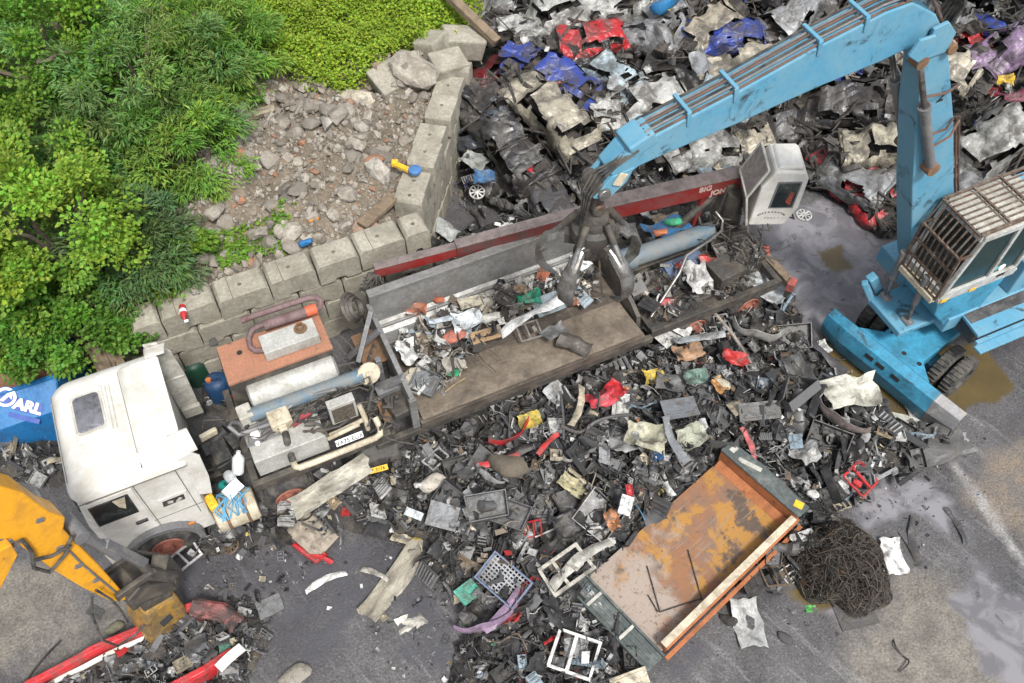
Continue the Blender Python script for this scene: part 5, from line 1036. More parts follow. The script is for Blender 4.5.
def t_lump(rg, fl=.6):
    V = ROCKS[rg.randrange(6)].V*[1.1,.8,fl*1.3]; o = Vector((rg.uniform(0,50),0,0)); t = ROCKS[0]
    V = [Vector(v)*(1+.35*noise.noise(Vector(v)*2.5+o)) for v in V]; fs = []; k = 0
    for n in t.tot: fs.append(t.loops[k:k+n].tolist()); k += n
    return V, fs
def t_board(rg):
    b = MB(); b.box((0,0,0),(1,rg.uniform(.4,.8),.035)); b.bar((-.4,-.12,.03),(.4,-.12,.03),.04,.03); b.bar((-.3,.15,.03),(.35,.1,.03),.03,.02); o = Vector((rg.uniform(0,50),0,0)); return [Vector(v)+noise.noise_vector(Vector(v)*1.6+o)*.05 for v in b.v], b.f
def t_ring(rg, r=.06, spokes=3):
    b = MB(); pts = [(.5*math.cos(a),.5*math.sin(a),.03*math.sin(3*a)) for a in [2*math.pi*k/22 for k in range(23)]]; b.tube(pts, r*.6, 6, 0, False)
    for k in range(spokes): a = 2*math.pi*k/spokes+.5; b.bar((.1*math.cos(a),.1*math.sin(a),-.08),(.48*math.cos(a),.48*math.sin(a),0),.09,.035)
    b.cyl((0,0,-.12),(0,0,-.04),.15,.12,10); return b.v, b.f
def t_hubcap(rg):
    b = MB(); b.lathe([(0,.5),(.05,.48),(.06,.42),(.03,.40)],(0,0,0),(0,0,1),24); b.lathe([(.0,.001),(.09,.001),(.08,.11),(.05,.14)],(0,0,0),(0,0,1),16)
    for k in range(9): a = 2*math.pi*k/9; b.bar((.12*math.cos(a),.12*math.sin(a),.055),(.44*math.cos(a),.44*math.sin(a),.045),.09,.03)
    return b.v, b.f
def t_frame(rg):
    b = MB(); w = rg.uniform(.25,.4)
    for y in (-w,w): b.bar((-.5,y,0),(.5,y,.03),.07,.05)
    for x in (-.48,-.1,.46): b.bar((x,-w,0),(x,w,.03),.07,.05)
    b.box((.2,0,0),(.2,.25,.1),(.2,.1,.3)); o = Vector((rg.uniform(0,50),0,0)); return [Vector(v)+noise.noise_vector(Vector(v)*1.5+o)*.09 for v in b.v], b.f
def t_wires(rg):
    b = MB()
    for k in range(7):
        pts = [Vector((rg.uniform(-.4,.4),rg.uniform(-.4,.4),rg.uniform(-.1,.2)))]
        for j in range(5): pts.append(pts[-1]+Vector((rg.uniform(-.25,.25),rg.uniform(-.25,.25),rg.uniform(-.12,.12))))
        b.tube(pts,.014,4)
    return b.v, b.f
def t_vent(rg):
    b = MB(); b.box((0,0,0),(1,.5,.08))
    for k in range(6): b.box((-.4+.16*k,0,.07),(.05,.42,.08),(0,.5,0))
    o = Vector((rg.uniform(0,50),0,0)); return [Vector(v)+noise.noise_vector(Vector(v)*1.6+o)*.05 for v in b.v], b.f
TEMPL = {'bent_sheet': (t_sheet,5), 'crumpled_sheet': (lambda r_: t_sheet(r_,.85,.34,8,7),5), 'plastic_strip': (t_strip,5), 'bumper_shell': (t_bumper,3), 'pipe_length': (lambda r_: t_tube(r_,.024,1,.06),3), 'rubber_hose': (lambda r_: t_tube(r_,.026,3,.22),4), 'plastic_housing': (t_housing,4),
    'steel_bracket': (t_bracket,3), 'foam_lump': (t_lump,4), 'flat_offcut': (t_board,4), 'steering_wheel': (t_ring,1), 'hubcap': (t_hubcap,1), 'bent_framework': (t_frame,3), 'wiring_tangle': (t_wires,4), 'vent_grille': (t_vent,2)}
TP = {}; OM = {}; SMOOTH = ('bent_sheet','crumpled_sheet','plastic_strip','bumper_shell','pipe_length','rubber_hose','foam_lump','plastic_housing','steering_wheel','hubcap')
for k, (fn, n) in TEMPL.items():
    TP[k] = [Tp(*fn(random.Random(hash_ := 100*len(TP)+i))) for i in range(n)]
    OM[k] = []
    for t in TP[k]:
        q_ = t.mb(); q_.sm = [k in SMOOTH]*len(q_.f); o = q_.obj(k, M['scrap_soft'] if k in ('foam_lump',) else M['scrap_obj']); OM[k].append(o.data); bpy.data.objects.remove(o)
PAL = [((.018,.018,.019),30),((.042,.042,.044),28),((.09,.09,.093),20),((.16,.16,.162),15),((.27,.27,.265),7),((.48,.48,.46),4),((.34,.30,.22),3.5),((.16,.125,.09),4),((.40,.03,.03),.5),((.03,.10,.25),.25),((.06,.16,.11),.35),((.42,.32,.06),.25),((.3,.14,.06),.45),((.20,.24,.28),1.)]
def palcol():
    c = random.choices([p[0] for p in PAL],[p[1] for p in PAL])[0]; k = random.uniform(.7,1.35); return tuple(min(.7,q*k) for q in c)
# ------------------------------------------------------------------ heights of the scrap
P_DEB = pix_poly([(285,478),(375,448),(430,428),(520,385),(640,340),(700,312),(775,296),(812,330),(835,355),(872,398),(905,420),(968,432),(955,455),(885,478),(850,505),(815,560),(770,592),(715,600),(655,640),(610,720),(500,720),(478,660),(470,605),(425,575),(408,545),(345,528),(330,535),(300,528),(270,545),(190,560),(182,540),(240,510)],.2)
P_DEB2 = [pix_poly([(-60,415),(20,418),(58,432),(75,475),(60,490),(-60,475)]), pix_poly([(225,590),(262,600),(275,640),(240,700),(180,700),(150,660)]), pix_poly([(405,235),(440,225),(560,195),(700,165),(740,175),(735,235),(690,245),(560,235),(430,275),(400,275)],.3), pix_poly([(470,590),(520,640),(545,720),(430,720)]),pix_poly([(195,365),(260,350),(250,420),(200,420)])]
P_HEAP = pix_poly([(452,98),(448,140),(444,185),(470,215),(540,205),(600,195),(660,180),(735,158),(790,135),(812,150),(835,185),(888,212),(905,170),(945,165),(965,190),(1040,215),(1250,200)])+[(30,24),(34,48),(-4,48),(-1.6,22)]
def deb_h(X, Y):
    s = sdist(P_DEB, X, Y); h = .8*(1-np.exp(-np.clip(s,0,9)/1.1))*(.15+1.5*vn(X+7,Y+3,.75,3)**1.4*1.1)
    for p in P_DEB2: h = np.maximum(h, (.75 if p is P_DEB2[0] else .3)*(1-np.exp(-np.clip(sdist(p,X,Y),0,9)/.5))*(.5+vn(X,Y,1.)))
    tx = (X-tc_.x)*ax_.x+(Y-tc_.y)*ax_.y; ty = -(X-tc_.x)*ax_.y+(Y-tc_.y)*ax_.x; inn = np.minimum(hx+.45-np.abs(tx), hy+.15-np.abs(ty))
    return h*(1-sstep(-.35,.0,inn))
def heap_h(X, Y):
    s = sdist(P_HEAP, X, Y); return 2.7*(1-np.exp(-np.clip(s,0,30)/2.6))*(.62+.75*vn(X+3,Y+8,.28))+np.clip(s,0,1)*.5*(vn(X,Y,1.1)-.3)
def scrap_z(x, y): a = np.array([x]); c = np.array([y]); return float(max(deb_h(a,c)[0], heap_h(a,c)[0]))
M['scrap_bed'] = mat('scrap_bed',(.04,.038,.036),.75,.1,dirt=(.12,.105,.085),amt=.38,scale=4,bump=.9,fine=.5)
o = sheet('scrap_bed', np.arange(-13,15,.13), np.arange(3.2,19,.13), lambda X,Y: deb_h(X,Y)-.05+(vn(X,Y,3.2)-.5)*.12*np.clip(deb_h(X,Y)*5,0,1), M['scrap_bed'], keep=lambda X,Y: deb_h(X,Y)>.004); tag(o,'dark compacted fines under the loose scrap',kind='stuff')
o = sheet('heap_core', np.concatenate([np.arange(-5,16,.2),[17,19,22,26,32]]), np.concatenate([np.arange(13,27,.2),[29,33,38,46]]), lambda X,Y: heap_h(X,Y)-.3+(vn(X,Y,2.1)-.5)*.4*(heap_h(X,Y)>.1), M['scrap_bed'], keep=lambda X,Y: heap_h(X,Y)>.05); tag(o,'heap core coloured dark for the shade in gaps between crushed cars',kind='stuff')  # core colour is dark to stand in for shade between the cars
# ------------------------------------------------------------------ the uncountable small scrap
SMALL = ['bent_sheet','bent_sheet','crumpled_sheet','plastic_strip','plastic_strip','plastic_strip','pipe_length','rubber_hose','plastic_housing','plastic_housing','steel_bracket','crumpled_sheet','flat_offcut','wiring_tangle','vent_grille','bent_framework']
def scat(poly, n, hfn, smin, smax, soft_=.8, lift=.05, flat=.55, colf=palcol):
    out = []; pts = np.array(sample_poly(poly, n)); s = edge_dist(poly, pts[:,0], pts[:,1]); keep = RNG.random(len(pts)) < .25+.75*sstep(0,soft_,s); pts = pts[keep]; z = hfn(pts[:,0],pts[:,1])
    for (x,y), zz in zip(pts, z):
        sc = min(smin+random.expovariate(1/((smax-smin)*.3)), smax); k = random.choice(SMALL); A = rotm((random.gauss(0,flat),random.gauss(0,flat),random.uniform(0,6.3)))*sc
        out.append((random.choice(TP[k]),A,(x,y,zz+random.uniform(0,lift)+sc*.06),colf()))
    return out
items = scat(P_DEB, 7000, deb_h, .08, .42)+scat(P_DEB, 2200, deb_h, .07, .3, .8, .3)+scat(P_DEB, 900, deb_h, .4, .85, .8, .12, .45, lambda: random.choice([(.02,.02,.021),(.03,.03,.032),(.055,.055,.057),(.09,.09,.092),(.035,.033,.03)]))
for p, n in zip(P_DEB2, (420,420,700,260,160)): items += scat(p, n, deb_h, .07, .34, .4)
wide = [tuple(at(a,c)[:2]) for a, c in ((150,560),(330,500),(480,400),(820,320),(990,430),(980,560),(860,640),(660,683),(480,690),(380,620),(250,640),(120,683))]
items += scat(wide, 1500, lambda X,Y: X*0+.0, .02, .09, .5, .01, .25)
items += scat([tuple(at(a,c)[:2]) for a, c in ((375,545),(470,580),(490,690),(385,690),(350,620))], 210, lambda X,Y: X*0, .04, .22, .3, .01, .25)+scat([tuple(at(a,c)[:2]) for a, c in ((195,555),(340,535),(310,590),(205,600))], 150, lambda X,Y: X*0, .04, .2, .3, .01, .25)+scat([tuple(at(a,c)[:2]) for a, c in ((860,470),(960,450),(930,560),(840,640),(700,660),(780,590))], 130, lambda X,Y: X*0, .03, .16, .3, .01, .25)
items = [i for i in items if not (abs((i[2][0]-tc_.x)*ax_.x+(i[2][1]-tc_.y)*ax_.y) < hx+.1 and abs(-(i[2][0]-tc_.x)*ax_.y+(i[2][1]-tc_.y)*ax_.x) < hy+.0)]
tag(mass('small_scrap', items, M['scrap_mass']),'small shredded plastic and metal scrap strewn over the yard',kind='stuff')
def heapcol():
    c = random.choices([(.02,.02,.021),(.05,.05,.052),(.12,.12,.12),(.26,.26,.255),(.46,.46,.44),(.3,.26,.2),(.3,.02,.03),(.05,.07,.25)],[20,20,20,16,8,9,1.6,1.2])[0]; k = random.uniform(.75,1.3); return tuple(min(.7,q*k) for q in c)
P_HV = pix_poly([(452,98),(448,140),(444,185),(470,215),(540,205),(600,195),(660,180),(735,158),(790,135),(812,150),(835,185),(888,212),(905,170),(945,165),(965,190),(1040,215),(1120,140),(1180,-60),(440,-60)],.6)
items = scat(P_HV, 9500, lambda X,Y: heap_h(X,Y)-.25, .07, .5, .4, .35, .7, heapcol)+scat(P_HV, 3500, lambda X,Y: heap_h(X,Y)+.15, .05, .3, .4, .6, .7, heapcol)
tag(mass('heap_scrap', items, M['scrap_mass']),'small torn scrap packed between the crushed cars',kind='stuff')
# ------------------------------------------------------------------ crushed cars
def hulk_mesh(seed):
    rg = random.Random(seed); Ln, W, Hh = rg.uniform(3.1,3.7), 1.42, rg.uniform(.95,1.2); N_, K = 46, 34; o = Vector((rg.uniform(0,99),rg.uniform(0,99),rg.uniform(0,99))); V = []; cr = rg.uniform(.0,.45)
    for i in range(N_+1):
        t = i/N_; x = (t-.5)*Ln; cab = float(sstep(.24,.36,np.float64(t))*(1-sstep(.78,.92,np.float64(t)))); ht = Hh*(.52+.12*math.sin(t*3)+.42*cab*(1-cr)); wd = W*(.90+.1*math.sin(math.pi*t)**.5)
        for j in range(K):
            a = 2*math.pi*j/K; ca, sa = math.cos(a), math.sin(a); y = wd/2*math.copysign(abs(ca)**.42,ca); z = ht/2*(1+math.copysign(abs(sa)**.55,sa))
            up = max(0,z-Hh*.5)/Hh; y *= 1-.5*up*cab; p = Vector((x,y,z)); e = 1-.22*(1-math.sin(math.pi*min(max(t,.02),.98)))**3
            q = p+Vector((x*(e-1),0,0)); q += noise.noise_vector(p*.8+o)*.24+noise.noise_vector(p*2.4+o)*.07; c = min(.3,crease(p,1.5,o)); inw = (Vector((x,0,ht*.4))-p); q += inw*(.30-c)*.42; c2 = min(.2,crease(p,3.3,o)); q += inw*(.2-c2)*.2; V.append(q)
    b = MB(); fs = []; b.v = [tuple(v) for v in V]
    for i in range(N_):
        t = (i+.5)/N_
        for j in range(K):
            a = 2*math.pi*(j+.5)/K; sa, ca = math.sin(a), math.cos(a); f = (i*K+j,i*K+(j+1)%K,(i+1)*K+(j+1)%K,(i+1)*K+j); win = .3 < t < .84 and .35 < sa < .86; scr = (.24 < t < .34 or .8 < t < .88) and sa > .8
            c = sum((Vector(V[q]) for q in f),Vector())/4; nz = noise.noise(c*1.7+o)
            if (win and nz > -.1) or (scr and nz > 0) or nz > .56: continue
            b.f.append(f); b.m.append(1 if sa < -.3 else 0); b.sm.append(True)
    b.f.append(tuple(range(K))); b.m.append(1); b.sm.append(False); b.f.append(tuple(N_*K+j for j in range(K))); b.m.append(1); b.sm.append(False)
    body = b.obj('body',[M['hulk'],M['hulk_dark']],fix=False); me = body.data; bpy.data.objects.remove(body)
    g = MB(); g.box((0,0,.3),(Ln*1.02,.5,.1)); g.box((-Ln*.36,0,.3),(.3,1.25,.2)); g.box((Ln*.36,0,.3),(.3,1.25,.2))
    for k in range(20):
        x = rg.choice((-1,1))*rg.uniform(.2,.5)*Ln; g.box((x,rg.uniform(-.6,.6),rg.uniform(.1,.45)),[rg.uniform(.12,.42) for _ in range(3)],[rg.uniform(0,3) for _ in range(3)])
    for k in range(16):
        p = Vector((rg.uniform(-.5,.5)*Ln,rg.uniform(-.7,.7),rg.uniform(.15,.6))); g.tube([p,p+Vector((rg.uniform(-.5,.5),rg.uniform(-.4,.4),rg.uniform(-.2,.3))),p+Vector((rg.uniform(-.9,.9),rg.uniform(-.5,.5),rg.uniform(-.3,.3)))],rg.uniform(.015,.04),5)
    go = g.obj('mechanicals',M['hulk_dark']); gm = go.data; bpy.data.objects.remove(go)
    d = Tp(*t_sheet(random.Random(seed+500),.62,.15,9,7,True,.012)); do = d.mb().obj('bonnet',M['hulk']); dm = do.data; bpy.data.objects.remove(do)
    return me, gm, dm, Ln
HULKS = [hulk_mesh(40+i) for i in range(9)]
ty = MB(); ty.lathe([(-.09,.19),(-.095,.27),(-.07,.30),(.07,.30),(.095,.27),(.09,.19),(-.09,.19)],(0,0,0),(0,0,1),20); to_ = ty.obj('tyre',M['black_rubber']); TYRE = to_.data; bpy.data.objects.remove(to_)
def kid(nm, me, root, loc, rot, sc=1, col=None):
    o = bpy.data.objects.new(nm, me); COL.objects.link(o); o.parent = root; o.location = loc; o.rotation_euler = rot; o.scale = (sc,)*3 if not isinstance(sc,tuple) else sc
    if col: o.color = (*col,1)
    return o
CARC = {'white':(.43,.43,.405),'cream':(.36,.325,.25),'silver':(.23,.235,.24),'black':(.02,.02,.022),'dark grey':(.07,.07,.075),'grey':(.17,.17,.17),'red':(.40,.018,.024),'royal blue':(.02,.045,.25),'dark red':(.2,.018,.028),'pale blue':(.30,.37,.40),'beige':(.34,.30,.23),'purple-grey':(.24,.16,.26),'blue-grey':(.10,.125,.17),'brown':(.13,.10,.075),'yellow':(.5,.35,.04)}
USED = set(); HEAPLM = [((470,110),'near the end of the side wall'),((470,190),'at the foot of the heap by the corner of the walls'),((560,150),'in the lower stack behind the baler box'),((540,50),'in the upper stack near the timber beam'),((640,40),'beside the bright red wreck'),((640,150),'just beyond the red crane boom'),((720,30),'on the upper heap above the blue stick'),((760,100),'directly behind the blue stick'),
    ((830,110),'in the dark stack under the blue stick'),((860,60),'by the stick cylinders of the blue handler'),((700,150),'between the blue stick and the crane boom'),((900,20),'behind the boom knuckle of the blue handler'),((980,50),'in the pile beyond the blue boom near the hoses'),((990,120),'in the pile above the caged cab'),((960,170),'lying right behind the caged cab'),((1000,10),'at the far corner of the pile beyond the boom'),((600,100),'in the middle of the stack of hulks'),((800,20),'at the top of the heap between stick and frame edge')]
DEBLM = [((330,500),'beside the rear wheel of the tractor unit'),((210,550),'by the front wheel of the white cab'),((400,465),'next to the yellow number plate'),((450,450),'below the near corner of the baler box'),((520,440),'by the red scrap under the box lip'),((590,400),'below the middle of the box lip'),((640,370),'near the tail end of the box lip'),((690,340),'by the white boards beside the trailer'),((740,320),'next to the trailer rear wheels'),((800,350),'at the puddle edge by the trailer'),((850,390),'by the white sheet in front of the blade'),((930,440),'at the tip of the blue blade'),
    ((760,400),'in the middle of the scrap field towards the blade'),((700,420),'beyond the headboard of the tipper body'),((620,470),'between box lip and tipper body'),((560,500),'in the centre of the scrap field'),((480,500),'on the slope between baler and blue crate'),((440,540),'around the long beige trim'),((520,570),'beside the blue crate'),((590,550),'at the tailboard corner of the tipper body'),((540,630),'below the blue crate near the purple trim'),((600,640),'under the tailboard of the tipper body'),((820,460),'between the wire tangle and the headboard'),((880,460),'on the far fringe of the scrap field by the blade'),((790,580),'by the puddle at the wire tangle'),((30,450),'in the heap in front of the blue skip'),((250,620),'beside the red wreck under the yellow grab'),((350,560),'on the open ground near the quilted cushion'),((650,340),'under the tail plate of the box'),((480,215),'behind the back wall of the box')]
def where(px, py, lms):
    return min(lms, key=lambda l: (l[0][0]-px)**2+(l[0][1]-py)**2)[1]
def uniq(cands, group):
    for c in cands:
        if c not in USED and len(c.split()) <= 16: USED.add(c); return c, None
    return cands[0], group
def to_px(p):
    dz = p[2]-CAM_H; d = p[1]*math.cos(CAM_P)-dz*math.sin(CAM_P); v = p[1]*math.sin(CAM_P)+dz*math.cos(CAM_P); return 512+CAM_F*p[0]/d, 341.5-CAM_F*v/d
def car(x, y, z, yaw, col, label=None, k=None, sc=1., tilt=(0,0), zs=1., group=None):
    me, gm, dm, Ln = HULKS[k if k is not None else random.randrange(len(HULKS))]; rg = random
    r_ = empty('crushed_car',(x,y,z),yaw); r_.rotation_euler = (tilt[0],tilt[1],yaw); r_.scale = (sc,sc,sc*zs); c = CARC[col]; f = rg.uniform(.85,1.12); c = tuple(q*f for q in c)
    kid('body',me,r_,(0,0,0),(0,0,0),1,c); kid('mechanicals',gm,r_,(0,0,.05),(0,0,0))
    if rg.random() < .45: kid('bonnet',dm,r_,(-Ln*.36,rg.uniform(-.1,.1),.6),(rg.uniform(-.3,.3),rg.uniform(-.4,.2),rg.uniform(-.3,.3)),.95,c)
    for _ in range(rg.choice((0,0,1,1,2))): kid('tyre',TYRE,r_,(rg.choice((-1,1))*Ln*.3,rg.choice((-.75,.75)),rg.uniform(.15,.4)),(R(90)+rg.uniform(-.5,.5),0,rg.uniform(-.5,.5)))
    g = None
    if label is None:
        px, py = to_px((x,y,z+.4)); wh = where(px,py,HEAPLM); adjs = ['crushed','flattened','crumpled','torn','half flattened','badly crushed','folded','mangled','squashed']; random.shuffle(adjs)
        label, g = uniq([f'{col} {a} car hulk {wh}' for a in adjs], 'crushed cars on the heap')
    return tag(r_, label, 'crushed car', 'crushed cars on the heap')
def yaw_of(px, py, deg, z):
    a = at(px,py,z); c = at(px+20*math.cos(R(deg)),py+20*math.sin(R(deg)),z); return math.atan2(c.y-a.y,c.x-a.x)
CARS = [(592,38,-8,'red',.78,3,.7,'bright red wreck standing proud on the heap with twisted frame'),(556,80,22,'royal blue',.98,1,.8,'royal blue crumpled car below the bright red wreck'),(548,116,38,'cream',.95,4,.9,'long cream white car body slanting down the middle of the heap'),(486,82,-30,'dark red',.62,2,1.,'small dark red wreck at the end of the side wall'),
    (745,74,-10,'cream',1.0,0,.9,'cream crushed van side lying along the blue stick'),(725,46,-4,'royal blue',.8,5,.7,'shredded blue hulk above the cream van side'),(640,108,-15,'white',.85,6,.9,'white skeletal body shell beside the grey hood'),(662,124,-18,'beige',.85,7,.9,'dirty beige flattened car above the stick end'),(607,72,35,'pale blue',.75,8,.9,'pale silver-blue crushed wing piece under the bright red wreck'),
    (858,182,38,'red',.95,1,.8,'red-topped flattened car lying on the ground by the stick cylinder'),(852,152,25,'silver',.95,2,.9,'silver and brown flattened car stacked over the red-topped one'),(560,18,-12,'white',1.0,4,.8,'white long flattened van at the very top of the heap'),(610,5,-8,'white',1.0,7,.8,'off-white flattened car beyond the bright red wreck'),(655,30,-20,'silver',.8,3,.9,'pale silver crushed panel van part under the blue drum'),
    (700,152,-12,'white',.85,5,.8,'white car shell peeping out between stick and crane boom'),(540,172,40,'dark grey',.9,0,.9,'dark grey hulk sloping down behind the grab hoses'),(508,140,42,'black',1.0,6,.8,'black flattened car under the long cream body'),(478,130,20,'blue-grey',.8,8,.8,'blue-grey crumpled car at the side wall foot'),(520,195,25,'grey',.75,3,.8,'grey crushed car at the lower edge of the stack'),
    (995,142,-18,'white',1.0,4,.9,'white crushed car with open bonnet right above the caged cab'),(990,98,-15,'purple-grey',.85,5,.9,'purple tinted crumpled car in the pile beyond the boom'),(1004,80,20,'yellow',.5,2,.8,'small yellow and rust crumpled wreck beyond the boom'),(965,45,30,'red',.55,6,.8,'red and white shredded wreck beneath the knuckle hoses'),(992,30,35,'royal blue',.5,7,.8,'small blue scrap bundle at the upper pile edge beyond the boom'),
    (975,195,-10,'silver',.9,0,.7,'silver flattened car directly behind the cage roof'),(780,40,-30,'silver',.95,8,.9,'silver crumpled hulk above the middle of the blue stick'),(845,105,10,'black',1.0,1,.8,'black burnt hulk under the blue stick near its cylinders'),(790,122,-15,'dark grey',.9,7,.8,'dark grey hulk behind the white operator cab'),(745,135,-15,'cream',.7,2,.7,'cream crushed car end just above the operator cab'),(700,40,-25,'beige',.8,6,.9,'beige and silver crushed hulk between the two blue wrecks')]
for px, py, dg, col, sc, k, zs, lab in CARS:
    p = at(px,py,1.2)
    for _ in range(4): p = at(px,py,scrap_z(p.x,p.y)+.45)
    z = scrap_z(p.x,p.y); e = .6; tl = (0,0); yw = yaw_of(px,py,dg,z); USED.add(lab)
    gx = (scrap_z(p.x+e,p.y)-scrap_z(p.x-e,p.y))/(2*e); gy = (scrap_z(p.x,p.y+e)-scrap_z(p.x,p.y-e))/(2*e)
    cu, su = math.cos(yw), math.sin(yw); car(p.x,p.y,z+.2,yw,col,lab,k,sc*1.02,(math.atan(-gx*su+gy*cu)*.7,-math.atan(gx*cu+gy*su)*.7),zs)
placed = [at(c[0],c[1],1.5) for c in CARS]; n = 0
cand = sample_poly(P_HV, 2500)
for (x, y) in cand:
    if n >= 72: break
    if min((math.hypot(x-q.x,y-q.y) for q in placed)) < 1.2: continue
    z = scrap_z(x,y)
    if edge_dist(P_HEAP,np.array([x]),np.array([y]))[0] < .7: continue
    px, py = to_px((x,y,z))
    if py < -50 or px > 1090: continue
    placed.append(Vector((x,y,z))); n += 1; col = random.choices(list(CARC),[13,9,18,10,15,15,.8,.6,1.5,5,8,1.5,7,8,0])[0]
    car(x,y,z+random.uniform(-.1,.45),random.gauss(-.5,.4),col,None,None,random.uniform(.75,1.02),(random.gauss(.15,.2),random.gauss(0,.15)),random.uniform(.7,1.0))
# ------------------------------------------------------------------ countable scrap
COLN = {'black':(.02,.02,.021),'dark grey':(.05,.05,.052),'mid grey':(.11,.11,.112),'light grey':(.28,.28,.275),'white':(.58,.58,.56),'cream':(.42,.37,.27),'brown':(.16,.115,.075),'red':(.42,.025,.03),'pale blue':(.22,.29,.34),'tan':(.33,.26,.17),'silver':(.33,.335,.34)}
NOUN = {'bent_sheet':('bent','sheet of panelling'),'crumpled_sheet':('crumpled','sheet'),'plastic_strip':('curved','plastic trim strip'),'bumper_shell':('hollow','bumper shell'),'pipe_length':('straight','pipe'),'rubber_hose':('wavy','hose'),'plastic_housing':('open','plastic housing'),'steel_bracket':('angled','steel bracket'),'foam_lump':('ragged','foam lump'),'flat_offcut':('flat','board'),'steering_wheel':('round','steering wheel'),'hubcap':('spoked','wheel trim'),'bent_framework':('skeletal','framework'),'wiring_tangle':('loose','wiring tangle'),'vent_grille':('slatted','vent grille')}
def piece(kind, x, y, z, s, col, label, rot=None, v=None, cat=None, group=None, sc=None):
    ms = OM[kind]; o = bpy.data.objects.new(kind, ms[v % len(ms)] if v is not None else random.choice(ms)); COL.objects.link(o); o.location = (x,y,z); o.scale = sc or (s,s,s)
    o.rotation_euler = rot if rot is not None else (random.gauss(0,.3),random.gauss(0,.3),random.uniform(0,6.3)); o.color = (*col,1); return tag(o,label,cat or kind.replace('_',' '),group)
def scatter_pieces(poly, n, smin, smax, hfn, lms, kinds, wts, gname, cw):
    pts = sample_poly(poly, 6*n); done = 0; spots = []
    for x, y in pts:
        if done >= n: break
        if any(math.hypot(x-a,y-c) < .33 for a, c in spots): continue
        tx = (x-tc_.x)*ax_.x+(y-tc_.y)*ax_.y; t2 = -(x-tc_.x)*ax_.y+(y-tc_.y)*ax_.x
        if abs(tx) < hx+.45 and abs(t2) < hy+.2: continue
        tl, tw = W2T(x,y)
        if -.9 < tl < 14.3 and 0 < tw < 2.6: continue
        z = hfn(x,y); px, py = to_px((x,y,z)); wh = where(px,py,lms); ok = False
        for _ in range(14):
            k = random.choices(kinds,wts)[0]; c = random.choices(list(COLN),cw)[0]; a, nn = NOUN[k]; lab = f'{c} {a} {nn} {wh}'
            if lab not in USED and len(lab.split()) <= 16: ok = True; break
        if not ok: continue
        USED.add(lab); spots.append((x,y)); s = random.uniform(smin,smax)*(.6 if k in ('foam_lump','steering_wheel','hubcap','plastic_housing') else 1); f = random.uniform(.8,1.2)
        piece(k,x,y,z+.19+s*.08,s,tuple(q*f for q in COLN[c]),lab,cat=nn.split(' of ')[0]); done += 1
KN = list(TEMPL); KW = [4,4,4,2.5,2,2.5,5,3,3,2.5,.4,.3,1.2,2,2]
scatter_pieces(P_DEB, 225, .34, .72, scrap_z, DEBLM, KN, KW, 'loose scrap', [7,8,6,3,2.4,2,1.4,.7,.9,1,1.5])
scatter_pieces(P_DEB2[2], 20, .4, .8, scrap_z, DEBLM, KN, KW, 'loose scrap', [6,6,5,3,3,2,1.5,.5,1,1,2])
scatter_pieces(P_DEB2[0], 9, .3, .6, scrap_z, DEBLM, KN, KW, 'loose scrap', [2,3,5,5,4,2,1,.2,1,1,3])
scatter_pieces(P_HV, 50, .5, 1.0, scrap_z, HEAPLM, ['bent_sheet','crumpled_sheet','plastic_strip','bumper_shell','bent_framework'], [4,6,1,2,2], 'loose scrap', [3,4,4,4,5,3,1,1,2,1.5,4])
# ------------------------------------------------------------------ things one can pick out, first those in the baler box
def spot(px, py, zf=None, lift=.1):
    z = .2
    for _ in range(5): p = at(px,py,z); z = (scrap_z(p.x,p.y) if zf is None else zf)+lift
    return at(px,py,z)
def yawp(px, py, deg, z=.3): return yaw_of(px,py,deg,z)
def put(kind, px, py, s, deg, col, label, z=None, lift=.12, v=0, tilt=(0,0), cat=None, sc=None):
    if kind in ('crumpled_sheet','flat_offcut','bent_framework'): s *= .8
    if z is None and lift > .15: lift = lift*1.05+.08
    if s >= 1.8 and kind == 'bent_sheet': sc = (s,s*.36,s*.6)
    if kind in ('crumpled_sheet','bent_sheet') and sc is None and s > .3: sc = (s,s*.8,s*1.15)
    p = spot(px,py,z,lift); USED.add(label); return piece(kind,p.x,p.y,p.z,s,col,label,(tilt[0],tilt[1],yawp(px,py,deg)),v,cat,None,sc)
WH, CRM, BLK, DK, RED_, BEI, LG = (.62,.62,.6), (.46,.42,.33), (.02,.02,.021), (.05,.05,.052), (.48,.025,.03), (.30,.25,.19), (.28,.28,.275)
ZB = 1.42
items = scat([tuple(T2W(a,c)[:2]) for a, c in ((5.65,.35),(6.3,.3),(7.2,.9),(8.2,1.2),(9.4,1.2),(10.4,1.0),(10.5,2.2),(8,2.3),(5.8,2.1))], 760, lambda X,Y: X*0+ZB+.45*vn(X,Y,1.2), .06, .5, .25, .1, .5, lambda: random.choices([(.5,.5,.48),(.3,.28,.24),(.06,.055,.05),(.16,.13,.1),(.4,.36,.28),(.3,.35,.38),(.35,.12,.07),(.02,.02,.02)],[3,3,5,4,2,2,.6,4])[0])
tag(mass('box_scrap',items,M['scrap_mass']),'small scrap and splinters lying in the baler box',kind='stuff')
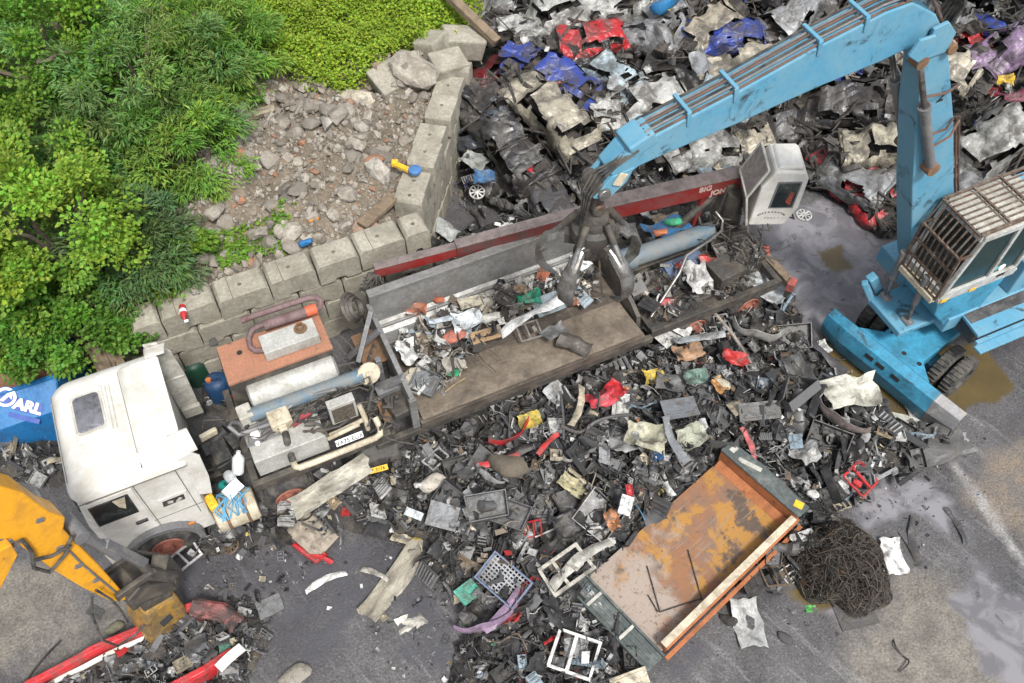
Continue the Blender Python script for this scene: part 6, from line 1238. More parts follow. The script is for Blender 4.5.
for a in [('crumpled_sheet',410,352,.85,60,WH,'large white plastic sheet at the front end of the baler box',.2,0),('flat_offcut',470,302,.6,-15,CRM,'cream foam board leaning on the rubbish by the back wall of the box',.3,1),('crumpled_sheet',468,322,.9,-10,(.55,.58,.6),'clear plastic film bundle in the middle of the baler box',.3,1),('plastic_strip',452,318,1.0,-12,(.45,.5,.54),'pale blue-white plastic trunking along the rubbish in the box',.3,2),
    ('crumpled_sheet',530,299,.7,-10,(.015,.22,.13),'dark green tarpaulin scrap by the back wall of the box',.3,2),('plastic_strip',530,315,1.5,-22,WH,'long white cladding strip pointing at the grab',.34,1),('flat_offcut',548,304,.8,-20,(.28,.33,.36),'grey-blue flat panel below the green tarpaulin',.28,2),('plastic_housing',425,383,.55,20,(.13,.14,.15),'dark grey tray at the near front corner of the box',.1,0),
    ('foam_lump',490,318,.55,0,(.6,.58,.52),'white rounded plastic bottle shape in the middle of the box',.32,0),('crumpled_sheet',416,309,.6,0,(.33,.12,.07),'brick red plastic scrap behind the white sheet in the box',.2,3),('foam_lump',455,336,.5,0,(.42,.14,.10),'salmon red broken brick under the clear film',.2,1),('flat_offcut',486,335,.8,-18,(.33,.22,.12),'brown wooden board under the film bundle',.22,3),
    ('bent_framework',530,331,.6,-15,(.22,.21,.19),'rusty grey tray frame on the bare box floor',.08,0),('bent_sheet',555,332,.6,-30,(.12,.125,.13),'dark grey folded plate on the bare box floor',.08,1),('wiring_tangle',440,352,.8,0,(.10,.075,.055),'brown wire and root tangle beside the white sheet',.2,1),('wiring_tangle',470,350,.7,0,(.08,.06,.05),'second brown wire tangle nearer the box lip',.15,2),('pipe_length',455,385,.5,-30,(.36,.25,.13),'short pale wooden stick on the floor near the box lip',.05,0),
    ('bent_sheet',452,372,.3,0,(.02,.28,.12),'small bright green scrap on the box floor',.08,2),('plastic_strip',570,290,.8,-60,(.30,.28,.24),'grey splintered board under the grab',.25,3),('bent_sheet',575,345,.75,20,(.07,.06,.05),'dark bent sheet on the floor below the grab',.05,4),('plastic_housing',505,300,.4,30,(.08,.075,.07),'dark motor housing beside the green tarpaulin',.35,1),('crumpled_sheet',520,290,.35,0,(.26,.17,.10),'small rusty crumpled tin at the back wall',.35,4),('foam_lump',437,300,.3,0,(.36,.10,.05),'orange-brown clay lump near the back wall rib',.2,2)]:
    k, px, py, s, dg, c, lab, lf, v = a; put(k,px,py,s,dg,c,lab,ZB,lf+.2,v,(random.uniform(-.25,.25),random.uniform(-.2,.2)))
items = scat([tuple(T2W(a,c)[:2]) for a, c in ((11.0,.1),(13.9,.05),(13.9,1.3),(11.0,1.35))], 380, lambda X,Y: X*0+1.36, .08, .42, .15, .3, .5, lambda: random.choices([(.03,.03,.03),(.08,.075,.07),(.2,.19,.17),(.45,.44,.42),(.13,.09,.06),(.35,.04,.03)],[5,4,3,1.5,2,.5])[0])
tag(mass('bed_scrap',items,M['scrap_mass']),'small metal bits and dirt littering the trailer bed',kind='stuff')
# on the trailer bed
for a in [('crumpled_sheet',698,280,1.0,70,(.52,.51,.5),'crumpled grey-white plastic sack on the trailer bed',1.45,.3,1),('foam_lump',632,252,.34,0,(.4,.07,.06),'red round canister beside the grab on the trailer',1.4,.2,3),('foam_lump',640,290,.28,0,(.45,.22,.08),'orange crumpled packet below the red canister',1.4,.1,1),('pipe_length',635,290,1.4,40,(.36,.30,.22),'pale wooden pole sloping off the trailer by the grab',1.4,.1,1),('bent_sheet',665,228,1.1,-20,(.03,.12,.26),'blue plastic trough on the bed behind the rear cylinder',1.45,.25,0),('foam_lump',672,222,.4,0,(.05,.35,.18),'green crumpled bag behind the rear cylinder',1.5,.4,2),('foam_lump',660,233,.42,0,(.45,.15,.07),'orange rag behind the rear cylinder',1.5,.4,0),
    ('bent_sheet',710,262,.5,0,(.42,.05,.04),'small red fitting on the rear bench',1.5,.25,3),('bent_sheet',668,302,.35,0,(.42,.04,.05),'small red scrap at the near edge of the trailer bed',1.4,.1,4),('bent_sheet',760,285,1.3,15,(.5,.53,.55),'pale silvery plastic sheet behind the outrigger beam',.5,.3,1),('bent_sheet',745,250,.7,0,(.42,.4,.38),'grey plastic cover behind the hose bundle',1.2,.4,2)]:
    k, px, py, s, dg, c, lab, z, lf, v = a; put(k,px,py,s,dg,c,lab,z,lf,v,(random.uniform(-.3,.3),random.uniform(-.2,.2)))
# loose pieces on the scrap field
for a in [('flat_offcut',640,312,1.0,65,(.36,.36,.34),'grey metal plate with two holes propped on the end of the box',.5,1,(.5,.3)),('flat_offcut',664,331,.95,40,WH,'large white square board beside the tail end of the box',.3,0,(.1,.1)),('flat_offcut',683,329,.5,20,WH,'smaller white board leaning on the large white one',.3,2,(.2,.3)),('flat_offcut',693,318,.55,-15,(.5,.48,.44),'white foam board by the trailer chassis',.35,3,(.3,.1)),('bent_sheet',688,352,.75,-15,(.36,.21,.12),'tan brown cardboard piece under the white boards',.2,0,(.1,.1)),('crumpled_sheet',653,378,.7,-10,(.55,.40,.05),'bright yellow crumpled plastic piece in the scrap field',.25,1,(.1,.2)),
    ('flat_offcut',680,408,.95,-10,(.13,.14,.155),'large slate grey square panel in the middle of the scrap field',.3,1,(.15,.05)),('crumpled_sheet',648,437,1.15,10,(.42,.41,.31),'big pale green-cream crumpled sheet at the scrap centre',.28,2,(.1,.1)),('crumpled_sheet',692,436,.95,-30,(.38,.39,.31),'second pale green-cream sheet beyond the tipper body',.28,3,(.1,.1)),('plastic_strip',672,440,1.1,65,(.20,.21,.22),'grey perforated bracket bar between the two cream sheets',.4,3,(0,0)),('crumpled_sheet',735,360,.75,10,(.45,.03,.03),'bright red lamp cover in the scrap near the trailer',.25,4,(.1,.2)),('bumper_shell',755,338,1.2,15,(.34,.33,.31),'silver curved bumper by the trailer rear wheels',.3,0,(.4,0)),
    ('plastic_strip',700,338,1.2,-8,(.26,.28,.29),'straight grey channel bar beside the white boards',.3,2,(0,0)),('foam_lump',722,384,.4,60,(.42,.38,.28),'small cream block beside the slate panel',.25,1,(0,0)),('crumpled_sheet',720,385,.5,50,(.45,.22,.07),'orange brown torn foam above the grey housings',.3,0,(.3,.2)),('plastic_strip',751,445,.85,70,(.50,.13,.13),'pink-red narrow strip pointing at the headboard',.25,0,(0,0)),('flat_offcut',760,411,1.1,-5,(.06,.062,.062),'black flat radiator core in the scrap field towards the blade',.25,3,(.35,0)),('bent_sheet',800,372,.9,50,(.05,.05,.052),'black car carpet piece near the puddle edge',.25,2,(.2,.2)),
    ('crumpled_sheet',696,378,.7,-10,(.10,.17,.14),'greenish clear plastic scrap near the yellow piece',.28,4,(.2,.1)),('bent_sheet',852,392,1.35,-10,(.50,.49,.42),'large dirty white bonnet in front of the blue blade',.4,1,(.15,.1)),('bent_sheet',888,420,1.1,15,(.42,.42,.36),'pale grey-green sheet at the toe of the scrap by the blade',.15,3,(.05,.1)),('bumper_shell',838,425,1.2,30,(.2,.16,.15),'dusty brown bumper below the dirty white bonnet',.3,1,(.3,0)),('bent_sheet',916,412,.8,60,(.55,.55,.52),'white pointed plastic shard in the brown water at the blade',.03,4,(0,0)),('bent_sheet',930,445,1.6,-15,(.10,.10,.10),'large dark floor mat at the tip of the blade',.1,0,(0,0)),
    ('rubber_hose',845,355,.95,-20,BLK,'black rubber bellows in the puddle beside the blade',.12,1,(0,0)),('plastic_strip',820,350,1.5,40,(.07,.07,.08),'long dark grey sill strip at the puddle edge',.2,1,(0,0)),('pipe_length',730,335,1.6,52,(.30,.27,.23),'long thin pale stick slanting across the scrap by the trailer',.4,0,(0,.15)),
    ('crumpled_sheet',598,398,.9,-20,(.48,.04,.06),'crumpled red fabric and plastic below the box lip',.4,0,(.2,.3)),('crumpled_sheet',616,390,.6,40,(.50,.03,.04),'bright red torn bag beside the crumpled red fabric',.45,2,(.4,.2)),('plastic_strip',580,407,1.0,-75,(.40,.35,.26),'pale frayed cloth strip beside the red fabric',.45,3,(.2,0)),('rubber_hose',598,428,1.5,-15,(.09,.09,.092),'long dark curved hose under the red fabric',.35,0,(0,0)),('pipe_length',561,415,1.1,88,(.09,.09,.095),'upright dark grey pipe beside the red strips',.45,1,(0,.1)),('bumper_shell',512,441,1.0,-28,(.42,.02,.025),'glossy red bumper slanting under the box lip',.3,2,(.4,0)),
    ('plastic_strip',517,452,1.2,-28,BLK,'black seal strip along the glossy red bumper',.3,4,(0,0)),('plastic_strip',498,462,.9,-15,(.44,.03,.035),'red curved lamp housing below the glossy red bumper',.32,2,(.3,0)),('plastic_strip',547,443,.7,-50,(.46,.03,.03),'small red fork-shaped plastic right of the glossy bumper',.35,1,(.3,.2)),('crumpled_sheet',530,420,.65,-20,(.50,.40,.08),'dusty yellow foam slab at the box lip',.35,3,(.2,0)),('bent_sheet',572,485,.6,30,(.42,.38,.22),'pale yellow leaf-shaped plastic in the centre of the field',.25,2,(.1,.2)),('plastic_housing',487,507,.8,-10,(.085,.088,.092),'dark grey moulded seat shell on the slope',.25,1,(.3,0)),
    ('plastic_housing',510,515,.7,20,(.10,.10,.105),'grey moulded housing beside the dark seat shell',.22,2,(.2,0)),('crumpled_sheet',568,527,1.0,-20,(.03,.03,.032),'black moulded carpet hump in the centre of the field',.35,1,(.2,.2)),('flat_offcut',443,516,.75,10,(.15,.16,.17),'grey folded plastic cover near the long beige trim',.3,2,(.3,.2)),('flat_offcut',414,514,.45,20,(.46,.5,.52),'small pale blue-white box lid near the beige trim',.3,3,(.3,.1)),('foam_lump',419,485,.3,0,WH,'small white plastic cup on the slope by the beige trim',.3,0,(0,0)),('foam_lump',433,483,.55,0,(.46,.42,.36),'cream crushed tub on the slope',.28,1,(0,0)),
    ('pipe_length',553,530,.75,-25,(.46,.45,.42),'white tube lying in the centre of the field',.3,2,(0,0)),('foam_lump',505,466,.8,0,(.12,.10,.075),'big brown seat foam lump under the red strips',.3,2,(0,0)),('flat_offcut',626,505,.5,-75,WH,'white rectangular carton beside the tipper floor',.45,1,(.2,0)),('pipe_length',638,509,.5,60,(.06,.22,.36),'blue plastic tube beside the white carton',.45,0,(0,0)),('crumpled_sheet',612,520,.5,60,(.36,.15,.06),'rust orange torn plate at the tipper edge',.35,4,(.4,.2)),
    ('bent_sheet',395,580,1.9,-52,(.27,.245,.19),'long dusty beige moulded trim lying on the open ground',.08,0,(.3,0)),('plastic_strip',380,575,.8,25,(.40,.38,.33),'pale grey strip crossing the long beige trim',.1,1,(0,0)),('plastic_strip',325,579,.85,-25,WH,'thin white plastic strip with a barb on the open ground',.02,4,(0,0)),('bent_sheet',411,622,.6,-20,(.5,.48,.42),'white torn plastic shard on the wet ground below the beige trim',.03,3,(0,0)),('flat_offcut',270,606,.6,-25,(.16,.165,.17),'grey square plate on the wet ground beside the wreck',.03,0,(0,0)),('foam_lump',296,676,.6,0,(.26,.24,.2),'grey dusty cushion at the frame edge',.05,1,(0,0)),
    ('flat_offcut',468,592,.55,-40,(.06,.30,.22),'teal green plastic box lid next to the blue crate',.2,2,(.2,.1)),('bumper_shell',492,628,1.3,-25,(.27,.19,.28),'pale purple curved bumper below the blue crate',.2,1,(.3,0)),('plastic_strip',505,610,1.1,-50,(.24,.16,.25),'purple trim strip above the pale purple bumper',.25,2,(.2,0)),('bent_framework',595,625,.9,70,(.52,.54,.53),'white wire rack under the tailboard corner',.15,1,(.2,.1)),('bent_framework',576,655,1.0,20,(.58,.58,.56),'white square plastic surround below the wire rack',.2,0,(.2,0)),('bent_framework',566,570,1.2,-35,(.40,.38,.33),'pale ladder-shaped frame at the tailboard corner',.45,2,(.1,0)),
    ('plastic_strip',578,560,1.5,-38,(.38,.37,.33),'long pale grey beam leading to the tipper tailboard',.5,0,(0,0)),('bent_sheet',330,486,1.8,-32,(.34,.32,.26),'big dusty cream bumper leaning beside the rear wheel',.5,2,(.5,0)),('plastic_strip',232,510,1.4,-5,(.11,.115,.125),'dark grey cover strip below the fuel tank',.25,2,(0,0)),('bent_sheet',228,500,.7,-20,(.55,.54,.5),'white torn cloth scrap beside the fuel tank',.3,2,(.3,.2)),('bent_framework',186,557,.75,-40,(.5,.5,.5),'white and red tail lamp frame by the cab wheel',.2,1,(.1,.1)),
    ('bent_sheet',893,556,.8,75,(.72,.72,.71),'clean white crumpled rag on the wet yard beside the wire tangle',.05,0,(0,0)),('bent_sheet',811,609,.22,0,(.05,.32,.06),'small bright green leaf-like scrap in the puddle',.02,1,(0,0)),('bent_sheet',748,622,1.0,75,(.45,.46,.45),'pale plaster-coated bathroom fitting on the wet yard by the tipper',.08,2,(0,0)),('flat_offcut',855,612,.95,-12,(.08,.078,.078),'dark grey plank on the open wet yard',.02,0,(0,0)),('rubber_hose',900,655,.6,70,BLK,'short black bent hose on the wet yard',.03,2,(0,0)),
    ('plastic_strip',912,540,1.1,85,(.06,.06,.062),'long thin black strip on the wet yard',.02,3,(0,0)),('plastic_strip',958,525,.8,60,(.05,.05,.055),'short black plastic piece by the pale tarmac edge',.03,0,(0,0)),('pipe_length',906,545,.55,62,BLK,'short straight black rod on the wet yard',.02,0,(0,0)),('foam_lump',785,638,.3,60,(.07,.07,.075),'small dark kerb lump on the wet yard by the plank',.02,1,(0,0)),('foam_lump',727,620,.35,0,(.03,.03,.03),'small black lump beside the bathroom fitting',.03,2,(0,0)),
    ('hubcap',804,215,.42,0,(.55,.55,.53),'white spoked wheel trim on the ground under the operator cab',.02,0,(0,0)),('bumper_shell',808,186,.8,-30,(.42,.12,.1),'faded red curved trim at the foot of the heap by the operator cab',.05,0,(.3,0)),('hubcap',477,192,.42,0,(.60,.60,.58),'white spoked wheel trim in the scrap at the wall corner',.2,0,(.3,.1)),('crumpled_sheet',484,178,.75,0,(.05,.14,.28),'bright blue crumpled plastic behind the white wheel trim',.3,1,(.2,.1)),('bent_sheet',475,160,.8,25,(.34,.36,.34),'grey-green metal cover in the scrap at the side wall',.3,2,(.2,0)),('crumpled_sheet',525,166,.6,0,(.48,.03,.05),'small bright red crumple in the dark stack',.5,2,(.3,.1)),
    ('bent_sheet',445,230,.75,30,(.36,.38,.37),'grey folded metal at the wall foot beside the crane boom',.2,4,(.2,.1)),('crumpled_sheet',505,235,.9,-30,(.48,.48,.46),'pale crumpled sheet between wall and crane boom',.2,1,(.2,.1)),('plastic_strip',560,207,.8,10,(.22,.04,.05),'dark red strip above the crane boom',.3,2,(.2,0)),('crumpled_sheet',618,85,.7,0,(.3,.31,.32),'grey hood above the white skeletal shell',.7,3,(.3,.1)),('bent_sheet',700,62,.8,60,(.28,.29,.30),'smooth grey wing beside the cream van side',.7,0,(.6,.1)),
    ('foam_lump',665,5,1.0,-10,(.02,.17,.38),'bright blue drum with yellow patch at the top of the heap',.8,0,(0,0)),('bent_sheet',664,6,.45,0,(.55,.4,.05),'yellow scrap on the bright blue drum',1.25,1,(.1,.1)),('crumpled_sheet',1006,80,.55,0,(.55,.36,.03),'yellow foam in the pile beyond the boom',.8,2,(.2,.1)),('crumpled_sheet',1012,95,.8,0,(.13,.02,.04),'dark wine red crumple beside the yellow foam',.7,0,(.2,.1)),('foam_lump',305,243,.42,0,(.03,.17,.40),'bright blue plastic lump lying behind the long wall',None,0,(0,0)) ]:
    k, px, py, s, dg, c, lab, lf, v, tl = a
    if lab.startswith('bright blue plastic lump'):
        p = at(px,py,2.5); piece(k,p.x,p.y,2.5,s,c,lab,(0,0,0),0); continue
    put(k,px,py,s,dg,c,lab,None,lf,v,tl)
# quilted red-trimmed cushion
b = MB(); b.grid(lambda u,v: ((u-.5)*.95,(v-.5)*.62,.06+.07*(math.sin(u*9.4)*math.sin(v*9.4))**2+.08*math.sin(u*3)*(1-v)),22,16); q = b.obj('quilted_cushion',mat('quilt',(.30,.26,.21),.9,dirt=(.14,.11,.085),amt=.4,scale=6,bump=.3),None,0,None,.03)
p = spot(312,535,None,.06); q.location = p; q.rotation_euler = (.1,.05,yawp(312,535,40)); tag(q,'buttoned beige seat cushion with torn red trim on the open ground','cushion')
b = MB(); b.tube([(-.5,-.32,.04),(-.2,-.37,.06),(.15,-.35,.1),(.48,-.33,.05),(.52,-.1,.1)],.055,7); b.tube([(.3,-.33,.08),(.55,-.2,.16),(.75,-.15,.08)],.05,6); b.obj('red_trim',M['bright_red'],q,0)
b = MB()
for i in range(4):
    for j in range(3): b.cyl((-.34+.22*i,-.2+.2*j,.09),(-.34+.22*i,-.2+.2*j,.125),.028,n=8)
b.obj('button',M['black_ink'],q,0)
# black bumper with yellow number plate
p = spot(380,464,None,.25); y = yawp(380,464,-15); r_ = empty('black_bumper',p,y,'black car bumper with a yellow number plate below the baler box','bumper')
o = TP['bumper_shell'][0].mb().obj('bumper_skin',M['black_paint'],r_); o.scale = (1.6,1.6,1.8); o.rotation_euler = (-.5,0,0)
b = MB(); b.box((-.12,-.16,.1),(.52,.015,.12),(-.75,0,0)); n_ = b.obj('number_plate',M['plate_yellow'],r_,.003); text_obj('plate_text','BCF 3176',.10,M['black_ink'],n_,(1,0,0),(0,.68,.73),(-.12,-.168,.106),.001)
# blue crate
p = spot(505,580,None,.22); cr = empty('blue_crate',p,yawp(505,580,38),'grey-blue plastic crate with slotted sides lying tilted in the scrap','crate'); cr.rotation_euler = (.35,.15,yawp(505,580,38)); mc = mat('crate_blue',(.12,.16,.25),.5,dirt=(.16,.16,.17),amt=.35,scale=4)
b = MB(); 
for y in (-.3,.3):
    for z in (0,.12,.24): b.b2((-.45,y-.012,z),(.45,y+.012,z+.05))
    for k in range(8): x = -.45+.9*k/7; b.b2((x-.015,y-.014,0),(x+.015,y+.014,.3))
b.obj('side_lattice',mc,cr,.003)
for x in (-.45,.45):
    b = MB()
    for z in (0,.12,.24): b.b2((x-.012,-.3,z),(x+.012,.3,z+.05))
    for y in (-.28,0,.28): b.b2((x-.014,y-.015,0),(x+.014,y+.015,.3))
    b.obj('end_lattice',mc,cr,.003)
b = MB()
for k in range(9): y = -.28+.56*k/8; b.b2((-.44,y-.015,0),(.44,y+.015,.02))
for k in range(12): x = -.42+.84*k/11; b.b2((x-.012,-.29,.004),(x+.012,.29,.016))
b.obj('base',mat('crate_mesh',(.3,.31,.33),.5,amt=.35),cr,0)
# tangle of steel wire
def tangle(name, px, py, rad, hgt, n, lab):
    b = MB(); rg = random.Random(3)
    for k in range(n):
        a = rg.uniform(0,6.3); d = rad*rg.random()**.5*.85; p = Vector((d*math.cos(a),d*math.sin(a),hgt*(1-(d/rad)**2)*rg.uniform(.2,1))); pts = [p]; h = rg.uniform(0,6.3); cu = rg.uniform(-1.3,1.3)
        for j in range(rg.randrange(6,13)):
            h += cu*.6+rg.gauss(0,.8); st_ = rg.uniform(.05,.15); q = pts[-1]+Vector((math.cos(h)*st_,math.sin(h)*st_,rg.uniform(-.09,.09))); dd = math.hypot(q.x,q.y); an = math.atan2(q.y,q.x); rl = rad*(.92+.13*math.sin(3*an+1)+.08*math.sin(7*an))
            if dd > rl: q.x *= rl/dd; q.y *= rl/dd
            q.z = max(.02,min(q.z,hgt*(1.05-(min(dd,rad)/rad)**2)+.05)); pts.append(q)
        b.tube(pts,rg.choice((.005,.008,.011)),3)
    b.grid(lambda u,v: (rad*.68*u*math.cos(6.283*v),rad*.68*u*math.sin(6.283*v),hgt*.62*(1-u*u)-.02),6,20)
    o = b.obj(name,mat('rusty_wire',(.055,.048,.042),.65,.3,dirt=(.11,.095,.075),amt=.4,scale=4,rust=(.16,.075,.035),rust_amt=.28),fix=False); o.location = at(px,py,0); o.rotation_euler = (0,0,1); return tag(o,lab,'wire tangle')
tangle('steel_wire_tangle',838,570,1.0,1.0,950,'big round tangle of rusty black steel wire on the wet yard beside the tipper')
# ------------------------------------------------------------------ ladder, extinguisher, caps, junk behind the cab
p = at(158,232,2.35); b = MB()
for x in (-.17,.17): b.bar((x,0,0),(x,.35,.85),.045,.06)
for k in range(4): b.bar((-.17,.06+.09*k,.14+.21*k),(.17,.06+.09*k,.14+.21*k),.035,.035)
o = b.obj('ladder',mat('weathered_wood',(.3,.28,.25),.85,amt=.4)); o.location = p; tag(o,'short grey ladder leaning among the bushes at the rubble edge','ladder')
p = T2W(2.0,4.3,2.39)+Vector((0,0,.09)); b = MB(); b.lathe([(0,.001),(0,.065),(.3,.07),(.36,.03),(.4,.025)],(0,0,0),(0,0,1),14); b.tube([(0,0,.11),(0,0,.19)],.072,14,1); b.box((.03,0,.42),(.08,.03,.05),(0,0,0),1); o = b.obj('fire_extinguisher',[M['bright_red'],M['signal_white']]); o.location = at(182,306,2.5); o.rotation_euler = (R(90),0,R(20)); tag(o,'red fire extinguisher with white label lying on top of the long wall','extinguisher')
p = at(415,171,2.6); b = MB(); b.lathe([(0,.001),(0,.15),(.06,.15),(.08,.12),(.08,.001)],(0,0,0),(0,0,1),18); o = b.obj('bucket_lid',mat('lid_blue',(.06,.16,.36),.5,amt=.3)); o.location = p; tag(o,'round blue plastic lid on top of the side wall','lid')
p = at(395,164,2.55); b = MB(); b.bar((0,0,0),(.35,-.25,.04),.12,.07); b.box((0,0,.03),(.14,.14,.1)); o = b.obj('yellow_bar',M['plate_yellow']); o.location = p; tag(o,'short yellow painted bar lying on the side wall near the blue lid','bar')
p = at(313,218,2.5); b = MB(); b.box((0,0,0),(.25,.18,.08),(0,0,.4)); o = b.obj('orange_scrap',mat('orange_plastic',(.5,.2,.04),.6,amt=.3),None,.03); o.location = p; tag(o,'small orange plastic block on the rubble bank','plastic block')
beam(196,292,2.45,214,345,1.2,.16,.04,M['worn_steel'],'steel_strip','long bent steel strip hanging over the front of the long wall','strip')
for a in [(92,342,1.9,108,375,1.35,'first grey railway sleeper behind the cab, nearest the trees'),(104,338,1.9,120,368,1.3,'second grey sleeper behind the cab with a notched end'),(112,330,1.9,124,352,1.6,'short pale sleeper leaning on the end of the long wall')]: beam(*a[:6],.3,.16,M['timber'],'timber_sleeper',a[6],'sleeper')
p = at(127,345,1.6); piece('crumpled_sheet',p.x,p.y,p.z,.5,(.03,.15,.36),'blue plastic scrap between the sleepers and the wall end',None,0)
p = at(108,350,1.6); piece('foam_lump',p.x,p.y,p.z,.4,(.35,.13,.06),'orange-brown broken pot between the sleepers',None,0)
# ------------------------------------------------------------------ blue skip with lettering
SA, SB, SC = at(-70,418,1.45), at(56,376,1.45), at(57,410,1.0); SD = SA+(SC-SB)
sk = empty('blue_skip',(SD+SC)/2*1.0,0,'blue steel skip with white company lettering half buried in trimmings beside the cab','skip'); off = sk.location.copy(); off.z = 0; sk.location.z = 0
ext = (SB-SC); ext.z = 0; ext = ext.normalized()*2.2
b = MB(); b.add([SA,SB,SC,SD],[(0,1,2,3)]); b.add([SB,SB+ext,SB+ext+Vector((0,0,-1.4)),SC+Vector((0,0,-1.0)),SC],[(0,1,2,3,4)]); b.add([SC,SD,SD-Vector((0,0,1.0)),SC-Vector((0,0,1.0))],[(0,1,2,3)]); fc = b.obj('skip_shell',M['blue_skip'],sk,0,off,.05)
b = MB(); b.bar(SA,SB,.09,.09); b.bar(SB,SB+ext,.09,.09); b.obj('top_rail',M['blue_skip'],fc,.01,off)
b = MB(); q0 = SA+Vector((0,0,-.12)); q1 = SB+Vector((-.05,0,-.12)); b.grid(lambda u,v: tuple(q0.lerp(q1,u)+ext*v*.9+Vector((0,.06,.25*math.sin(3*v)+.08*noise.noise(Vector((u*9,v*5,0)))))),24,8); b.obj('earth_fill',M['brick_earth'],sk,0,off)
X = (SB-SA).normalized(); Y = (SA-SD); Y = (Y-X*Y.dot(X)).normalized(); Nn = X.cross(Y); cen = at(24,404,1.1); dpl = (SA-cen).dot(Nn); cen = cen+Nn*(dpl+.035); wr = (X*.80-Y*.60).normalized(); wu = (X*.60+Y*.80).normalized()
text_obj('company_lettering','ARL',.30,M['signal_white'],fc,wr,wu,cen-off+wr*.12+Nn*.006,.016)
b = MB(); c0 = cen-wr*.33+wu*.08; n = 22; b.add([c0+(wr*math.cos(6.283*k/n)+wu*math.sin(6.283*k/n))*.2 for k in range(n)]+[c0+(wr*math.cos(6.283*k/n)+wu*math.sin(6.283*k/n))*.145 for k in range(n)],[(k,(k+1)%n,(k+1)%n+n,k+n) for k in range(n)])
b.add([c0-wr*.1-wu*.1,c0-wr*.02-wu*.1,c0+wr*.05+wu*.03,c0+wr*.12-wu*.02,c0+wr*.1+wu*.13,c0-wr*.06+wu*.09,c0-wr*.0+wu*.06],[(0,1,2,6),(6,2,3,4,5)]); b.obj('round_emblem',M['signal_white'],fc,0,off-Nn*.006,.004)
b = MB(); c1 = cen-wu*.24+wr*.12; b.add([c1-wr*.3-wu*.05,c1+wr*.3-wu*.05,c1+wr*.3+wu*.05,c1-wr*.3+wu*.05],[(0,1,2,3)]); b.obj('lettering_band',M['signal_navy'],fc,0,off-Nn*.004,.003)
b = MB(); n = 26; b.add([c0+(wr*math.cos(6.283*k/n)+wu*math.sin(6.283*k/n))*.215 for k in range(n)],[tuple(range(n))]); b.add([cen+wr*(-.12)-wu*.13,cen+wr*.40-wu*.13,cen+wr*.40+wu*.13,cen+wr*(-.12)+wu*.13],[(0,1,2,3)]); b.obj('lettering_ground',M['signal_navy'],fc,0,off-Nn*.001,.003)
# ------------------------------------------------------------------ red wreck under the yellow grab
wk = empty('red_car_wreck',at(120,680,0),0,'long red car shell torn open and full of scrap under the yellow grab','car wreck'); off = wk.location.copy()
def rail(pix, w, h, m, nm, par=wk):
    pts = [at(x,y,z) for x, y, z in pix]; b = MB(); n = 16; Ps = []
    for i in range(len(pts)-1): Ps += [pts[i].lerp(pts[i+1],k/5) for k in range(5)]
    Ps.append(pts[-1]); vs = []; o_ = Vector((3,7,1))
    for i, p in enumerate(Ps):
        d = (Ps[min(i+1,len(Ps)-1)]-Ps[max(i-1,0)]).normalized(); s = d.cross(Vector((0,0,1))).normalized(); j_ = noise.noise_vector(p*1.7+o_)*.05
        for a, c in ((-w/2,-h),(-w/2,-.03),(-w*.3,.04),(w*.3,.03),(w/2,-.05),(w/2,-h)): vs.append(p+s*a+Vector((0,0,c))+j_)
    k = 6; b.add(vs,[(i*k+j,i*k+(j+1)%k,(i+1)*k+(j+1)%k,(i+1)*k+j) for i in range(len(Ps)-1) for j in range(k)]); return b.obj(nm,m,par,.012,off)
rail([(-10,710,.55),(30,683,.55),(90,650,.6),(150,624,.6),(190,606,.5),(206,602,.4)],.17,.35,M['bright_red'],'body_side')
rail([(0,716,.45),(60,678,.43),(120,649,.45),(150,637,.4)],.12,.2,M['white_paint'],'sill_lining')
rail([(120,725,.45),(165,690,.5),(205,669,.5),(232,650,.4)],.17,.4,M['bright_red'],'body_side')
rail([(218,668,.6),(240,647,.55)],.2,.05,M['white_paint'],'white_bumper_end')
rail([(40,702,.4),(110,668,.42),(160,645,.4),(215,625,.3)],.5,.3,M['hulk_dark'],'floor_pan')
rail([(190,606,.62),(222,612,.5),(238,625,.4)],.35,.3,mat('pink_red',(.25,.08,.075),.5,amt=.55,rust=(.05,.04,.035),rust_amt=.4,crinkle=.5),'torn_tail')
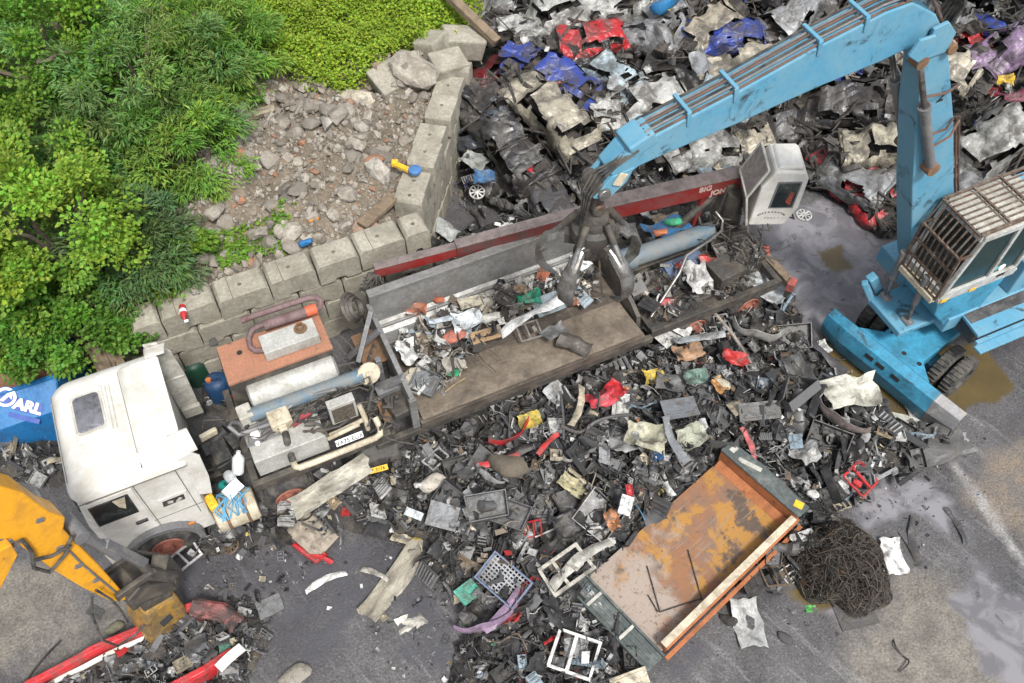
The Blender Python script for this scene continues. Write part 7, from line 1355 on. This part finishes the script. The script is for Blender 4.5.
items = scat(pix_poly([(30,700),(90,665),(150,632),(205,612),(232,625),(215,660),(160,690),(100,720)],.4), 420, lambda X,Y: X*0+.2+.2*vn(X,Y,1.5), .08, .45, .12, .15, .6)
tag(mass('wreck_scrap',items,M['scrap_mass']),'dark torn car innards piled inside the red wreck',kind='stuff')
for a in [('pipe_length',140,575,1.0,-60,(.05,.05,.052),'black bar lying on the dusty ground beside the yellow arm',.03,0),('flat_offcut',95,612,.4,30,(.06,.06,.06),'small black plate on the dusty ground inside the hose loop',.03,1),('pipe_length',43,662,.9,-48,BLK,'black straight stick on the dusty ground beside the wreck',.03,1),('foam_lump',115,628,.35,0,(.17,.16,.11),'olive grey stone on the dusty ground by the red wreck',.05,1)]:
    k, px, py, s, dg, c, lab, lf, v = a; put(k,px,py,s,dg,c,lab,.0,lf,v)
# ------------------------------------------------------------------ daylight
w = bpy.data.worlds.new("World"); scene.world = w; w.use_nodes = True; N = w.node_tree.nodes; L = w.node_tree.links
sky = N.new('ShaderNodeTexSky'); sky.sky_type = 'NISHITA'; sky.sun_disc = False; sky.sun_elevation = R(58); sky.sun_rotation = R(155); sky.dust_density = 3; sky.ozone_density = 1
hs = N.new('ShaderNodeHueSaturation'); hs.inputs['Saturation'].default_value = .3; L.new(sky.outputs[0], hs.inputs['Color'])
L.new(hs.outputs[0], N['Background'].inputs[0]); N['Background'].inputs[1].default_value = .085
sd = bpy.data.lights.new('sun', 'SUN'); sd.energy = 1.5; sd.angle = R(10); sd.color = (1, .97, .92); so = bpy.data.objects.new('sun', sd); COL.objects.link(so)
# sun_rotation r puts the sun at compass direction (sin r, cos r)
az = R(155); el = R(58); dvec = Vector((math.sin(az)*math.cos(el), math.cos(az)*math.cos(el), math.sin(el)))
so.rotation_euler = dvec.to_track_quat('Z', 'Y').to_euler()
vs = scene.view_settings; vs.view_transform = 'Standard'; vs.look = 'None'; vs.gamma = 1; vs.use_curve_mapping = False; vs.exposure = 1.42
scene.render.resolution_x = 1024; scene.render.resolution_y = 683
scene.cycles.use_denoising = True if hasattr(scene, 'cycles') else None
